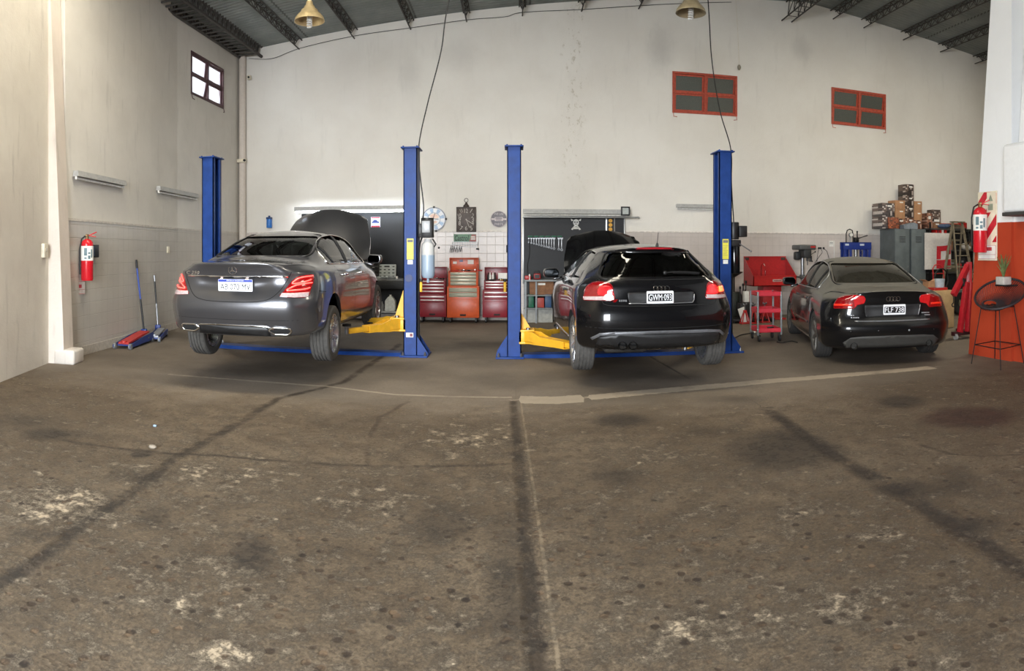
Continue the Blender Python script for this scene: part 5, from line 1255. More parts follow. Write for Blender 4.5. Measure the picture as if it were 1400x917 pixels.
# ---- tool chests: cabinet below, lidded chest on top
def tool_cabinet(name, label, X, Yf, w, z0, z1, col, panel, rails, group, railm=RAIL):
    d = .46; r = thing(name, label, 'tool cabinet', (X, Yf, 0), group=group)
    b = MB(); b.box((0, d / 2, (z0 + z1) / 2), (w, d, z1 - z0), bev=.012); b.build('carcass', col, r)
    b = MB(); b.box((0, -.006, z0 + (z1 - z0) * .33), (w * .9, .014, (z1 - z0) * .56), bev=.006); do = b.build('door', col, r)
    b = MB(); b.box((0, -.014, z0 + .06), (.13, .012, .036), bev=.004); b.box((0, -.018, z0 + .06), (.10, .012, .02), bev=.003); b.build('door_handle', DARK, do)
    zt_, n = z1 - .03, rails; h = (z1 - z0) * (.3) / n
    for k in range(n):
        zc = zt_ - h * (k + .5)
        b = MB(); b.box((0, -.006, zc), (w * .86, .016, h * .9), bev=.004); dr = b.build('drawer', panel, r)
        b = MB(); b.box((0, -.020, zc + h * .28), (w * .86, .018, min(.022, h * .3)), bev=.004); b.build('drawer_rail', railm, dr)
    for q in (-1, 1):
        for e in (.06, d - .06):
            b = MB(); b.cyl((q * (w / 2 - .07) - .015, e, .05), (q * (w / 2 - .07) + .015, e, .05), .05, seg=20); b.box((q * (w / 2 - .07), e, .09), (.05, .06, .05), bev=.008); b.build('caster', BLKPL, r)
    return r
def tool_chest(name, label, X, Yf, w, z0, z1, zl, col, panel, rails, group, railm=RAIL):
    d = .36; r = thing(name, label, 'tool chest', (X, Yf + .05, z0), group=group); H = z1 - z0
    b = MB(); b.box((0, d / 2, H / 2 - .02), (w, d, H - .04), bev=.01)
    for q in (-1, 1): b.box((q * (w / 2 - .008), d / 2, H - .03), (.016, d, .06), bev=.003)
    b.box((0, d - .008, H - .03), (w, .016, .06), bev=.003); b.build('carcass', col, r)
    h = H * .86 / rails
    for k in range(rails):
        zc = H * .9 - h * (k + .5)
        b = MB(); b.box((0, -.006, zc), (w * .86, .016, h * .9), bev=.004); dr = b.build('drawer', panel, r)
        b = MB(); b.box((0, -.020, zc + h * .26), (w * .86, .018, min(.02, h * .32)), bev=.004); b.build('drawer_rail', railm, dr)
    b = MB(); b.box((0, d - .004, H + (zl - z1) / 2), (w, .016, zl - z1), bev=.005)
    for q in (-1, 1): b.box((q * (w / 2 - .008), d - .06, H + (zl - z1) * .55), (.014, .11, (zl - z1) * .85), bev=.003)
    b.box((0, d - .05, zl - z0 - .008), (w, .1, .014), bev=.003); b.build('lid', col, r)
    for q in (-1, 1):
        b = MB(); b.cyl((q * (w / 2 - .03), .05, H - .03), (q * (w / 2 - .03), d - .08, H + (zl - z1) * .5), .005, seg=6); b.build('lid_stay', STEEL, r)
    return r
YC = 14.12
def zat(px, py, Y): return atY(px, py, Y).z
def xat(px, Y): return atY(px, 345, Y).x
X1 = xat(591, YC); X2 = xat(633, YC); X3 = xat(679.5, YC)
tool_cabinet('tool_cabinet', 'dark red roller cabinet under the fluid tank of the left lift', X1, YC, .60, .12, .60, RED, RED, 2, 'roller cabinets along the back wall')
tool_chest('tool_chest', 'dark red lidded tool chest behind the fluid tank', X1, YC, .56, .60, .93, 1.185, RED, RED, 4, 'open tool chests along the back wall')
tool_cabinet('tool_cabinet', 'orange roller cabinet between the two red ones', X2, YC, .69, .11, .78, ORG, GRN, 2, 'roller cabinets along the back wall', GRN)
tool_chest('tool_chest', 'orange lidded tool chest with grey drawers under the clock', X2, YC, .64, .78, 1.11, 1.385, ORG, GRN, 4, 'open tool chests along the back wall', M('pale_grey_rail', (196, 192, 172), .3, .4, var=.04))
tool_cabinet('tool_cabinet', 'dark red roller cabinet half hidden by the right lift post', X3, YC, .62, .12, .70, RED, RED, 2, 'roller cabinets along the back wall')
tool_chest('tool_chest', 'dark red lidded tool chest half hidden by the right lift post', X3, YC, .56, .70, .91, 1.18, RED, RED, 3, 'open tool chests along the back wall')
# things stuck on the orange lid and lying in the chest trays
def solo(name, mb, m, label, cat, loc=(0, 0, 0), group=None, rz=0): return tag(mb.build(name, m, loc=loc, rz=rz), label, cat, group)
YL = YC + .05 + .36 - .015
for (px, py, w, h, m, lab) in ((622, 359, .085, .05, PAPER, 'small white sticker at the left of the orange chest lid'), (630.5, 356.5, .07, .05, M('blue_sticker', (120, 130, 160), .5), 'small blue sticker in the middle of the orange chest lid'), (643.5, 358, .13, .095, PAPER, 'white paper note at the right of the orange chest lid')):
    p = atY(px, py, YL); b = MB(); b.box((0, 0, 0), (w, .004, h), bev=.001); solo('sticker', b, m, lab, 'sticker', p)
def pliers(handle):
    r = MB()
    for q in (-1, 1): r.tube([(0, 0, 0), (q * .012, .0, -.03), (q * .022, 0, -.08), (q * .02, 0, -.13)], [.007, .008, .008, .006], 6)
    r.tube([(0, 0, 0), (.004, 0, .03), (0, 0, .06)], [.011, .009, .003], 6); return r
trays = [(X2, 1.10, .64), (X1, .92, .56), (X3, .90, .56)]
nm = ['orange chest', 'left red chest', 'right red chest']
for ti, (tx, tz, tw) in enumerate(trays):
    n = (7, 5, 5)[ti]
    for k in range(n):
        x = tx - tw / 2 + .07 + (tw - .14) * k / (n - 1); y = YC + .12 + .1 * (k % 3) / 2
        b = MB(); L = .11 + .04 * (k % 3)
        if k % 3 == 0:
            b.cyl((-L / 2, 0, .012), (L / 2, 0, .012), .006, seg=8); b.cyl((L / 2, 0, .012), (L / 2 + .1, 0, .012), .014, .016, seg=10); kind, m = 'screwdriver', [M('screwdriver_red', (176, 40, 34), .4), M('screwdriver_black', (24, 24, 24), .4), M('screwdriver_yellow', (214, 180, 50), .4)][k % 2 + (ti > 1)]
        elif k % 3 == 1:
            t = pliers(0); t.bm.transform(Matrix.Translation((0, 0, .014)) @ Matrix.Rotation(R(90), 4, 'X')); b = t; kind, m = 'pliers', STEEL
        else:
            b.cyl((-.1, 0, .02), (.08, 0, .02), .009, seg=8); b.cyl((.08, 0, .0), (.08, 0, .04), .02, seg=14); kind, m = 'ratchet', CHR
        place = ['leftmost', 'second', 'third', 'fourth', 'fifth', 'sixth', 'seventh'][k]
        solo(kind, b, m, '%s in the tray of the %s, %s from left' % (kind, nm[ti], place if k else 'first'), 'hand tool', (x, y, tz), 'hand tools in the chest trays', R(20 * (k % 4) - 30))
# bottles standing in the right red chest
for k, (px, m) in enumerate(((667.5, BLKPL), (670, PAPER), (674, PAPER), (676.5, BLKPL))):
    p = atY(px, 378, YC + .25); b = MB(); b.lathe([(0, 0), (.022, 0), (.024, .02), (.024, .11), (.012, .14), (.012, .17), (0, .17)], seg=16)
    solo('spray_can', b, m, '%s spray can standing in the right red chest, %s from the left' % (('black', 'white', 'white', 'black')[k], ('first', 'second', 'third', 'fourth')[k]), 'spray can', (p.x, YC + .28, .895), 'spray cans in the right red chest')
b = MB(); b.box((0, 0, .07), (.2, .012, .13), bev=.003); solo('paper_sheet', b, PAPER, 'white sheet leaning inside the lid of the right red chest', 'paper', (xat(687, YC), YC + .36, .92))
for px, Y, lab in ((575.6, 9.44, 'yellow torch with black cap hanging beside the left lift fluid tank'), (690.3, 14.05, 'yellow torch with black cap hanging on the right red chest')):
    p = atY(px, 391, Y); b = MB(); s = Y / 14
    b.lathe([(0, -.12 * s), (.028 * s, -.12 * s), (.03 * s, .06 * s), (.02 * s, .09 * s)], seg=16); r = thing('torch', lab, 'torch', p); b.build('grip', M('torch_yellow', (224, 176, 44), .4), r)
    b = MB(); b.lathe([(.02 * s, .09 * s), (.036 * s, .1 * s), (.036 * s, .15 * s), (0, .155 * s)], seg=16); b.build('cap', BLKPL, r)

# ---- signs and clocks on the back wall
def clock_square():
    p = wall_pt(637.5, 300, .02); r = thing('wall_clock', 'square dark metal wall clock with a ring on top', 'clock', p); k = 14.85 / FOC; w, h = 27 * k, 34 * k
    FR_ = M('weathered_clock_metal', (74, 66, 62), .5, .5, var=.25); PALE = M('pale_clock_numerals', (176, 170, 162), .5)
    b = MB(); b.box((0, -.015, 0), (w, .03, h), bev=.004)
    for q in (-1, 1): b.box((q * (w / 2 - .012), -.036, 0), (.024, .014, h), bev=.003); b.box((0, -.036, q * (h / 2 - .012)), (w, .014, .024), bev=.003)
    b.build('face', FR_, r)
    b = MB(); b.lathe([(0, .10), (.02, .10), (.035, .06), (.06, .04), (.07, 0), (0, 0)], c=(0, -.02, h / 2), seg=20); b.tube([(.042 * math.cos(a), -.02, h / 2 + .15 + .042 * math.sin(a)) for a in [2 * PI * i / 24 for i in range(24)]], .006, 6, closed=True); b.build('crown', FR_, r)
    for i in range(1, 13):
        a = PI / 2 - 2 * PI * i / 12; ca, sa = math.cos(a), math.sin(a); q = max(abs(ca) / (w / 2 - .075), abs(sa) / (h / 2 - .085)); x, z = ca / q, sa / q
        t = text_mb(str(i), {1: .014, 11: .04, 10: .07, 12: .075}.get(i, .05), .095, .004); shift(t, (x, -.034, z), (0, {1: R(32), 11: R(-28), 7: R(20), 5: R(-12), 2: R(14), 10: R(-14)}.get(i, 0), 0))
        t.build('numeral', PALE, r)
    b = MB(); b.box((.06, -.040, -.045), (.16, .004, .014), rot=(0, R(32), 0)); b.box((.035, -.044, -.085), (.20, .004, .010), rot=(0, R(68), 0)); b.cyl((0, -.035, 0), (0, -.048, 0), .014, seg=14); b.build('hands', PALE, r)
clock_square()
def round_sign():
    p = wall_pt(593.5, 299.5, .02); r = thing('wall_clock', 'large round pale blue and white wall clock behind the left lift motor', 'clock', p); k = 14.9 / FOC; Rr = 16.3 * k
    def ring(r0, r1, y, a0=0, a1=2 * PI, n=48):
        b = MB(); pts = [(r1 * math.cos(a0 + (a1 - a0) * i / n), r1 * math.sin(a0 + (a1 - a0) * i / n)) for i in range(n + 1)]; ins = [(r0 * math.cos(a0 + (a1 - a0) * i / n), r0 * math.sin(a0 + (a1 - a0) * i / n)) for i in range(n + 1)]
        for i in range(n): b.prism([pts[i], pts[i + 1], ins[i + 1], ins[i]], .006, Matrix.Translation((0, y, 0)) @ XZ)
        return b
    b = MB(); b.cyl((0, 0, 0), (0, -.03, 0), Rr, seg=56); b.build('face', M('enamel_white', (222, 224, 226), .4, var=.04), r)
    for i in range(8): ring(Rr * .55, Rr * .88, -.031, 2 * PI * i / 8 + .08, 2 * PI * (i + .55) / 8, 6).build('blue_segment', M('pale_blue_enamel', (150, 176, 206), .4), r)
    ring(Rr * .92, Rr, -.031).build('rim', M('grey_blue_rim', (120, 128, 144), .4), r); ring(Rr * .5, Rr * .54, -.031).build('inner_ring', M('grey_blue_rim', (120, 128, 144), .4), r)
    b = ring(Rr * .1, Rr * .44, -.032, .3, 2.6, 20); join(b, ring(Rr * .16, Rr * .38, -.032, 3.4, 5.6, 16)); b.build('inner_pattern', M('apricot_enamel', (226, 190, 168), .4), r)
    for a in (90, 0, 180, -80): b = MB(); b.box((Rr * math.cos(R(a)), -.03, Rr * math.sin(R(a))), (.045, .03, .045), rot=(0, R(-a), 0), bev=.01); b.build('clamp', BLKPL, r)
    b = MB(); b.box((0, -.042, .06), (.012, .004, .15), rot=(0, R(20), 0)); b.box((.05, -.045, 0), (.12, .004, .01), rot=(0, R(10), 0)); b.build('hands', BLKPL, r)
round_sign()
def parts_sign():
    p = wall_pt(682, 299.5, .02); r = thing('round_sign', 'round dark enamel sign with pale lettering beside the right lift post', 'sign', p); k = 14.8 / FOC; Rr = 11.2 * k; PL = M('pale_sign_print', (196, 184, 184), .5)
    b = MB(); b.cyl((0, 0, 0), (0, -.015, 0), Rr, seg=48); b.build('disc', M('plum_enamel', (64, 52, 58), .4), r)
    b = MB(); b.tube([(Rr * .97 * math.cos(a), -.015, Rr * .97 * math.sin(a)) for a in [2 * PI * i / 48 for i in range(48)]], .005, 6, closed=True)
    b.box((0, -.017, .0), (Rr * 1.84, .006, Rr * .2)); b.box((0, -.017, 0), (Rr * 1.0, .007, Rr * .48)); b.build('bow_tie_mark', PL, r)
    b = MB(); b.box((0, -.022, .02), (Rr * .8, .004, .022)); b.box((0, -.022, -.02), (Rr * .7, .004, .018)); b.build('mark_bars', M('plum_enamel', (64, 52, 58), .4), r)
    t = text_mb('WE USE', Rr * 1.15, Rr * .26, .004); shift(t, (0, -.018, Rr * .62)); u = text_mb('PARTS', Rr * 1.0, Rr * .27, .004); shift(u, (0, -.018, -Rr * .6)); join(t, u); t.build('lettering', PL, r)
parts_sign()
p = wall_pt(635.8, 325.3, .02); r = thing('name_board', 'green and red oil company board under the square clock', 'sign', p); k = 14.85 / FOC; w, h = 30.5 * k, 10.5 * k
b = MB(); b.box((0, -.008, 0), (w, .016, h), bev=.003); b.build('board', M('faded_green', (96, 132, 108), .5, var=.1), r)
t = text_mb('Castrol', w * .64, h * .72, .005, .2, .01); shift(t, (-w * .14, -.017, .0)); t.build('lettering', M('dark_green_print', (22, 44, 34), .5), r)
b = MB(); b.prism([(w * .18, -h / 2 + .006), (w * .5 - .004, -h / 2 + .006), (w * .5 - .004, h / 2 - .006), (w * .30, h / 2 - .006)], .004, Matrix.Translation((0, -.015, 0)) @ XZ); b.build('red_corner', M('faded_red_print', (150, 84, 80), .5), r)
b = MB()
for q in (.03, 0, -.03): b.prism([(w * .25, q - .009), (w * .45, q - .009), (w * .47, q + .009), (w * .27, q + .009)], .004, Matrix.Translation((0, -.018, 0)) @ XZ)
b.build('white_bands', PAPER, r)
# wire rack with hanging black tools
p = wall_pt(636, 334, .02); r = thing('wire_rack', 'wire rack under the oil company board', 'rack', p); w = 35 * k; b = MB()
for q in (-.055, .0, .055): b.cyl((-w / 2, -.03, q), (w / 2, -.03, q), .0035, seg=6)
for i in range(11): x = -w / 2 + w * i / 10; b.cyl((x, -.03, -.055), (x, -.03, .055), .003, seg=6)
for q in (-1, 1): b.cyl((q * w * .45, 0, .05), (q * w * .45, -.03, .05), .004, seg=6)
b.build('wires', STEEL, r)
for i, px in enumerate((616.5, 619, 621.5, 624.5, 628, 630.5)):
    p = wall_pt(px, 338.5, .05); b = pliers(0); b.bm.transform(Matrix.Scale(.85 - .08 * (i % 3), 4))
    solo('pliers', b, BLKPL, 'black-handled pliers hanging from the wire rack, %s from the left' % ORD[i], 'hand tool', p, 'pliers hanging from the wire rack')
p = wall_pt(653, 340, .04); r = thing('hanging_sprayer', 'small black and white spray head hanging right of the wire rack', 'sprayer', p)
b = MB(); b.box((0, 0, .035), (.03, .03, .04), bev=.006); b.build('cap', PAPER, r); b = MB(); b.box((0, 0, -.005), (.07, .035, .035), rot=(0, R(10), 0), bev=.01); b.build('body', BLKPL, r)
p = wall_pt(600, 338.5, .03); b = MB(); b.sphere((0, 0, 0), .024, (1, .6, 1)); b.cyl((0, 0, 0), (0, .03, 0), .008, seg=8); solo('wall_hook', b, BLKPL, 'small black knob on the tiles right of the fluid tank', 'knob', p)
p = wall_pt(693, 340, .03); b = MB(); b.box((0, 0, 0), (.03, .03, .16), bev=.008); solo('wall_bracket', b, BLKPL, 'small black bracket on the tiles left of the right lift post', 'bracket', p)

# ---- battens: lit one over the left bench, grey ones elsewhere
def batten(label, p0, p1, lit=False, group=None, hh=.055):
    p0, p1 = Vector(p0), Vector(p1); c = (p0 + p1) / 2; L = (p1 - p0).length; rz = math.atan2(p1.y - p0.y, p1.x - p0.x)
    r = thing('batten_light', label, 'light fitting', c, rz, group)
    b = MB(); b.prism([(-.05, 0), (.05, 0), (.035, hh), (-.035, hh)], L, Matrix.Translation((-L / 2, 0, 0)) @ Matrix.Rotation(R(90), 4, 'Z') @ Matrix.Rotation(R(90), 4, 'X')); b.build('housing', BATT, r)
    for q in (-1, 1): b = MB(); b.box((q * (L / 2 - .015), 0, -.02), (.025, .03, .05), bev=.004); b.build('lamp_holder', PAPER, r)
    b = MB(); b.cyl((-L / 2 + .02, 0, -.03), (L / 2 - .02, 0, -.03), .017, seg=14); b.build('tube', EM('lit_tube', (236, 246, 255), TUBE) if lit else TUBEOFF, r)
    return r
Ybt = 14.45
a = atY(403, 288.5, Ybt); c = atY(565, 288.5, Ybt); batten('lit fluorescent batten over the black board behind the grey saloon', a, (c.x, Ybt, a.z), True, hh=.09)
a = atY(715, 292, 14.6); c = atY(862, 292, 14.6); batten('grey batten along the top of the black board behind the hatchback', a, (c.x, 14.6, a.z), False, hh=.1)
a = atY(925, 283.5, 14.74); batten('grey unlit batten on the back wall between hatchback and red window', (a.x, 14.74, a.z), (xat(1000, 14.74), 14.74, a.z), False, hh=.08)
batten('grey unlit batten on the left wall above the red extinguisher', (lfx(7.5) + .06, 7.5, 2.585), (lfx(9.07) + .06, 9.07, 2.585), False, hh=.08)
batten('grey unlit batten on the left wall beside the left lift post', (lfx(10.5) + .06, 10.5, 2.635), (lfx(12.35) + .06, 12.35, 2.635), False, hh=.08)
b = MB(); a = atY(715, 296.5, 14.55); c = atY(873, 296.5, 14.55); b.cyl((0, 0, 0), (c.x - a.x, 0, 0), .02, seg=12); b.sphere((c.x - a.x, 0, 0), .026, seg=12); solo('steel_rail', b, ALU, 'thin steel rail under the batten of the right black board', 'rail', a)
p = atY(855, 288.5, 14.5); r = thing('flood_light', 'small square black flood light at the end of the right batten', 'flood light', p)
b = MB()
for q in (-1, 1): b.box((q * .085, 0, 0), (.03, .05, .2), bev=.006); b.box((0, 0, q * .085), (.2, .05, .03), bev=.006)
b.box((0, .03, 0), (.18, .03, .18), bev=.01); b.box((0, .06, .03), (.03, .08, .03), bev=.006); b.build('housing', BLK, r)
b = MB(); b.box((0, -.004, 0), (.145, .01, .145)); b.build('glass', M('grey_lamp_glass', (176, 182, 180), .2), r)

# ---- left bench and board
xa, xb = xat(412, YB - .06), xat(562, YB - .06)
b = MB(); b.box(((xa + xb) / 2, YB - .035, 1.62), (xb - xa, .03, 1.56), bev=.004); o = solo('tool_board', b, PEG, 'tall black tool board behind the raised grey bonnet', 'tool board')
p = atY(513.5, 303.5, YB - .055); r = thing('poster', 'small poster of a blue car on the left black board', 'poster', p); k = 15 / FOC
b = MB(); b.box((0, 0, 0), (13 * k, .004, 14 * k)); b.build('sheet', M('poster_lilac', (200, 202, 222), .5), r)
b = MB(); b.prism([(-.08, -.03), (.08, -.03), (.085, 0), (.05, .005), (.02, .04), (-.04, .04), (-.06, .005), (-.085, -.005)], .003, Matrix.Translation((0, -.002, .01)) @ XZ); b.build('car_picture', NAVY, r)
for q, h_ in ((-6, 2), (6, 1.4)): b = MB(); b.box((0, -.003, q * k), (12 * k, .003, h_ * k)); b.build('red_band', M('poster_red', (176, 40, 60), .5), r)
Yb_ = 14.05; xl = xat(470, Yb_); xr = xat(562, Yb_)
r = thing('workbench', 'dark workbench under the left black board', 'workbench', ((xl + xr) / 2, 14.4, 0)); w = xr - xl
b = MB(); b.box((0, 0, .905), (w, .7, .05), bev=.008); b.build('bench_top', M('worn_bench_top', (96, 98, 98), .5, var=.25, scale=8), r)
b = MB(); b.box((0, -.33, .80), (w - .04, .02, .16), bev=.004); b.box((0, .32, .5), (w - .04, .02, .76)); b.build('apron', PEG, r)
for q in (-1, 1):
    for e in (-.31, .31): b = MB(); b.box((q * (w / 2 - .04), e, .44), (.06, .06, .88), bev=.006); b.build('leg', BLK, r)
b = MB(); b.box((0, 0, .215), (w - .02, .62, .04), bev=.005); b.build('lower_shelf', M('pale_shelf', (150, 152, 150), .6), r)
p = atY(533.5, 424, 14.15); r = thing('plastic_canister', 'white plastic canister on the lower shelf of the left bench', 'canister', (p.x, 14.2, .235))
b = MB(); b.prism(round_poly([(-.11, 0), (.11, 0), (.11, .22), (.03, .32), (-.03, .32), (-.11, .22)], .03, 3), .2, Matrix.Translation((0, .1, 0)) @ XZ, bev=.01); b.build('body', M('milky_plastic', (196, 200, 196), .45), r)
b = MB(); b.cyl((0, 0, .31), (0, 0, .35), .025, seg=14); b.build('cap', PAPER, r)
p = atY(522.5, 424, 14.15); b = MB(); b.lathe([(0, 0), (.035, 0), (.035, .13), (.014, .17), (.014, .2), (0, .2)], seg=16); solo('oil_bottle', b, M('grey_bottle', (120, 120, 118), .4), 'small grey bottle left of the white canister', 'bottle', (p.x, 14.15, .235))
p = atY(529.3, 377.5, 14.45); r = thing('socket_set_case', 'open grey socket set case standing on the left bench', 'tool case', (p.x, 14.45, .93)); k = 14.6 / FOC; w, h = 25 * k, 19 * k
b = MB(); b.box((0, 0, h / 2), (w, .06, h), rot=(R(-10), 0, 0), bev=.015); b.box((0, -.14, .02), (w, .26, .04), bev=.01); b.build('case', M('case_grey', (168, 172, 168), .5), r)
b = MB()
for i in range(4):
    for j in range(4):
        if (i, j) in ((1, 3), (2, 3)): continue
        b.box((-w * .36 + w * .24 * i, -.026 - .176 * (h * (.16 + .23 * j) - h / 2) * -1, h * (.16 + .23 * j)), (.05, .012, .022), rot=(R(-10), 0, 0), bev=.004)
b.box((0, -.022, h * .86), (.12, .012, .03), rot=(R(-10), 0, 0), bev=.004); b.build('socket_slot', BLKPL, r)
p = atY(511, 378, 14.4); r = thing('drawer_organiser', 'black small-parts drawer box left of the grey socket case', 'organiser', (p.x, 14.45, .93))
b = MB(); b.box((0, 0, .19), (.24, .16, .38), bev=.01); b.build('carcass', BLK, r)
for i in range(4): b = MB(); b.box((0, -.084, .06 + .088 * i), (.21, .012, .075), bev=.005); dr = b.build('drawer', BLKPL, r); b = MB(); b.box((0, -.094, .06 + .088 * i), (.06, .012, .012), bev=.003); b.build('knob', GREYM, dr)
for k_, (px, nm_, m, lab) in enumerate(((525, 'metal_tray', ALU, 'shallow metal tray in front of the socket case'), (534, 'clamp_block', GREYM, 'grey metal block on the left bench'), (542.5, 'white_cup', PAPER, 'small white cup at the post end of the left bench'))):
    p = atY(px, 379, 14.15); b = MB()
    if k_ == 0: b.lathe([(0, .01), (.05, .01), (.065, .035), (.068, .035), (.055, 0), (0, 0)], seg=20)
    elif k_ == 1: b.box((0, 0, .03), (.11, .07, .06), bev=.012); b.cyl((-.06, 0, .04), (.07, 0, .04), .012, seg=10)
    else: b.lathe([(0, 0), (.02, 0), (.028, .06), (.026, .06), (.018, .006), (0, .006)], seg=18)
    solo(nm_, b, m, lab, nm_.split('_')[-1], (p.x, 14.15, .93))

# ---- right bench and board
xa, xb = xat(715.5, YB - .06), xat(854, YB - .06)
r = thing('tool_board', 'wide black tool board behind the raised black bonnet', 'tool board', ((xa + xb) / 2, YB - .035, 1.56)); w = xb - xa
b = MB(); b.box((0, 0, 0), (w, .03, 1.46)); b.build('panel', PEG, r)
b = MB()
for q in (-1, 1): b.box((q * w / 2, -.005, 0), (.03, .045, 1.5), bev=.004)
b.box((0, -.005, .74), (w, .045, .03), bev=.004); b.build('edge_frame', ALU, r)
# pale emblem sticker with a round head over crossed bars
p = atY(787.5, 306, YB - .056); r = thing('emblem_sticker', 'pale emblem sticker at the top of the right black board', 'sticker', p); WS = M('pale_sticker', (206, 206, 202), .5)
b = MB(); b.prism([(.065 * math.cos(a), .075 * math.sin(a) + .03) for a in [2 * PI * i / 24 for i in range(24)]], .004, XZ)
for q in (-1, 1): b.prism([(q * .03, -.03), (q * .11, -.12), (q * .075, -.135), (q * .0, -.05)], .004, XZ); b.prism([(q * .05, .08), (q * .12, .12), (q * .10, .06)], .004, XZ)
b.box((0, -.002, -.09), (.1, .004, .05)); b.build('emblem', WS, r)
b = MB()
for q in (-1, 1): b.cyl((q * .026, -.004, .04), (q * .026, -.007, .04), .016, seg=14)
b.box((0, -.006, -.005), (.05, .003, .012)); b.build('emblem_marks', INK, r)
p = atY(834.5, 306, YB - .056); r = thing('signal_panel', 'narrow framed panel of orange discs at the right of the black board', 'panel', p); k = 14.9 / FOC
b = MB(); b.box((0, 0, -.06), (13 * k, .02, 27 * k), bev=.003); b.build('frame', ALU, r); b = MB(); b.box((0, -.011, -.06), (9.5 * k, .006, 25 * k)); b.build('backing', INK, r)
for i in range(4): b = MB(); b.cyl((0, -.012, .07 - .095 * i), (0, -.022, .07 - .095 * i), .042, seg=24); b.cyl((0, -.021, .07 - .095 * i), (0, -.025, .07 - .095 * i), .02, seg=16); b.build('orange_disc', M('amber_disc', (214, 160, 52), .4), r)
a = atY(721, 323, YB - .07); c = atY(769, 323, YB - .07); r = thing('tool_rail', 'green tool rail on the right black board', 'tool rail', a); w = c.x - a.x
b = MB()
for i in range(6): b.box((w * (i + .5) / 6, 0, 0), (w / 6 * .8, .03, .03), bev=.006)
b.build('clip', GREENP, r); b = MB(); b.box((w / 2, .006, 0), (w, .012, .02)); b.build('strip', M('dark_green_strip', (14, 56, 42), .5), r)
def spanner(L):
    b = MB(); s = L / .2
    b.box((0, 0, -L / 2), (.018 * s ** .5, .008, L * .86), bev=.003)
    t = [(.026 * s ** .5 * math.cos(R(q)), .026 * s ** .5 * math.sin(R(q))) for q in range(130, 411, 20)] + [(.008, .005), (-.008, .005)]
    b.prism(t, .01, Matrix.Translation((0, .005, -.01)) @ XZ); b.tube([(.018 * s ** .5 * math.cos(a_), 0, -L + .018 * s ** .5 * math.sin(a_)) for a_ in [2 * PI * i / 16 for i in range(16)]], .006, 6, closed=True); return b
NUM = ORD + ['ninth', 'tenth', 'eleventh', 'twelfth', 'thirteenth']
for i in range(13):
    px = 723 + (761 - 723) * i / 11 if i < 11 else 764 + 4 * (i - 11)
    p = atY(px, 325, YB - .08); L = .10 + .014 * i
    solo('spanner', spanner(L), STEEL, 'steel spanner hanging from the green rail, %s from the left' % NUM[i], 'spanner', p, 'spanners on the green rail')
cable('power_lead', [atY(723, 326, YB - .08), atY(724, 345, YB - .09), atY(721, 362, YB - .1), atY(721.5, 375, YB - .2)], .006, 'thin black cord hanging down the left side of the right board')
Yb_ = 14.1; xl, xr = xat(717, Yb_), xat(800, Yb_)
r = thing('shelf_bench', 'grey steel shelf bench beside the black hatchback bonnet', 'bench', ((xl + xr) / 2, 14.4, 0)); w = xr - xl
b = MB(); b.box((0, 0, .90), (w, .62, .035), bev=.005); b.build('bench_top', GREYM, r)
for z in (.585, .31): b = MB(); b.box((0, 0, z), (w - .02, .6, .025), bev=.003); b.build('shelf', M('shelf_grey', (112, 116, 116), .55, .1), r)
for x in (-w / 2 + .025, -w / 2 + .25, w / 2 - .025):
    for e in (-.29, .29): b = MB(); b.box((x, e, .44), (.035, .035, .88)); b.build('leg', GREYM, r)
b = MB(); b.box((0, .28, .6), (w, .01, .6)); b.build('back_panel', BLK, r)
def carton(label, px0, px1, y0, y1, Y, d, m, zb=None, group=None, cat='box', name='box', tape=True):
    a = atY(px0, y0, Y); c = atY(px1, y1, Y); z1 = a.z; z0 = zb if zb is not None else c.z; w = c.x - a.x; h = z1 - z0
    r = thing(name, label, cat, ((a.x + c.x) / 2, Y + d / 2, z0), group=group)
    b = MB(); b.box((0, 0, h / 2), (w - .004, d, h - .002), bev=.004); b.build('carton', m, r)
    if tape:
        b = MB(); b.box((0, -d / 2 - .001, h * .82), (w * .3, .003, h * .16)); b.build('label', PAPER, r)
    return r
carton('brown cardboard carton on the upper shelf of the grey bench', 724, 757, 385, 396.5, 14.16, .35, BROWN, .60)
for i, (px0, px1, m, lab) in enumerate(((722.5, 730, GREENP, 'green tool case on the lower shelf of the grey bench'), (733, 744, M('red_case', (160, 60, 50), .5), 'red flat case on the lower shelf of the grey bench'), (745, 754, M('blue_case', (44, 74, 110), .5), 'blue tool case on the lower shelf of the grey bench'))):
    carton(lab, px0, px1, 402 + 5 * (i == 1), 418, 14.16, .3, m, .325, tape=False, name='tool_case', cat='tool case')
b = MB(); b.box((0, 0, .15), (.62, .3, .3), bev=.01); b.box((0, -.151, .15), (.01, .005, .28)); solo('concrete_block', b, M('pale_concrete', (166, 166, 160), .85, var=.12), 'pale concrete block under the grey shelf bench', 'block', (xat(736, 14.2), 14.38, 0))
p = atY(718.5, 379, 14.2); b = MB(); b.box((0, 0, .045), (.13, .1, .09), bev=.015); solo('red_tin', b, REDB, 'small red tin at the left end of the grey bench', 'tin', (p.x + .05, 14.25, .9175))
p = atY(734.5, 379, 14.2); r = thing('battery_charger', 'red and black battery charger on the grey bench', 'charger', (p.x, 14.3, .9175)); b = MB(); b.box((0, 0, .07), (.15, .16, .13), bev=.02); b.build('case', M('charger_red', (140, 30, 30), .45), r)
b = MB(); b.tube([(-.06, 0, .13), (-.05, 0, .18), (.05, 0, .18), (.06, 0, .13)], .009, 8); b.build('handle', BLK, r); b = MB(); b.box((0, -.083, .07), (.1, .006, .07)); b.build('front_panel', BLK, r)
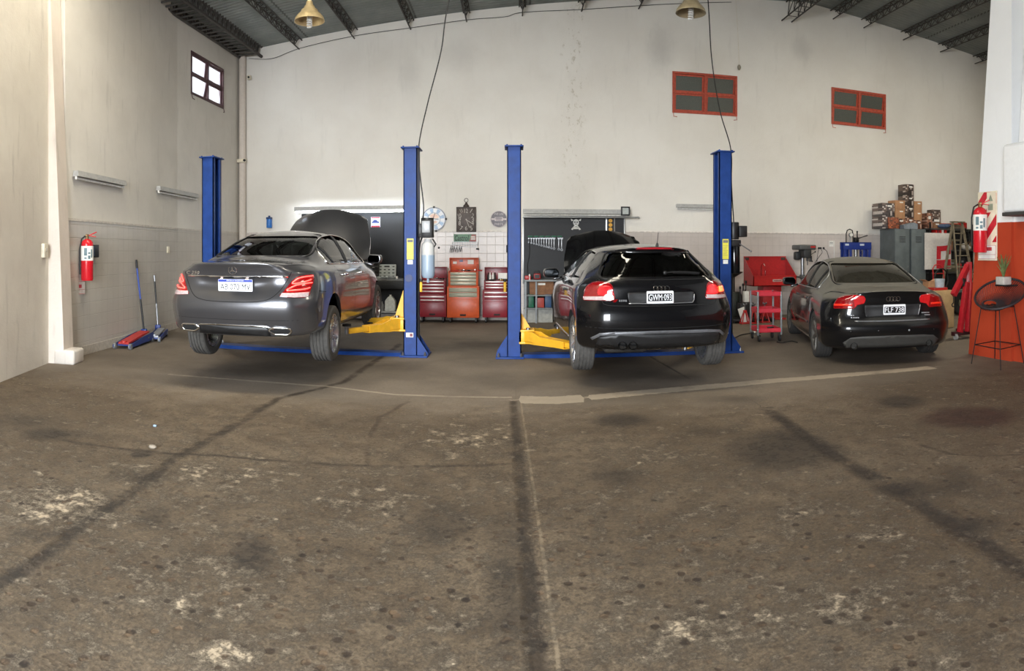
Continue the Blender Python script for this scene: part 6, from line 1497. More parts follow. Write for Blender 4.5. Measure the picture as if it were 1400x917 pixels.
p = atY(724, 379, 14.2); b = MB(); b.lathe([(0, 0), (.022, 0), (.022, .09), (.012, .12), (0, .12)], seg=14); solo('white_bottle', b, PAPER, 'small white bottle between red tin and charger', 'bottle', (p.x, 14.22, .9175))

# ---- compressed-air filter, pipes, cameras, sockets on the walls
p = wall_pt(368, 304, .09); r = thing('air_filter', 'bright blue compressed-air filter on the back wall above the grey saloon', 'air filter', p)
b = MB(); b.cyl((0, 0, -.13), (0, 0, .08), .065, seg=24, bev=.01); b.build('bowl', M('bright_blue', (40, 110, 190), .35), r); b = MB(); b.box((0, 0, .10), (.13, .1, .05), bev=.01); b.cyl((0, 0, .12), (0, 0, .16), .025, seg=12); b.build('head', M('dark_blue_cap', (26, 60, 110), .4), r)
p = Vector((-6.12, YB - .12, 5.68)); r = thing('security_camera', 'small pale security camera under the roof in the left corner', 'camera', p); b = MB(); b.box((0, 0, 0), (.1, .1, .1), bev=.02); b.build('housing', CREAM, r); b = MB(); b.cyl((.01, -.05, -.01), (.01, -.07, -.01), .025, seg=16); b.build('lens', INK, r)
p = Vector((-6.28, YB - .2, 3.69)); r = thing('pipe_bracket', 'pale clamp with a dark eye on the corner pipe', 'bracket', p); b = MB(); b.box((0, 0, 0), (.24, .07, .09), bev=.02); b.build('clamp', CREAM, r); b = MB(); b.cyl((.09, -.03, 0), (.09, -.06, 0), .03, seg=14); b.build('eye', INK, r)
cable('roof_cable', [wall_pt(340, 80, .03), wall_pt(372, 80, .03), wall_pt(410, 66, .03), wall_pt(485, 49, .03), wall_pt(562, 38, .03), wall_pt(640, 27, .03), wall_pt(690, 23, .03), wall_pt(714, 17, .03), wall_pt(795, 13, .03), wall_pt(870, 8, .03), wall_pt(1000, 3, .03)], .006, 'thin cable looped along the top of the back wall under the purlins')
p = wall_pt(1010.5, 92, .06); r = thing('wall_sensor', 'small beige plug hanging on a thin cord above the left red window', 'plug', p); b = MB(); b.sphere((0, 0, 0), .05, (.9, .8, 1.3), 14); b.build('body', M('beige_plug', (150, 144, 128), .7), r); b = MB(); q = wall_pt(1006, 0, .03) - p; b.tube([(0, 0, .05), q * .5 + Vector((.01, 0, 0)), q], .004, 5); b.build('cord', CREAM, r)
for i, px in enumerate((1119.5, 1122, 1126)):
    p = wall_pt(px, 339, .03); b = MB(); b.box((0, 0, 0), (.045, .04, .045), bev=.01); solo('plug', b, BLKPL, 'black plug in the wall socket behind the dusty saloon, %s from the left' % ORD[i], 'plug', p, 'black plugs on the back wall')
cable('power_lead', [wall_pt(1119.5, 340, .05), wall_pt(1118, 347, .06), wall_pt(1117, 356, .07), wall_pt(1117, 375, .08)], .006, 'thin cord hanging from the first black plug')
cable('power_lead', [wall_pt(1122, 340, .05), wall_pt(1124, 345, .06), wall_pt(1119, 352, .07), wall_pt(1113, 362, .08), wall_pt(1110, 378, .08)], .006, 'thin cord curling from the second black plug')
cable('power_lead', [wall_pt(1126, 340, .05), wall_pt(1130, 343, .06), wall_pt(1133, 352, .07), wall_pt(1137, 370, .08)], .006, 'thin cord hanging from the third black plug')
p = wall_pt(1136.5, 333, .022); r = thing('notice', 'white notice on the tiles left of the blue press', 'notice', p); b = MB(); b.box((0, 0, 0), (.12, .006, .15)); b.build('sheet', PAPER, r); b = MB(); b.box((0, -.004, .03), (.09, .003, .012)); b.box((0, -.004, 0), (.09, .003, .012)); b.build('print_lines', GREYL, r)
b = MB(); b.cyl((0, 0, -.45), (0, 0, .06), .012, seg=8); solo('conduit', b, PAPER, 'thin white conduit beside the notice', 'pipe', wall_pt(1140.5, 332, .035))
Y_ = 12.0
for (Y_, z, lab) in ((11.05, 1.55, 'small pale wall socket on the left tiles behind the lift post'),):
    b = MB(); b.box((0, 0, 0), (.02, .09, .13), bev=.006); solo('wall_socket', b, CREAM, lab, 'socket', (lfx(Y_) + .03, Y_, z))
p = at(61, 342.5, 8.86); r = thing('switch_box', 'cream switch box on the stained left wall', 'switch', p, R(20)); b = MB(); b.box((0, 0, 0), (.05, .14, .19), bev=.012); b.build('box', CREAM, r); b = MB(); b.box((.028, 0, .01), (.012, .03, .05), bev=.004); b.build('rocker', M('switch_grey', (150, 146, 134), .5), r)
# ================================================================= right-hand corner, left wall, hanging lamps, stool
# ---- parts washer
Yw = 13.55
a = atY(1030, 377, Yw); c = atY(1089, 390, Yw); w = c.x - a.x
r = thing('parts_washer', 'bright red parts-washing sink behind the red trolley', 'parts washer', ((a.x + c.x) / 2, Yw, 0))
z0, z1, zb = .76, .985, 1.40; d = .62; iw = .05
b = MB()
b.bx(-w / 2, w / 2, 0, .015, z0, z1); b.bx(-w / 2, -w / 2 + .015, 0, d, z0, z1); b.bx(w / 2 - .015, w / 2, 0, d, z0, z1); b.bx(-w / 2, w / 2, 0, d, z0, z0 + .015); b.bx(-w / 2, w / 2, d - .015, d, z0, z1)
b.bx(-w / 2 - .004, w / 2 + .004, -.012, .03, z1 - .012, z1 + .004)
b.build('basin', REDB, r)
b = MB(); b.bx(-w / 2 + .1, w / 2 - .1, d - .012, d + .003, z1, zb); b.bx(-w / 2, w / 2, d - .015, d, z1, zb); b.bx(-w / 2, w / 2, d - .03, d + .005, zb - .012, zb + .012)
for q in (-1, 1):
    t = bmesh.new(); vs = [t.verts.new(v) for v in ((q * w / 2, 0.01, z1), (q * w / 2, d, z1), (q * w / 2, d, zb), (q * (w / 2 - .012), 0.01, z1), (q * (w / 2 - .012), d, z1), (q * (w / 2 - .012), d, zb))]
    for f in ((0, 1, 2), (3, 4, 5), (0, 1, 4, 3), (1, 2, 5, 4), (2, 0, 3, 5)): t.faces.new([vs[i] for i in f])
    b._add(t)
b.build('splash_back', M('shaded_red_enamel', (168, 32, 34), .4, var=.1), r)
for q in (-1, 1): b = MB(); b.box((q * (w / 2 - .07), d - .02, zb - .04), (.1, .02, .07), bev=.006); b.build('corner_clip', M('clip_dark', (60, 46, 40), .6), r)
b = MB(); b.tube([(-.13, d - .1, z0 + .02), (-.13, d - .1, z1 + .18), (-.12, d - .13, z1 + .25), (-.1, d - .18, z1 + .26), (-.08, d - .21, z1 + .2)], .01, 8); b.tube([(-.03, d - .1, z0 + .02), (-.04, d - .12, z1 + .1), (-.06, d - .16, z1 + .12)], .008, 8); b.build('tap', CHR, r)
b = MB(); b.box((.05, -.004, z0 + .12), (.22, .006, .05), bev=.002); o = b.build('maker_plate', M('plate_grey', (176, 166, 160), .5), r)
b = MB(); b.box((.05, -.008, z0 + .12), (.19, .003, .022)); b.build('plate_print', M('plate_print_red', (130, 60, 54), .5), o)
b = MB(); b.box((0, .34, z0 / 2), (.44, .36, z0), bev=.01); b.box((0, .34, .02), (.6, .5, .04), bev=.01); b.build('pedestal', M('pedestal_red', (160, 30, 32), .45, var=.12), r)
# ---- red tool trolley
r = thing('tool_trolley', 'red three-shelf tool trolley with grey posts in front of the parts washer', 'trolley', (4.255, 10.62, 0), R(-6)); w, d = .40, .52
PST = M('grey_trolley_post', (128, 132, 132), .45, .3); TRR = M('trolley_red', (196, 44, 58), .4, var=.06)
for z, nm_ in ((.80, 'top_tray'), (.52, 'middle_tray'), (.19, 'bottom_tray')):
    b = MB(); b.bx(-w / 2, w / 2, -d / 2, d / 2, z - .035, z - .025)
    for q in (-1, 1): b.bx(q * w / 2, q * (w / 2 - .008), -d / 2, d / 2, z - .035, z + .035); b.bx(-w / 2, w / 2, q * d / 2, q * (d / 2 - .008), z - .035, z + .035)
    b.build(nm_, TRR, r)
for q in (-1, 1):
    for e in (-1, 1):
        b = MB(); b.box((q * (w / 2 + .004), e * (d / 2 - .02), .475), (.026, .044, .73), bev=.004); b.build('post', PST, r)
        b = MB(); b.cyl((q * (w / 2 - .02) - .014, e * (d / 2 - .04), .055), (q * (w / 2 - .02) + .014, e * (d / 2 - .04), .055), .055, seg=20); b.box((q * (w / 2 - .02), e * (d / 2 - .04), .1), (.045, .06, .03), bev=.006); b.build('caster', BLKPL, r)
b = MB(); b.cyl((-.02, .02, 0), (.16, -.08, .02), .006, seg=8); solo('spanner', b, STEEL, 'steel spanner lying on the middle tray of the red trolley', 'spanner', (4.27, 10.6, .505))
b = MB(); b.box((0, 0, .022), (.1, .08, .044), bev=.01); solo('black_box', b, BLKPL, 'small black box on the bottom tray of the red trolley', 'box', (4.36, 10.66, .17))
b = MB(); b.lathe([(0, 0), (.06, 0), (.075, .045), (.07, .045), (.055, .008), (0, .008)], seg=20); solo('metal_bowl', b, ALU, 'pale metal bowl on the floor at the left of the red trolley', 'bowl', atZ(1031, 457, .0))
cable('floor_cable', [atZ(1004, 462, .012), atZ(1012, 458, .012), atZ(1022, 456, .012), atZ(1032, 454, .012), atZ(1040, 455, .012)], .01, 'thin black cable on the floor between lift post and red trolley')
cable('floor_cable', [atZ(1062, 467, .01), atZ(1070, 468, .01), atZ(1082, 466, .01), atZ(1090, 468, .01)], .008, 'thin black cable on the floor right of the red trolley')
# ---- clutter between post and washer
p = atZ(1003, 437, 0); r = thing('oil_drainer', 'tall dark oil drainer behind the right lift post', 'oil drainer', (p.x, p.y, 0))
b = MB(); b.lathe([(0, .08), (.17, .08), (.19, .12), (.19, .55), (.15, .62), (0, .63)], seg=28); b.build('drum', M('dark_green_drum', (38, 44, 38), .5, var=.2), r)
b = MB(); b.cyl((0, 0, .6), (0, 0, .98), .03, seg=12); b.lathe([(.03, .95), (.2, 1.05), (.21, 1.07), (.19, 1.06), (.03, .98)], seg=28, closed=True); b.build('funnel', M('dark_funnel', (58, 54, 48), .5, .3), r)
for q in (-1, 1): b = MB(); b.cyl((q * .15 - .02, -.1, .06), (q * .15 + .02, -.1, .06), .06, seg=18); b.build('wheel', BLKPL, r)
p = atZ(1022, 436, 0); Yj = p.y
r = thing('low_rack', 'low dark rack on the floor left of the parts washer', 'rack', (atY(1026, 430, 13.5).x, 13.5, 0)); b = MB(); b.box((0, 0, .06), (.95, .5, .05), bev=.01); b.build('platform', BLK, r)
for q in (-1, 1): b = MB(); b.box((q * .44, 0, .03), (.05, .5, .06), bev=.006); b.build('runner', BLK, r)
p = atY(1021.5, 414, 13.55); r = thing('fluid_can', 'white can with a red stripe above the low dark rack', 'can', (p.x, 13.62, .42)); b = MB(); b.box((0, 0, .12), (.11, .14, .24), bev=.015); b.build('body', PAPER, r); b = MB(); b.box((.058, 0, .12), (.006, .13, .23)); b.build('stripe', REDB, r); b = MB(); b.cyl((-.02, 0, .24), (-.02, 0, .27), .02, seg=12); b.build('cap', BLKPL, r)
b = MB(); b.box((0, 0, .16), (.34, .3, .32), bev=.03); solo('black_crate', b, BLKPL, 'black crate on the low rack under the white can', 'crate', (p.x - .02, 13.62, .09))
for i, px in enumerate((1013, 1016.5, 1019.5)):
    q = atY(px, 400, 13.7); b = MB(); b.cyl((0, 0, 0), (.02 * (i - 1), 0, .62 + .06 * i), .014, seg=8); b.box((.02 * (i - 1), 0, .64 + .06 * i), (.05, .03, .06), bev=.01); solo('pry_bar', b, BLKPL, 'black bar standing on the low rack, %s from the left' % ORD[i], 'bar', (q.x, 13.7 + .02 * i, .09), 'black bars on the low rack')
q = atY(1013.5, 422, 13.35); b = MB(); b.box((0, 0, .17), (.16, .012, .34), rot=(0, R(-18), 0), bev=.003); solo('plastic_sheet', b, PAPER, 'white plastic panel leaning on the low rack', 'panel', (q.x, 13.22, .0))
def axle_stand(X, Y, lab, group):
    r = thing('axle_stand', lab, 'axle stand', (X, Y, 0), group=group); b = MB()
    for q in (-1, 1):
        for e in (-1, 1): b.cyl((q * .09, e * .08, 0), (q * .025, e * .02, .25), .014, .011, seg=8)
    b.box((0, 0, .26), (.07, .06, .06), bev=.008)
    for q in (-1, 1): b.box((q * .085, 0, .02), (.02, .18, .02), bev=.003); b.box((0, q * .075, .02), (.18, .02, .02), bev=.003)
    b.build('base', REDB, r); b = MB(); b.box((0, 0, .33), (.022, .022, .14)); b.box((0, 0, .41), (.09, .04, .025), bev=.005)
    for q in (-1, 1): b.box((q * .038, 0, .43), (.014, .04, .025), bev=.003)
    b.build('ratchet_post', STEEL, r)
for i, (px, Y) in enumerate(((1018.5, 13.12), (1030, 13.05), (1045.5, 13.2))): axle_stand(atY(px, 400, Y).x, Y, 'red axle stand between lift post and trolley, %s from the left' % ORD[i], 'red axle stands by the parts washer')
# ---- drill press
p = atY(1099, 340, 14.3); r = thing('drill_press', 'grey pillar drill standing behind the dusty black saloon', 'drill press', (p.x, 14.3, 0))
DG = M('drill_grey', (84, 86, 86), .45, .2, var=.1)
b = MB(); b.box((0, 0, .04), (.36, .5, .08), bev=.015); b.build('base', DG, r)
b = MB(); b.cyl((.0, .08, .06), (.0, .08, 1.5), .042, seg=20); b.build('column', STEEL, r)
b = MB(); b.box((0, -.08, .92), (.34, .3, .035), bev=.01); b.cyl((0, .08, .87), (0, .08, .97), .065, seg=18); b.build('table', DG, r)
b = MB(); b.box((0, 0, 1.62), (.42, .5, .12), bev=.03, seg=3); b.build('belt_cover', DG, r)
b = MB(); b.box((.0, -.06, 1.47), (.2, .34, .2), bev=.03); b.box((-.13, .1, 1.42), (.14, .18, .2), bev=.04); b.cyl((.02, -.16, 1.3), (.02, -.16, 1.4), .03, seg=14); b.cyl((.02, -.16, 1.2), (.02, -.16, 1.3), .012, seg=8); b.cyl((.13, -.1, 1.28), (.13, -.1, 1.42), .035, seg=14); b.build('head', M('drill_dark', (44, 45, 46), .5), r)
b = MB()
for k in range(3): a_ = R(30 + 120 * k); b.cyl((.12, -.1, 1.44), (.16 + .14 * math.cos(a_) * .7, -.12, 1.44 + .15 * math.sin(a_)), .007, seg=6); b.sphere((.16 + .14 * math.cos(a_) * .7, -.12, 1.44 + .15 * math.sin(a_)), .018, seg=8)
b.build('feed_handle', BLK, r)
b = MB(); b.box((.12, -.252, 1.63), (.12, .004, .045)); b.build('red_badge', REDB, r)
# ---- hydraulic shop press
p = atY(1170, 340, 14.25); r = thing('shop_press', 'blue hydraulic shop press by the wall behind the dusty saloon', 'press', (p.x, 14.25, 0)); w = .78
for q in (-1, 1):
    for e in (-1, 1):
        b = MB(); b.box((q * (w / 2 - .05) + e * .0 - q * .0, e * .08, .87), (.08, .02, 1.72), bev=.003); b.box((q * (w / 2 - .2), e * .08, .87), (.07, .02, 1.72), bev=.003); b.build('upright', NAVY, r)
    b = MB(); b.box((q * (w / 2 - .11), 0, .03), (.26, .56, .06), bev=.008); b.build('foot', NAVY, r)
b = MB(); b.box((0, -.09, 1.66), (w, .02, .18), bev=.004); b.box((0, .09, 1.66), (w, .02, .18), bev=.004); b.box((0, 0, 1.745), (w, .2, .012)); b.box((0, -.09, .6), (w, .02, .14), bev=.004); b.box((0, .09, .6), (w, .02, .14), bev=.004); b.build('crossbeam', NAVY, r)
b = MB(); b.cyl((0, 0, 1.2), (0, 0, 1.66), .045, seg=20); b.cyl((0, 0, 1.1), (0, 0, 1.2), .03, seg=16); b.box((0, 0, 1.14), (.16, .1, .05), bev=.01); b.build('ram', STEEL, r)
b = MB()
for q in (-.16, .16): b.tube([(q, 0, 1.15)] + [(q + .014 * math.cos(2 * PI * k / 8), .014 * math.sin(2 * PI * k / 8), 1.18 + .01 * k) for k in range(44)], .004, 5)
b.build('return_spring', STEEL, r)
b = MB(); b.tube([(-.27, 0, 1.74), (-.27, 0, 1.95), (-.24, 0, 2.04), (-.17, 0, 2.07), (-.10, 0, 2.04), (-.08, 0, 1.95), (-.08, 0, 1.74)], .014, 8); b.build('hose', HOSE, r)
b = MB(); b.cyl((-.16, -.02, 1.93), (-.16, -.06, 1.93), .055, seg=24); b.cyl((-.16, 0, 1.74), (-.16, 0, 1.9), .014, seg=8); g = b.build('gauge', STEEL, r); b = MB(); b.cyl((-.16, -.061, 1.93), (-.16, -.064, 1.93), .045, seg=20); b.build('dial', PAPER, g)
b = MB(); b.box((.0, 0, 1.81), (.12, .14, .12), bev=.02); b.cyl((.04, 0, 1.85), (.04, 0, 2.0), .016, seg=10); b.sphere((.04, 0, 2.01), .022, seg=10); b.cyl((.05, 0, 1.84), (.30, -.06, 1.92), .012, seg=8); b.build('pump', BLK, r)
for (x, wd) in ((-.3, .1), (.12, .12)): b = MB(); b.box((x, -.102, 1.69), (wd, .004, .045)); b.build('label', M('press_label', (190, 200, 214), .5), r)
# ---- lockers and the boxes on top of them
def locker(lab, x0, x1, yf, H):
    w = x1 - x0; r = thing('steel_locker', lab, 'locker', ((x0 + x1) / 2, yf, 0), group='grey steel lockers in the right corner'); d = YB - .05 - yf
    b = MB(); b.bx(-w / 2 + .004, w / 2 - .004, .01, d, .03, H); b.bx(-w / 2 + .02, w / 2 - .02, .02, d, 0, .04); b.build('carcass', LOCK, r)
    b = MB(); b.box((0, 0, H / 2 + .02), (w - .03, .022, H - .08), bev=.006); do = b.build('door', LOCK, r)
    b = MB()
    for k in range(5): b.box((0, -.012, H - .2 - .035 * k), (w * .4, .006, .012), bev=.002)
    b.build('vent_slot', DARK, do); b = MB(); b.box((w * .36, -.02, H * .52), (.025, .02, .13), bev=.006); b.build('handle', STEEL, do); return r
YL_ = 14.05; LZ = 2.10
locker('grey steel locker nearest the blue press, boxes stacked on top', xat(1223, YL_), xat(1244, YL_), YL_, LZ)
locker('grey steel locker beside the hanging banner', xat(1245, YL_) + .01, xat(1266, YL_), YL_, LZ)
def printed(name, c1, c2, c3):
    t = NT(name); P = t.obj()
    def cells(sc, off): w_ = t.n('ShaderNodeTexWhiteNoise'); t.put(w_.inputs['Vector'], t.vm('FLOOR', t.vm('ADD', t.vm('MULTIPLY', P, sc), off))); q = t.n('ShaderNodeSeparateColor'); t.put(q.inputs[0], w_.outputs['Color']); return q.outputs
    g1, g2 = cells((7, 3, 9), (.3, .5, .1)), cells((21, 4, 26), (.7, .2, .4)); n = t.noise(P, 40, 4, .7)
    col = t.mix(t.step(g1[0], .4, .45), lin(c1), lin(c2)); col = t.mix(t.math('MULTIPLY', t.step(g2[0], .55, .6), .7), col, lin(tuple(v * .6 for v in c1))); col = t.mix(t.step(g2[1], .84, .86), col, lin(c3)); col = t.mix(t.math('MULTIPLY', t.step(n, .5, .65), .45), col, lin(tuple(v * .7 for v in c2))); t.set(col, .55); return t.m
PR1 = printed('printed_carton_grey', (84, 78, 78), (120, 104, 98), (206, 196, 190)); PR2 = printed('printed_carton_brown', (104, 66, 50), (150, 104, 82), (196, 160, 140)); PR3 = printed('printed_carton_dark', (58, 48, 44), (110, 92, 82), (190, 176, 166)); PR4 = printed('printed_carton_orange', (186, 104, 70), (160, 92, 66), (90, 60, 50))
GB = 'product boxes stacked on the lockers'; zz = lambda py, Y: atY(1230, py, Y).z
def pbox(lab, px0, px1, py0, py1, Y, d, m, zb=None): return carton(lab, px0, px1, py0, py1, Y, d, m, zb, GB)
k1 = lambda py: atY(1235, py, 14.1).z
B0 = LZ + .002; H = lambda py: k1(py)
def stack(px0, px1, levels, Y, d, specs):
    z = B0
    for (h, m, lab) in specs:
        a = atY(px0, 300, Y); c = atY(px1, 300, Y); w = c.x - a.x
        r = thing('product_box', lab, 'box', ((a.x + c.x) / 2, Y + d / 2, z), group=GB)
        b = MB(); b.box((0, 0, h / 2), (w - .006, d, h - .003), bev=.004); b.build('carton', m, r)
        b = MB(); b.box((w * .12, -d / 2 - .001, h * .78), (w * .35, .003, h * .13)); b.build('label', PAPER, r)
        z += h
stack(1206, 1223, 0, 14.12, .5, [(.30, PR1, 'grey printed box at the left end of the lockers, lower of two'), (.34, PR1, 'grey printed box at the left end of the lockers, upper of two')])
stack(1224, 1237.5, 0, 14.3, .36, [(.27, PR2, 'brown printed box under the two plain tan boxes'), (.235, CARD, 'plain tan box, lower of two, left of the tall box tower'), (.235, CARD, 'plain tan box, upper of two, left of the tall box tower')])
stack(1238, 1249.5, 0, 14.3, .36, [(.30, PR2, 'brown printed box at the foot of the tall box tower'), (.30, PR3, 'dark printed box second from the foot of the tall tower'), (.26, PR3, 'dark printed box third from the foot of the tall tower'), (.31, PR3, 'dark printed box on top of the tall tower')])
stack(1250, 1260.5, 0, 14.3, .36, [(.24, PR2, 'brown printed box under the narrow tan boxes'), (.23, CARD, 'narrow tan box right of the tall tower, lower of two'), (.27, CARD, 'narrow tan box right of the tall tower, upper of two')])
a = atY(1232, 311, 14.05); b = MB(); b.prism(round_poly([(-.22, 0), (.2, 0), (.2, .13), (.08, .17), (-.22, .10)], .02, 2), .2, Matrix.Translation((0, .1, 0)) @ XZ); solo('grey_tool_case', b, M('blue_grey_case', (128, 136, 144), .5), 'blue-grey case on the lockers in front of the tan boxes', 'case', (xat(1243, 14.17), 14.17, B0), GB)
a = atY(1217, 311, 14.0); b = MB(); b.box((0, 0, .14), (.30, .05, .28), rot=(R(-4), 0, 0), bev=.004); solo('orange_picture_box', b, PR4, 'flat orange picture box leaning in front of the grey printed boxes', 'box', (xat(1222, 14.06), 14.088, B0), GB)
# rack with clutter to the right of the lockers
xl, xr = xat(1267, 14.3), xat(1340, 14.3)
r = thing('storage_rack', 'tall dark storage rack behind the stepladder', 'rack', ((xl + xr) / 2, 14.4, 0)); w = xr - xl
for x in (-w / 2, w / 2):
    for e in (-.25, .25): b = MB(); b.box((x, e, 1.15), (.04, .04, 2.3), bev=.004); b.build('upright', BLK, r)
for z in (.35, .95, 1.55, 2.12): b = MB(); b.box((0, 0, z), (w, .54, .035), bev=.004); b.build('shelf', M('dark_shelf', (66, 64, 60), .6), r)
b = MB(); b.box((0, .262, 1.1), (w, .012, 2.0)); b.build('added_backdrop', M('dark_backdrop', (44, 42, 40), .8), r)  # sheet added to darken the background behind the ladder
RT = 2.14
stack2 = [(1267, 1275, .40, PR2, 'brown printed box on the rack beside the narrow tan boxes'), (1276, 1287, .16, BROWN, 'long brown box on the rack under the dark picture box')]
for px0, px1, h, m, lab in stack2:
    a = xat(px0, 14.25); c = xat(px1, 14.25); r = thing('product_box', lab, 'box', ((a + c) / 2, 14.4, RT), group='boxes on the storage rack'); b = MB(); b.box((0, 0, h / 2), (c - a - .01, .3, h), bev=.004); b.build('carton', m, r); b = MB(); b.box((0, -.152, h * .7), ((c - a) * .4, .003, h * .2)); b.build('label', PAPER, r)
a, c = xat(1275.5, 14.25), xat(1287, 14.25); r = thing('product_box', 'dark picture box standing above the long brown box', 'box', ((a + c) / 2, 14.4, RT + .16), group='boxes on the storage rack'); b = MB(); b.box((0, 0, .17), (c - a - .01, .26, .34), bev=.004); b.build('carton', PR3, r); b = MB(); b.box((0, -.132, .05), ((c - a) * .6, .003, .06)); b.build('label', PAPER, r)
for i, px in enumerate((1282, 1285, 1288, 1291, 1295)):
    m = (REDB, M('dark_red_folder', (120, 34, 40), .5), REDB, M('white_folder', (210, 200, 196), .6), REDB)[i]
    b = MB(); b.box((0, 0, .13), (.045, .2, .26), bev=.004); solo('folder', b, m, '%s folder on the rack under the blue cloth, %s from the left' % (('red', 'dark red', 'red', 'white', 'red')[i], ORD[i]), 'folder', (xat(px, 14.1), 14.25, 1.84), 'folders on the rack')
b = MB(); b.box((0, 0, .015), (.42, .5, .03), bev=.004); solo('rack_board', b, WOODP, 'thin board carrying the row of folders', 'board', (xat(1288, 14.1), 14.25, 1.81))
b = MB()
b.sphere((0, 0, 0), .14, (1.3, .9, .45), 18); b.sphere((.1, -.02, .02), .1, (1.2, .9, .5), 16); solo('blue_cloth', b, M('blue_cloth', (70, 88, 118), .9, var=.2), 'crumpled blue cloth on the rack above the red folders', 'cloth', (xat(1293, 14.1), 14.2, RT + .06))
b = MB(); b.box((0, 0, .05), (.36, .3, .1), bev=.03); b.box((.02, -.02, .12), (.24, .2, .06), bev=.02); solo('red_tool_case', b, M('case_red_orange', (176, 62, 44), .45), 'red-orange flat case on top of the rack', 'tool case', (xat(1299, 14.1), 14.45, RT))
b = MB(); b.box((0, 0, .09), (.2, .2, .18), bev=.02); solo('red_box', b, REDB, 'small bright red box at the right end of the rack', 'box', (xat(1321, 14.1), 14.28, RT))
for i in range(5):
    b = MB(); b.box((0, 0, .012), (.7 - .06 * i, .09, .022), rot=(0, 0, R(8 * i - 14)), bev=.004); solo('wood_slat', b, M('grey_slat', (122, 108, 92), .8, var=.2) if i % 2 else M('dark_slat', (70, 60, 52), .8, var=.2), 'loose slat on top of the rack, %s from the bottom' % ORD[i], 'slat', (xat(1309, 14.1) + .02 * i, 14.25, RT + .024 * i), 'loose slats on the rack')
b = MB(); b.tube([(.16 * math.cos(a_) * (1 + .1 * math.sin(3 * a_)), .05 * math.sin(2 * a_), .2 + .16 * math.sin(a_) + .004 * k) for k, a_ in enumerate([2 * PI * i / 20 for i in range(60)])], .014, 6); solo('coiled_hose', b, HOSE, 'coiled black hose hanging on the dark rack behind the ladder', 'hose', (xat(1322, 14.0), 14.08, 1.6))
b = MB(); b.sphere((0, 0, .1), .12, (1.2, .8, .8), 14); b.sphere((.12, 0, .06), .08, (1, .9, .8), 12); solo('white_rag', b, M('white_rag', (190, 186, 180), .9, var=.1), 'white rag on the dark rack right of the ladder', 'rag', (xat(1324, 14.0), 14.15, 1.565))
for i, (px, z, m, lab) in enumerate(((1316, .97, REDB, 'red can on the dark rack at knee height'), (1326, .97, BLK, 'black can on the dark rack at knee height'), (1330, 1.57, M('brown_tin', (110, 80, 60), .5), 'brown tin on the dark rack beside the white rag'))):
    b = MB(); b.lathe([(0, 0), (.07, 0), (.07, .2), (.06, .22), (.03, .22), (.03, .25), (0, .25)], seg=18); solo('can', b, m, lab, 'can', (xat(px, 14.1), 14.25, z))
for i, (px, z, w_, h_, m, lab) in enumerate(((1305, 1.57, .22, .3, BROWN, 'brown carton on the dark rack behind the ladder treads'), (1313, 1.57, .16, .2, M('dark_case', (40, 40, 44), .5), 'dark case on the dark rack behind the ladder'), (1308, .97, .3, .34, M('olive_case', (86, 84, 66), .6), 'olive case on the dark rack low behind the ladder'), (1322, .97, .2, .4, M('dark_case', (40, 40, 44), .5), 'tall dark case low on the rack by the orange wall'), (1314, RT, .24, .16, M('dusty_orange_case', (170, 80, 52), .6), 'dusty orange case behind the loose slats'))):
    r_ = thing('stored_case', lab, 'case', (xat(px, 14.1), 14.42, z)); b = MB(); b.box((0, 0, h_ / 2), (w_, .24, h_), bev=.02); b.build('body', m, r_); b = MB(); b.box((0, -.124, h_ * .7), (w_ * .4, .012, h_ * .12), bev=.004); b.build('catch', GREYM, r_)
# banner hanging from the rack
def banner():
    Yb_ = 13.98; a = atY(1264, 318, Yb_); c = atY(1300, 318, Yb_); W_ = c.x - a.x; Hh = .95; r = thing('banner', 'white and red fabric banner hanging from the rack', 'banner', (a.x, Yb_, a.z))
    def pt(u, v): return (u * W_, -.03 * math.sin(u * 9) * v - .05 * math.sin(PI * u) * math.exp(-((v - .12) / .1) ** 2), -v * Hh - .09 * math.sin(PI * u) * (1 - v) * (v * 2 if v < .5 else 1))
    def sheet(u0, u1, v0, v1, off, n=20):
        t = bmesh.new(); g = [[t.verts.new(Vector(pt(u0 + (u1 - u0) * i / n, v0 + (v1 - v0) * j / n)) + Vector((0, off, 0))) for i in range(n + 1)] for j in range(n + 1)]
        for j in range(n):
            for i in range(n): t.faces.new((g[j][i], g[j][i + 1], g[j + 1][i + 1], g[j + 1][i])).smooth = True
        b = MB(); b._add(t); return b
    sheet(0, 1, 0, 1, 0).build('cloth', M('banner_cloth', (196, 190, 184), .85, var=.06), r, sharp=80)
    RB = M('banner_red', (186, 30, 42), .7)
    for nm_, q in (('red_block', (.46, .98, .32, .46)), ('red_block', (.46, .62, .46, .7)), ('red_block', (.80, .98, .46, .58)), ('red_block', (.46, .98, .72, .98))): sheet(*q, -.006, 8).build(nm_, RB, r, sharp=80)
banner()
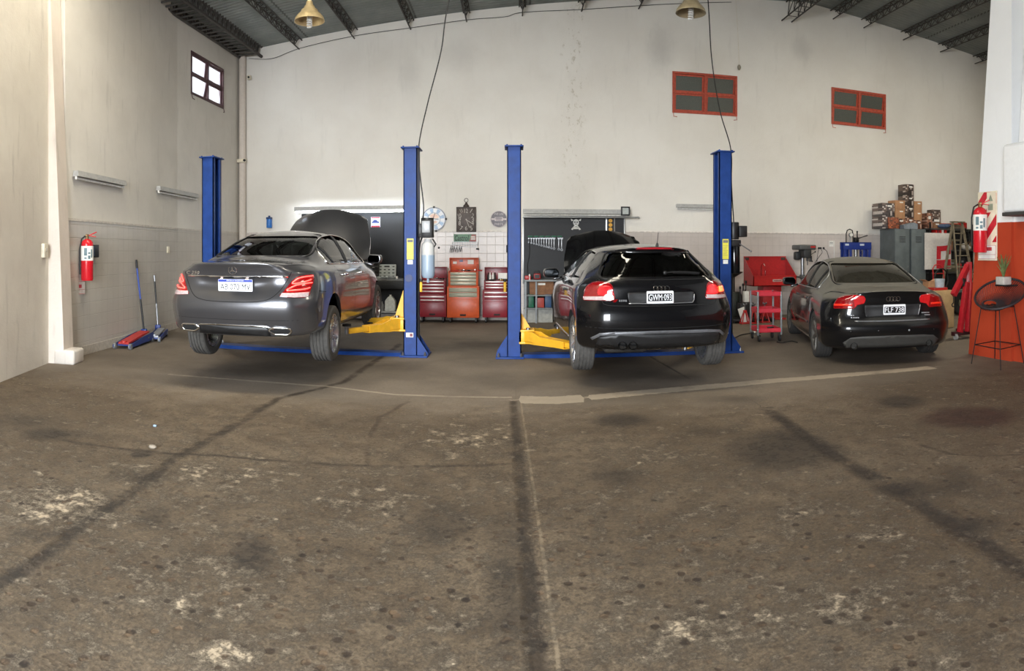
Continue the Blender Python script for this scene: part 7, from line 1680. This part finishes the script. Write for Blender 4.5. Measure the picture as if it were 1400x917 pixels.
# ---- step ladder
def ladder():
    Yl = 13.4; p = atY(1309, 305, Yl); Ht = atY(1309, 304, Yl).z; r = thing('step_ladder', 'grey wooden stepladder open in front of the banner and rack', 'ladder', (p.x, Yl, 0)); WG = M('weathered_ladder', (122, 112, 92), .8, var=.2)
    for nm_, y0_ in (('front_frame', -.5), ('rear_frame', .42)):
        b = MB()
        for q in (-1, 1):
            a_, c_ = Vector((q * .30, y0_, 0)), Vector((q * .15, 0, Ht)); m = Matrix.Translation((a_ + c_) / 2) @ frame_z(c_ - a_); b.box((0, 0, 0), (.03, .065, (c_ - a_).length), mtx=m)
        if nm_ == 'rear_frame':
            for k in (.2, .5, .8): b.box((0, y0_ * (1 - k), Ht * k), (.6 - .3 * k, .02, .05))
        b.build(nm_, WG, r)
    for k in range(7):
        t = (k + 1) / 8; b = MB(); b.box((0, -.5 * (1 - t), Ht * t), (.6 - .3 * t, .1, .022), bev=.004); b.build('tread', WG, r)
    b = MB(); b.box((0, 0, Ht + .012), (.36, .2, .03), bev=.006); b.build('top_board', WG, r)
ladder()
# ---- plywood cabinet with tub, tray and open carton
d_ = 1365 / (449 - HORY); p = at(1293, 449, d_); th = (1293 - CX) / FOC
r = thing('plywood_cabinet', 'plain plywood cabinet beside the dusty saloon', 'cabinet', (p.x, p.y + .25, 0)); b = MB(); b.box((-.1, 0, .38), (.62, .5, .74), bev=.006); b.build('carcass', WOODP, r); b = MB(); b.box((-.1, -.256, .38), (.58, .014, .70), bev=.004); b.build('front_panel', WOODP, r); b = MB(); b.box((-.1, 0, .02), (.6, .46, .04)); b.build('plinth', DARK, r)
PZ = .752; py_ = p.y + .22
q = atY(1282, 396, py_); b = MB(); b.prism(round_poly([(-.17, -.12), (.17, -.12), (.17, .12), (-.17, .12)], .03, 3), .05, Matrix.Translation((0, 0, 0))); solo('red_tray', b, REDB, 'shallow red tray on the plywood cabinet', 'tray', (q.x, py_, PZ))
b = MB(); b.lathe([(0, 0), (.09, 0), (.105, .16), (.11, .17), (.098, .165), (.085, .01), (0, .01)], seg=28, c=(0, 0, 0)); solo('plastic_tub', b, M('pale_blue_tub', (178, 190, 196), .45), 'pale blue plastic tub standing in the red tray', 'tub', (q.x + .05, py_, PZ + .05))
q = atY(1269, 385, py_ + .35); r = thing('open_carton', 'small open cardboard carton behind the red tray', 'box', (q.x - .02, py_ + .28, PZ)); b = MB()
for s_ in (-1, 1): b.box((s_ * .09, 0, .08), (.006, .2, .16)); b.box((0, s_ * .1, .08), (.18, .006, .16))
b.build('carton', CARD, r); b = MB()
for s_ in (-1, 1): b.box((s_ * .13, 0, .18), (.1, .2, .005), rot=(0, R(-s_ * 25), 0))
b.build('flap', CARD, r)
b = MB(); b.box((-.1, 0, 0), (.4, .3, .03)); 
# hand truck with a red frame and a coiled cable
q = atY(1284, 372, 12.6); r = thing('hand_truck', 'red hand truck standing in front of the banner', 'hand truck', (q.x, 12.6, 0)); b = MB()
for s_ in (-1, 1): b.tube([(s_ * .16, 0, .12), (s_ * .16, .02, .9), (s_ * .15, .05, 1.12), (s_ * .08, .07, 1.2), (0, .075, 1.21)], .014, 8)
for z in (.4, .7, 1.0): b.cyl((-.16, .02, z), (.16, .02, z), .011, seg=8)
b.box((0, -.1, .07), (.36, .24, .015), bev=.003); b.build('frame', REDB, r)
for s_ in (-1, 1): b = MB(); b.lathe([(.05, -.03), (.1, -.035), (.12, -.02), (.12, .02), (.1, .035), (.05, .03)], c=(s_ * .2, .08, .125), axis=(1, 0, 0), seg=24, closed=True); b.build('wheel', RUBSEAL, r)
b = MB(); b.tube([(.2 * math.cos(a_), -.02 - .0006 * k, .88 + .24 * math.sin(a_)) for k, a_ in enumerate([2 * PI * i / 24 for i in range(72)])], .012, 6); solo('coiled_cable', b, HOSE, 'coiled black cable hanging over the red hand truck', 'cable', (q.x, 12.55, 0))
b = MB(); b.lathe([(.1, -.07), (.26, -.09), (.30, -.06), (.30, .06), (.26, .09), (.1, .07)], axis=(.3, 1, 0), seg=36, closed=True); solo('spare_tyre', b, RUBSEAL, 'black tyre standing behind the red engine crane', 'tyre', (atY(1314, 372, 12.4).x, 12.4, .301))
# ---- folded engine crane
p = atZ(1319, 462, 0); r = thing('engine_crane', 'red folded engine crane beside the orange wall', 'engine crane', (p.x - .05, p.y, 0))
CR_ = M('crane_red', (170, 26, 36), .4, var=.12)
xw = lambda px, py: atY(px, py, p.y) - Vector((p.x - .05, p.y, 0))
b = MB()
def beam(mb, a_, c_, s1, s2=None):
    a_, c_ = Vector(a_), Vector(c_); m = Matrix.Translation((a_ + c_) / 2) @ frame_z(c_ - a_); mb.box((0, 0, 0), (s1, s2 or s1, (c_ - a_).length), mtx=m, bev=.005)
a_, c_ = xw(1301, 403), xw(1326, 362); beam(b, a_ + Vector((0, -.05, 0)), c_ + Vector((0, .05, 0)), .09); b.build('boom', CR_, r)
b = MB(); b.cyl(a_ + Vector((0, -.05, -.02)), a_ + Vector((0, -.05, -.14)), .008, seg=8); b.tube([a_ + Vector((.03 * math.cos(q_), -.05, -.17 + .03 * math.sin(q_))) for q_ in [PI * .5 + PI * 1.5 * k / 10 for k in range(11)]], .01, 8); b.build('hook', BLK, r)
b = MB(); beam(b, (c_.x, .02, .08), (c_.x + .02, .05, c_.z + .05), .10); b.build('mast', CR_, r)
for dx in (-.17, .0): b = MB(); beam(b, (c_.x - .12 + dx, -.08, .12), (c_.x - .02 + dx * .5, -.04, .98), .085); b.build('folded_leg', CR_, r)
b = MB(); b.cyl((c_.x - .03, -.02, .6), (a_.x * .45 + c_.x * .55, -.02, a_.z * .45 + c_.z * .55), .035, seg=16); b.build('ram', BLK, r)
b = MB(); beam(b, (c_.x - .42, -.05, .10), (c_.x + .1, .0, .10), .09, .07); beam(b, (c_.x, -.25, .10), (c_.x, .35, .10), .09, .07); b.build('base_frame', M('dark_crane_base', (54, 20, 22), .5), r)
for (x, y) in ((c_.x - .38, -.08), (c_.x, -.22), (c_.x, .32)): b = MB(); b.cyl((x - .018, y, .05), (x + .018, y, .05), .05, seg=20); b.box((x, y, .085), (.05, .06, .03), bev=.006); b.build('caster', M('pale_caster', (150, 148, 144), .4), r)
b = MB(); b.cyl((c_.x - .02, .0, 1.0), (c_.x - .02, -.02, .5), .012, seg=8); b.build('pump_handle', STEEL, r)

# ---- right wall: extinguisher, board, wall unit, planter, bar stool
def extinguisher(lab, loc, rz, Hh, Rr, strap=True):
    r = thing('fire_extinguisher', lab, 'fire extinguisher', loc, rz); RE = M('extinguisher_red', (196, 28, 40), .25, var=.05)
    b = MB(); b.lathe([(0, 0), (Rr * .92, 0), (Rr, .02), (Rr, Hh - Rr * .9), (Rr * .93, Hh - Rr * .55), (Rr * .66, Hh - Rr * .2), (Rr * .3, Hh), (0, Hh)], seg=36); b.build('cylinder', RE, r)
    b = MB(); n = 24
    t = bmesh.new(); rows = [[t.verts.new(((Rr + .0025) * math.cos(a_), (Rr + .0025) * math.sin(a_), z)) for a_ in [R(-200 + 230 * i / n) for i in range(n + 1)]] for z in (Hh * .48, Hh * .83)]
    for i in range(n): t.faces.new((rows[0][i], rows[0][i + 1], rows[1][i + 1], rows[1][i])).smooth = True
    b._add(t); lo = b.build('label', PAPER, r)
    b = MB(); t = bmesh.new()
    for (a0, a1, z0, z1) in ((-120, -92, .60, .78), (-84, -62, .52, .60), (-84, -62, .64, .68), (-118, -96, .52, .56), (-56, -40, .55, .75)):
        rows = [[t.verts.new(((Rr + .004) * math.cos(R(a0 + (a1 - a0) * i / 4)), (Rr + .004) * math.sin(R(a0 + (a1 - a0) * i / 4)), Hh * z)) for i in range(5)] for z in (z0, z1)]
        for i in range(4): t.faces.new((rows[0][i], rows[0][i + 1], rows[1][i + 1], rows[1][i]))
    b._add(t); b.build('label_print', M('label_grey_blue', (96, 120, 128), .5), lo)
    b = MB(); b.cyl((0, 0, Hh - .01), (0, 0, Hh + .05), .022, seg=14); b.box((0, -.0, Hh + .05), (.05, .05, .035), bev=.006); b.build('valve', M('brass_dark', (120, 92, 60), .4, .7), r)
    b = MB(); b.box((.06, 0, Hh + .065), (.17, .022, .014), rot=(0, R(-24), 0), bev=.004); b.box((.06, 0, Hh + .04), (.14, .02, .012), rot=(0, R(8), 0), bev=.004); b.build('lever', RE, r)
    b = MB(); b.tube([(-.03, 0, Hh + .04), (-Rr * .9, -.02, Hh + .0), (-Rr - .02, -.02, Hh - .15), (-Rr - .02, -.02, Hh * .35), (-Rr - .015, -.02, Hh * .15)], .012, 8); b.build('hose', HOSE, r); return r
xe = 6.10; pe = atX(1340, 345, xe); zb_, zt2 = atX(1340, 345, xe).z, atX(1340, 285, xe).z
extinguisher('red fire extinguisher hanging before the striped board on the orange wall', (xe, pe.y, 1.5), R(-48), zt2 - 1.5 + .02, .098)
p0, p1_ = atX(1338, 345, 6.24), atX(1364, 345, 6.24); ya_, yb_ = p1_.y, p0.y; wd = yb_ - ya_
z1_, z0_ = atX(1350, 262, 6.24).z, atX(1350, 356, 6.24).z
r = thing('warning_board', 'red and cream striped extinguisher board on the orange wall', 'sign', (6.235, (ya_ + yb_) / 2, (z0_ + z1_) / 2), R(-90)); Hb = z1_ - z0_   # local x runs along -Y of the room
r.rotation_euler.x = 0
CB = M('board_cream', (222, 212, 190), .5, var=.04); RBD = M('board_red', (188, 30, 46), .45)
b = MB(); b.box((0, -.005, 0), (wd, .012, Hb), bev=.002); b.build('board', CB, r)
def clip(poly, x0, x1, z0, z1):
    for ax, lim, sg in ((0, x0, 1), (0, x1, -1), (1, z0, 1), (1, z1, -1)):
        out = []
        for i in range(len(poly)):
            a_, c_ = poly[i], poly[(i + 1) % len(poly)]; da, dc = sg * (a_[ax] - lim), sg * (c_[ax] - lim)
            if da >= 0: out.append(a_)
            if da * dc < 0: t = da / (da - dc); out.append((a_[0] + (c_[0] - a_[0]) * t, a_[1] + (c_[1] - a_[1]) * t))
        poly = out
        if len(poly) < 3: return []
    return poly
b = MB(); st = .15
for k in range(-2, 9):
    z = -Hb / 2 + .18 + k * .30; pl = clip([(-wd / 2, z - .1), (wd / 2, z + wd * 1.05 - .1), (wd / 2, z + wd * 1.05 + st - .1), (-wd / 2, z + st - .1)], -wd / 2 + .008, wd / 2 - .008, -Hb / 2 + .26, Hb / 2 - .008)
    if pl: b.prism(pl, .003, Matrix.Translation((0, -.011, 0)) @ XZ)
b.build('red_stripes', RBD, r)
b = MB(); b.prism(clip([(0, Hb / 2 - .30), (wd / 2 - .012, Hb / 2 - .30), (wd / 2 - .012, Hb / 2 - .012), (0, Hb / 2 - .012)], -1, 1, -2, 2), .004, Matrix.Translation((0, -.013, 0)) @ XZ); tp = b.build('class_panel', CB, r)
b = MB(); b.prism([(.03, Hb / 2 - .14), (.13, Hb / 2 - .14), (.08, Hb / 2 - .05)], .003, Matrix.Translation((0, -.017, 0)) @ XZ); b.prism([(.03, Hb / 2 - .27), (.13, Hb / 2 - .27), (.13, Hb / 2 - .18), (.03, Hb / 2 - .18)], .003, Matrix.Translation((0, -.017, 0)) @ XZ); b.build('class_marks', M('class_green', (140, 150, 130), .5), tp)
b = MB(); b.box((0, -.013, -Hb / 2 + .12), (wd - .03, .004, .2)); b.build('text_panel', PAPER, r)
b = MB(); b.box((0, -.017, -Hb / 2 + .165), (wd * .5, .004, .05))
for q in (-1, 1): b.box((q * (wd / 2 - .02), -.017, -Hb / 2 + .12), (.005, .003, .19))
for z in (.025, .085, .215): b.box((0, -.017, -Hb / 2 + z), (wd - .04, .003, .004))
b.build('text_marks', M('faded_red_ink', (176, 60, 66), .5), r)
# white wall unit
pa, pb = atX(1370, 292, 6.02), atX(1400, 292, 6.02); zt3 = atX(1372, 197, 6.02).z; zb3 = atX(1370, 291, 6.02).z
r = thing('wall_unit', 'large glossy white wall unit with dark lower slot above the bar stool', 'wall unit', (6.15, 0, 0)); GW = M('glossy_white', (232, 234, 236), .18, var=.02)
b = MB(); b.box((0.0, pa.y - 1.0, (zt3 + zb3) / 2), (.26, 2.0, zt3 - zb3), bev=.05, seg=4); b.build('cover', GW, r)
b = MB(); b.box((-.01, pa.y - 1.0, zb3 - .02), (.27, 1.98, .05), bev=.01); b.build('lower_slot', M('dark_slot', (70, 68, 66), .5, .3), r)
# planter with spiky plant on a bracket
pl_ = atX(1372, 383, 6.12); r = thing('plant_pot', 'pale grey pot with a spiky green plant behind the bar stool', 'potted plant', (6.12, pl_.y, pl_.z - .06)); b = MB(); b.box((0, 0, .055), (.14, .17, .11), bev=.01); b.build('pot', M('pale_pot', (176, 172, 166), .6), r)
b = MB(); b.box((.07, 0, -.012), (.25, .22, .02), bev=.003); b.build('wall_bracket', BLK, r)
b = MB(); rg = random.Random(3)
for k in range(26):
    a_ = rg.uniform(0, 2 * PI); L = rg.uniform(.16, .32); s_ = rg.uniform(.02, .09); pts = [(0, 0, .1), (s_ * .5 * math.cos(a_), s_ * .5 * math.sin(a_), .1 + L * .55), (s_ * 1.3 * math.cos(a_), s_ * 1.3 * math.sin(a_), .1 + L)]; b.tube(pts, [.009, .008, .002], 5)
b.build('leaves', M('leaf_green', (84, 96, 50), .6, var=.3), r)
# acapulco bar stool
def stool():
    legs = [atZ(1328, 498), atZ(1360, 491), atZ(1368, 507), atZ(1400, 498)]; c = sum(legs, Vector()) / 4; r = thing('bar_stool', 'black string-seat bar stool on thin legs by the orange wall', 'bar stool', (c.x, c.y, 0)); WR = M('stool_wire', (20, 19, 20), .5)
    f = Vector((-.62, -.78, 0)).normalized(); s_ = Vector((f.y, -f.x, 0))           # f: the open front of the seat
    pl = c - Vector((0, 0, 0)); top = []
    for i, l in enumerate(legs):
        lo = l - c; tp = Vector((lo.x * .62, lo.y * .62, .78)); top.append(tp); b = MB(); b.tube([lo + Vector((0, 0, .008)), tp], .0065, 8); b.build('leg', WR, r)
    mid = [(legs[i] - c) * (1 - .38 * .34) + Vector((0, 0, .265)) for i in (0, 1, 3, 2)]
    b = MB(); b.tube(mid, .007, 8, closed=True); b.build('footrest', WR, r)
    o = Vector((.03, -.02, .955)); up = Vector((f.x * -.30, f.y * -.30, 0)) + Vector((0, 0, .17))   # hoop plane leans back
    A_, B_ = s_ * .34 + Vector((0, 0, -.07)), up * 1.0; N = 56
    hoop = [o + A_ * math.cos(2 * PI * k / N) + B_ * math.sin(2 * PI * k / N) + f * .06 for k in range(N)]
    ic = Vector((0, 0, .82)) + f * .02 + s_ * .1; inner = [ic + s_ * .09 * math.cos(2 * PI * k / N) + (up * .22) * math.sin(2 * PI * k / N) for k in range(N)]
    b = MB(); b.tube(hoop, .016, 8, closed=True); b.build('hoop', M('cord_purple_black', (34, 26, 30), .6), r)
    b = MB(); b.tube(inner, .008, 6, closed=True)
    for k in range(N):
        h_, i_ = hoop[k], inner[k]; m_ = h_ * .5 + i_ * .5 + Vector((0, 0, -.05)) - f * .03; b.tube([h_, m_, i_], .0042, 4, cap=False)
    b.build('cord_seat', M('cord_purple_black', (34, 26, 30), .6), r)
    b = MB(); b.tube([top[i] for i in (0, 1, 3, 2)], .009, 8, closed=True)
    for tp in top: b.tube([tp, ic + (tp - ic) * .25 + Vector((0, 0, .0))], .007, 6)
    b.build('seat_frame', WR, r)
stool()
# ---- left wall: extinguisher, box, sign, jacks
pe = Vector((lfx(7.72) + .13, 7.72, 1.095))
extinguisher('red fire extinguisher beside the left pilaster', pe, R(38), .60, .088)
r = thing('wall_box', 'small black wall box right of the left extinguisher', 'box', (lfx(8.0) + .05, 8.0, 1.52), R(90)); b = MB(); b.box((0, 0, 0), (.26, .08, .19), bev=.01); b.build('box', BLK, r); b = MB(); b.box((-.02, -.042, .0), (.05, .006, .15)); b.build('label', M('box_label_blue', (60, 74, 100), .5), r)
r = thing('small_sign', 'small white and red notice below the left extinguisher', 'sign', (lfx(7.72) + .02, 7.72, .99), R(90 - 6)); b = MB(); b.box((0, -.004, 0), (.15, .006, .2)); b.build('sheet', M('faded_notice', (196, 184, 172), .7), r); b = MB(); b.box((-.03, -.009, .02), (.06, .004, .05))
for q in (-.09, -.03, .09): b.box((0, -.009, q), (.14, .004, .005))
b.build('red_marks', M('faded_red_ink', (176, 60, 66), .5), r)
def jack(lab, nose, tail, colb, topc, w, h, hdl, mats):
    n_, t_ = Vector(nose), Vector(tail); v = t_ - n_; L = v.length; rz = math.atan2(v.y, v.x); r = thing('floor_jack', lab, 'floor jack', (n_.x, n_.y, 0), rz)
    b = MB(); sd = [(.0, .03), (.1, .03), (L * .95, .05), (L, .11), (L * .9, h), (L * .55, h * .85), (.12, .085), (0, .075)]
    for q in (-1, 1): b.prism(sd, .012, Matrix.Translation((0, q * w / 2 + .006, 0)) @ XZ)
    b.box((L * .5, 0, .06), (L * .8, w, .03)); b.build('side_frame', colb, r)
    b = MB(); b.prism([(.08, .075), (L * .9, h * .96), (L * .9, h + .015), (L * .6, h * .9 + .01), (.08, .105)], w * .62, Matrix.Translation((0, w * .31, 0)) @ XZ); b.cyl((.1, 0, .10), (.1, 0, .13), .05, seg=18); b.build('lifting_arm', topc, r)
    for x in (.05, L * .93):
        for q in (-1, 1): b = MB(); b.cyl((x, q * (w / 2 + .01), .045), (x, q * (w / 2 - .03), .045), .045, seg=20); b.build('wheel', STEEL if x > .1 else GREYM, r)
    p0 = r.matrix_basis.inverted() @ Vector(hdl[0]); p1_ = r.matrix_basis.inverted() @ Vector(hdl[1]); 
    for (a_, c_, rad, m, nm_) in ((0, .45, .017, mats[0], 'handle_sleeve'), (.45, .88, .015, mats[1], 'handle_pole'), (.88, 1, .02, mats[2], 'handle_grip')):
        b = MB(); b.cyl(p0.lerp(p1_, a_), p0.lerp(p1_, c_), rad, seg=14); b.build(nm_, m, r)
    b = MB(); b.box(p0, (.08, .1, .09), bev=.015); b.build('handle_socket', colb, r)
JB = M('jack_blue', (28, 52, 120), .45)
n_, t_ = atZ(166, 478), atZ(201, 466); pt = at(197, 453, t_.xy.length); tp = at(186, 355, t_.xy.length + .1)
jack('red and blue floor jack, larger of the two along the left wall', n_, t_, JB, M('jack_red', (176, 44, 40), .45), .28, .17, (pt, tp), (BLK, M('jack_blue_pole', (36, 66, 150), .4), BLKPL))
n_, t_ = atZ(210, 468), atZ(222, 459); pt = at(216, 447, t_.xy.length); tp = at(211, 376, t_.xy.length + .05)
jack('small blue floor jack with silver handle near the grey saloon', n_, t_, JB, M('jack_silver', (150, 152, 156), .4, .5), .2, .14, (pt, tp), (STEEL, BLK, STEEL))
cable('jack_hose', [atZ(203, 462, .1), atZ(208, 455, .12), atZ(213, 456, .1), atZ(217, 459, .06)], .009, 'thin black hose lying over the two floor jacks')
# ---- pendant lamps over the lifts
def pendant(lab, c, side):
    r = thing('pendant_lamp', lab, 'pendant lamp', c, group=None); s_ = .225
    GOLD = M('aged_gold_shade', (206, 184, 140), .3, .55, var=.1) if side else M('aged_bronze_shade', (150, 138, 112), .4, .4, var=.1)
    pr = [(.03, .30), (.045, .29), (.055, .24), (.075, .22), (.085, .19), (.12, .165), (.135, .13), (.17, .10), (.21, .05), (.225, .0), (.218, .0), (.20, .05), (.16, .09), (.12, .12), (.06, .18), (.03, .22)]
    b = MB(); b.lathe(pr, seg=40, closed=True); b.build('shade', GOLD, r)
    b = MB(); b.cyl((0, 0, .28), (0, 0, .34), .03, seg=14); b.cyl((0, 0, .08), (0, 0, .2), .035, seg=14); b.build('socket', CREAM, r)
    b = MB(); b.tube([(.032 * math.cos(2 * PI * k / 10), .032 * math.sin(2 * PI * k / 10), .07 - .0034 * k) for k in range(46)], .0125, 7); b.cyl((0, 0, .09), (0, 0, .03), .034, seg=14); b.build('spiral_bulb', M('spiral_tube', (214, 214, 212), .35), r)
    b = MB(); b.cyl((0, 0, .33), (0, 0, roofz(c[0]) - c[2] - .02), .007, seg=6); b.build('cord', PAPER, r)
pendant('gold bell pendant lamp above the left lift', (-2.92, 9.3, atY(425, 29, 9.3).z), True)
pendant('bronze bell pendant lamp above the right lift', (xat(944.5, 9.4), 9.4, atY(944, 18, 9.4).z), False)
# loose bits on the floor
b = MB(); b.sphere((0, 0, .014), .026, (1.3, .9, .6), 10); solo('stone', b, M('pale_stone', (120, 110, 96), .85), 'pale stone beside the small hole in the floor', 'stone', atZ(209, 613))
b = MB(); b.box((0, 0, .008), (.03, .02, .016), bev=.004); solo('litter', b, M('blue_white_scrap', (120, 140, 160), .5), 'tiny pale blue scrap on the floor in front of the grey saloon', 'litter', atZ(212, 583))['kind'] = 'thing'
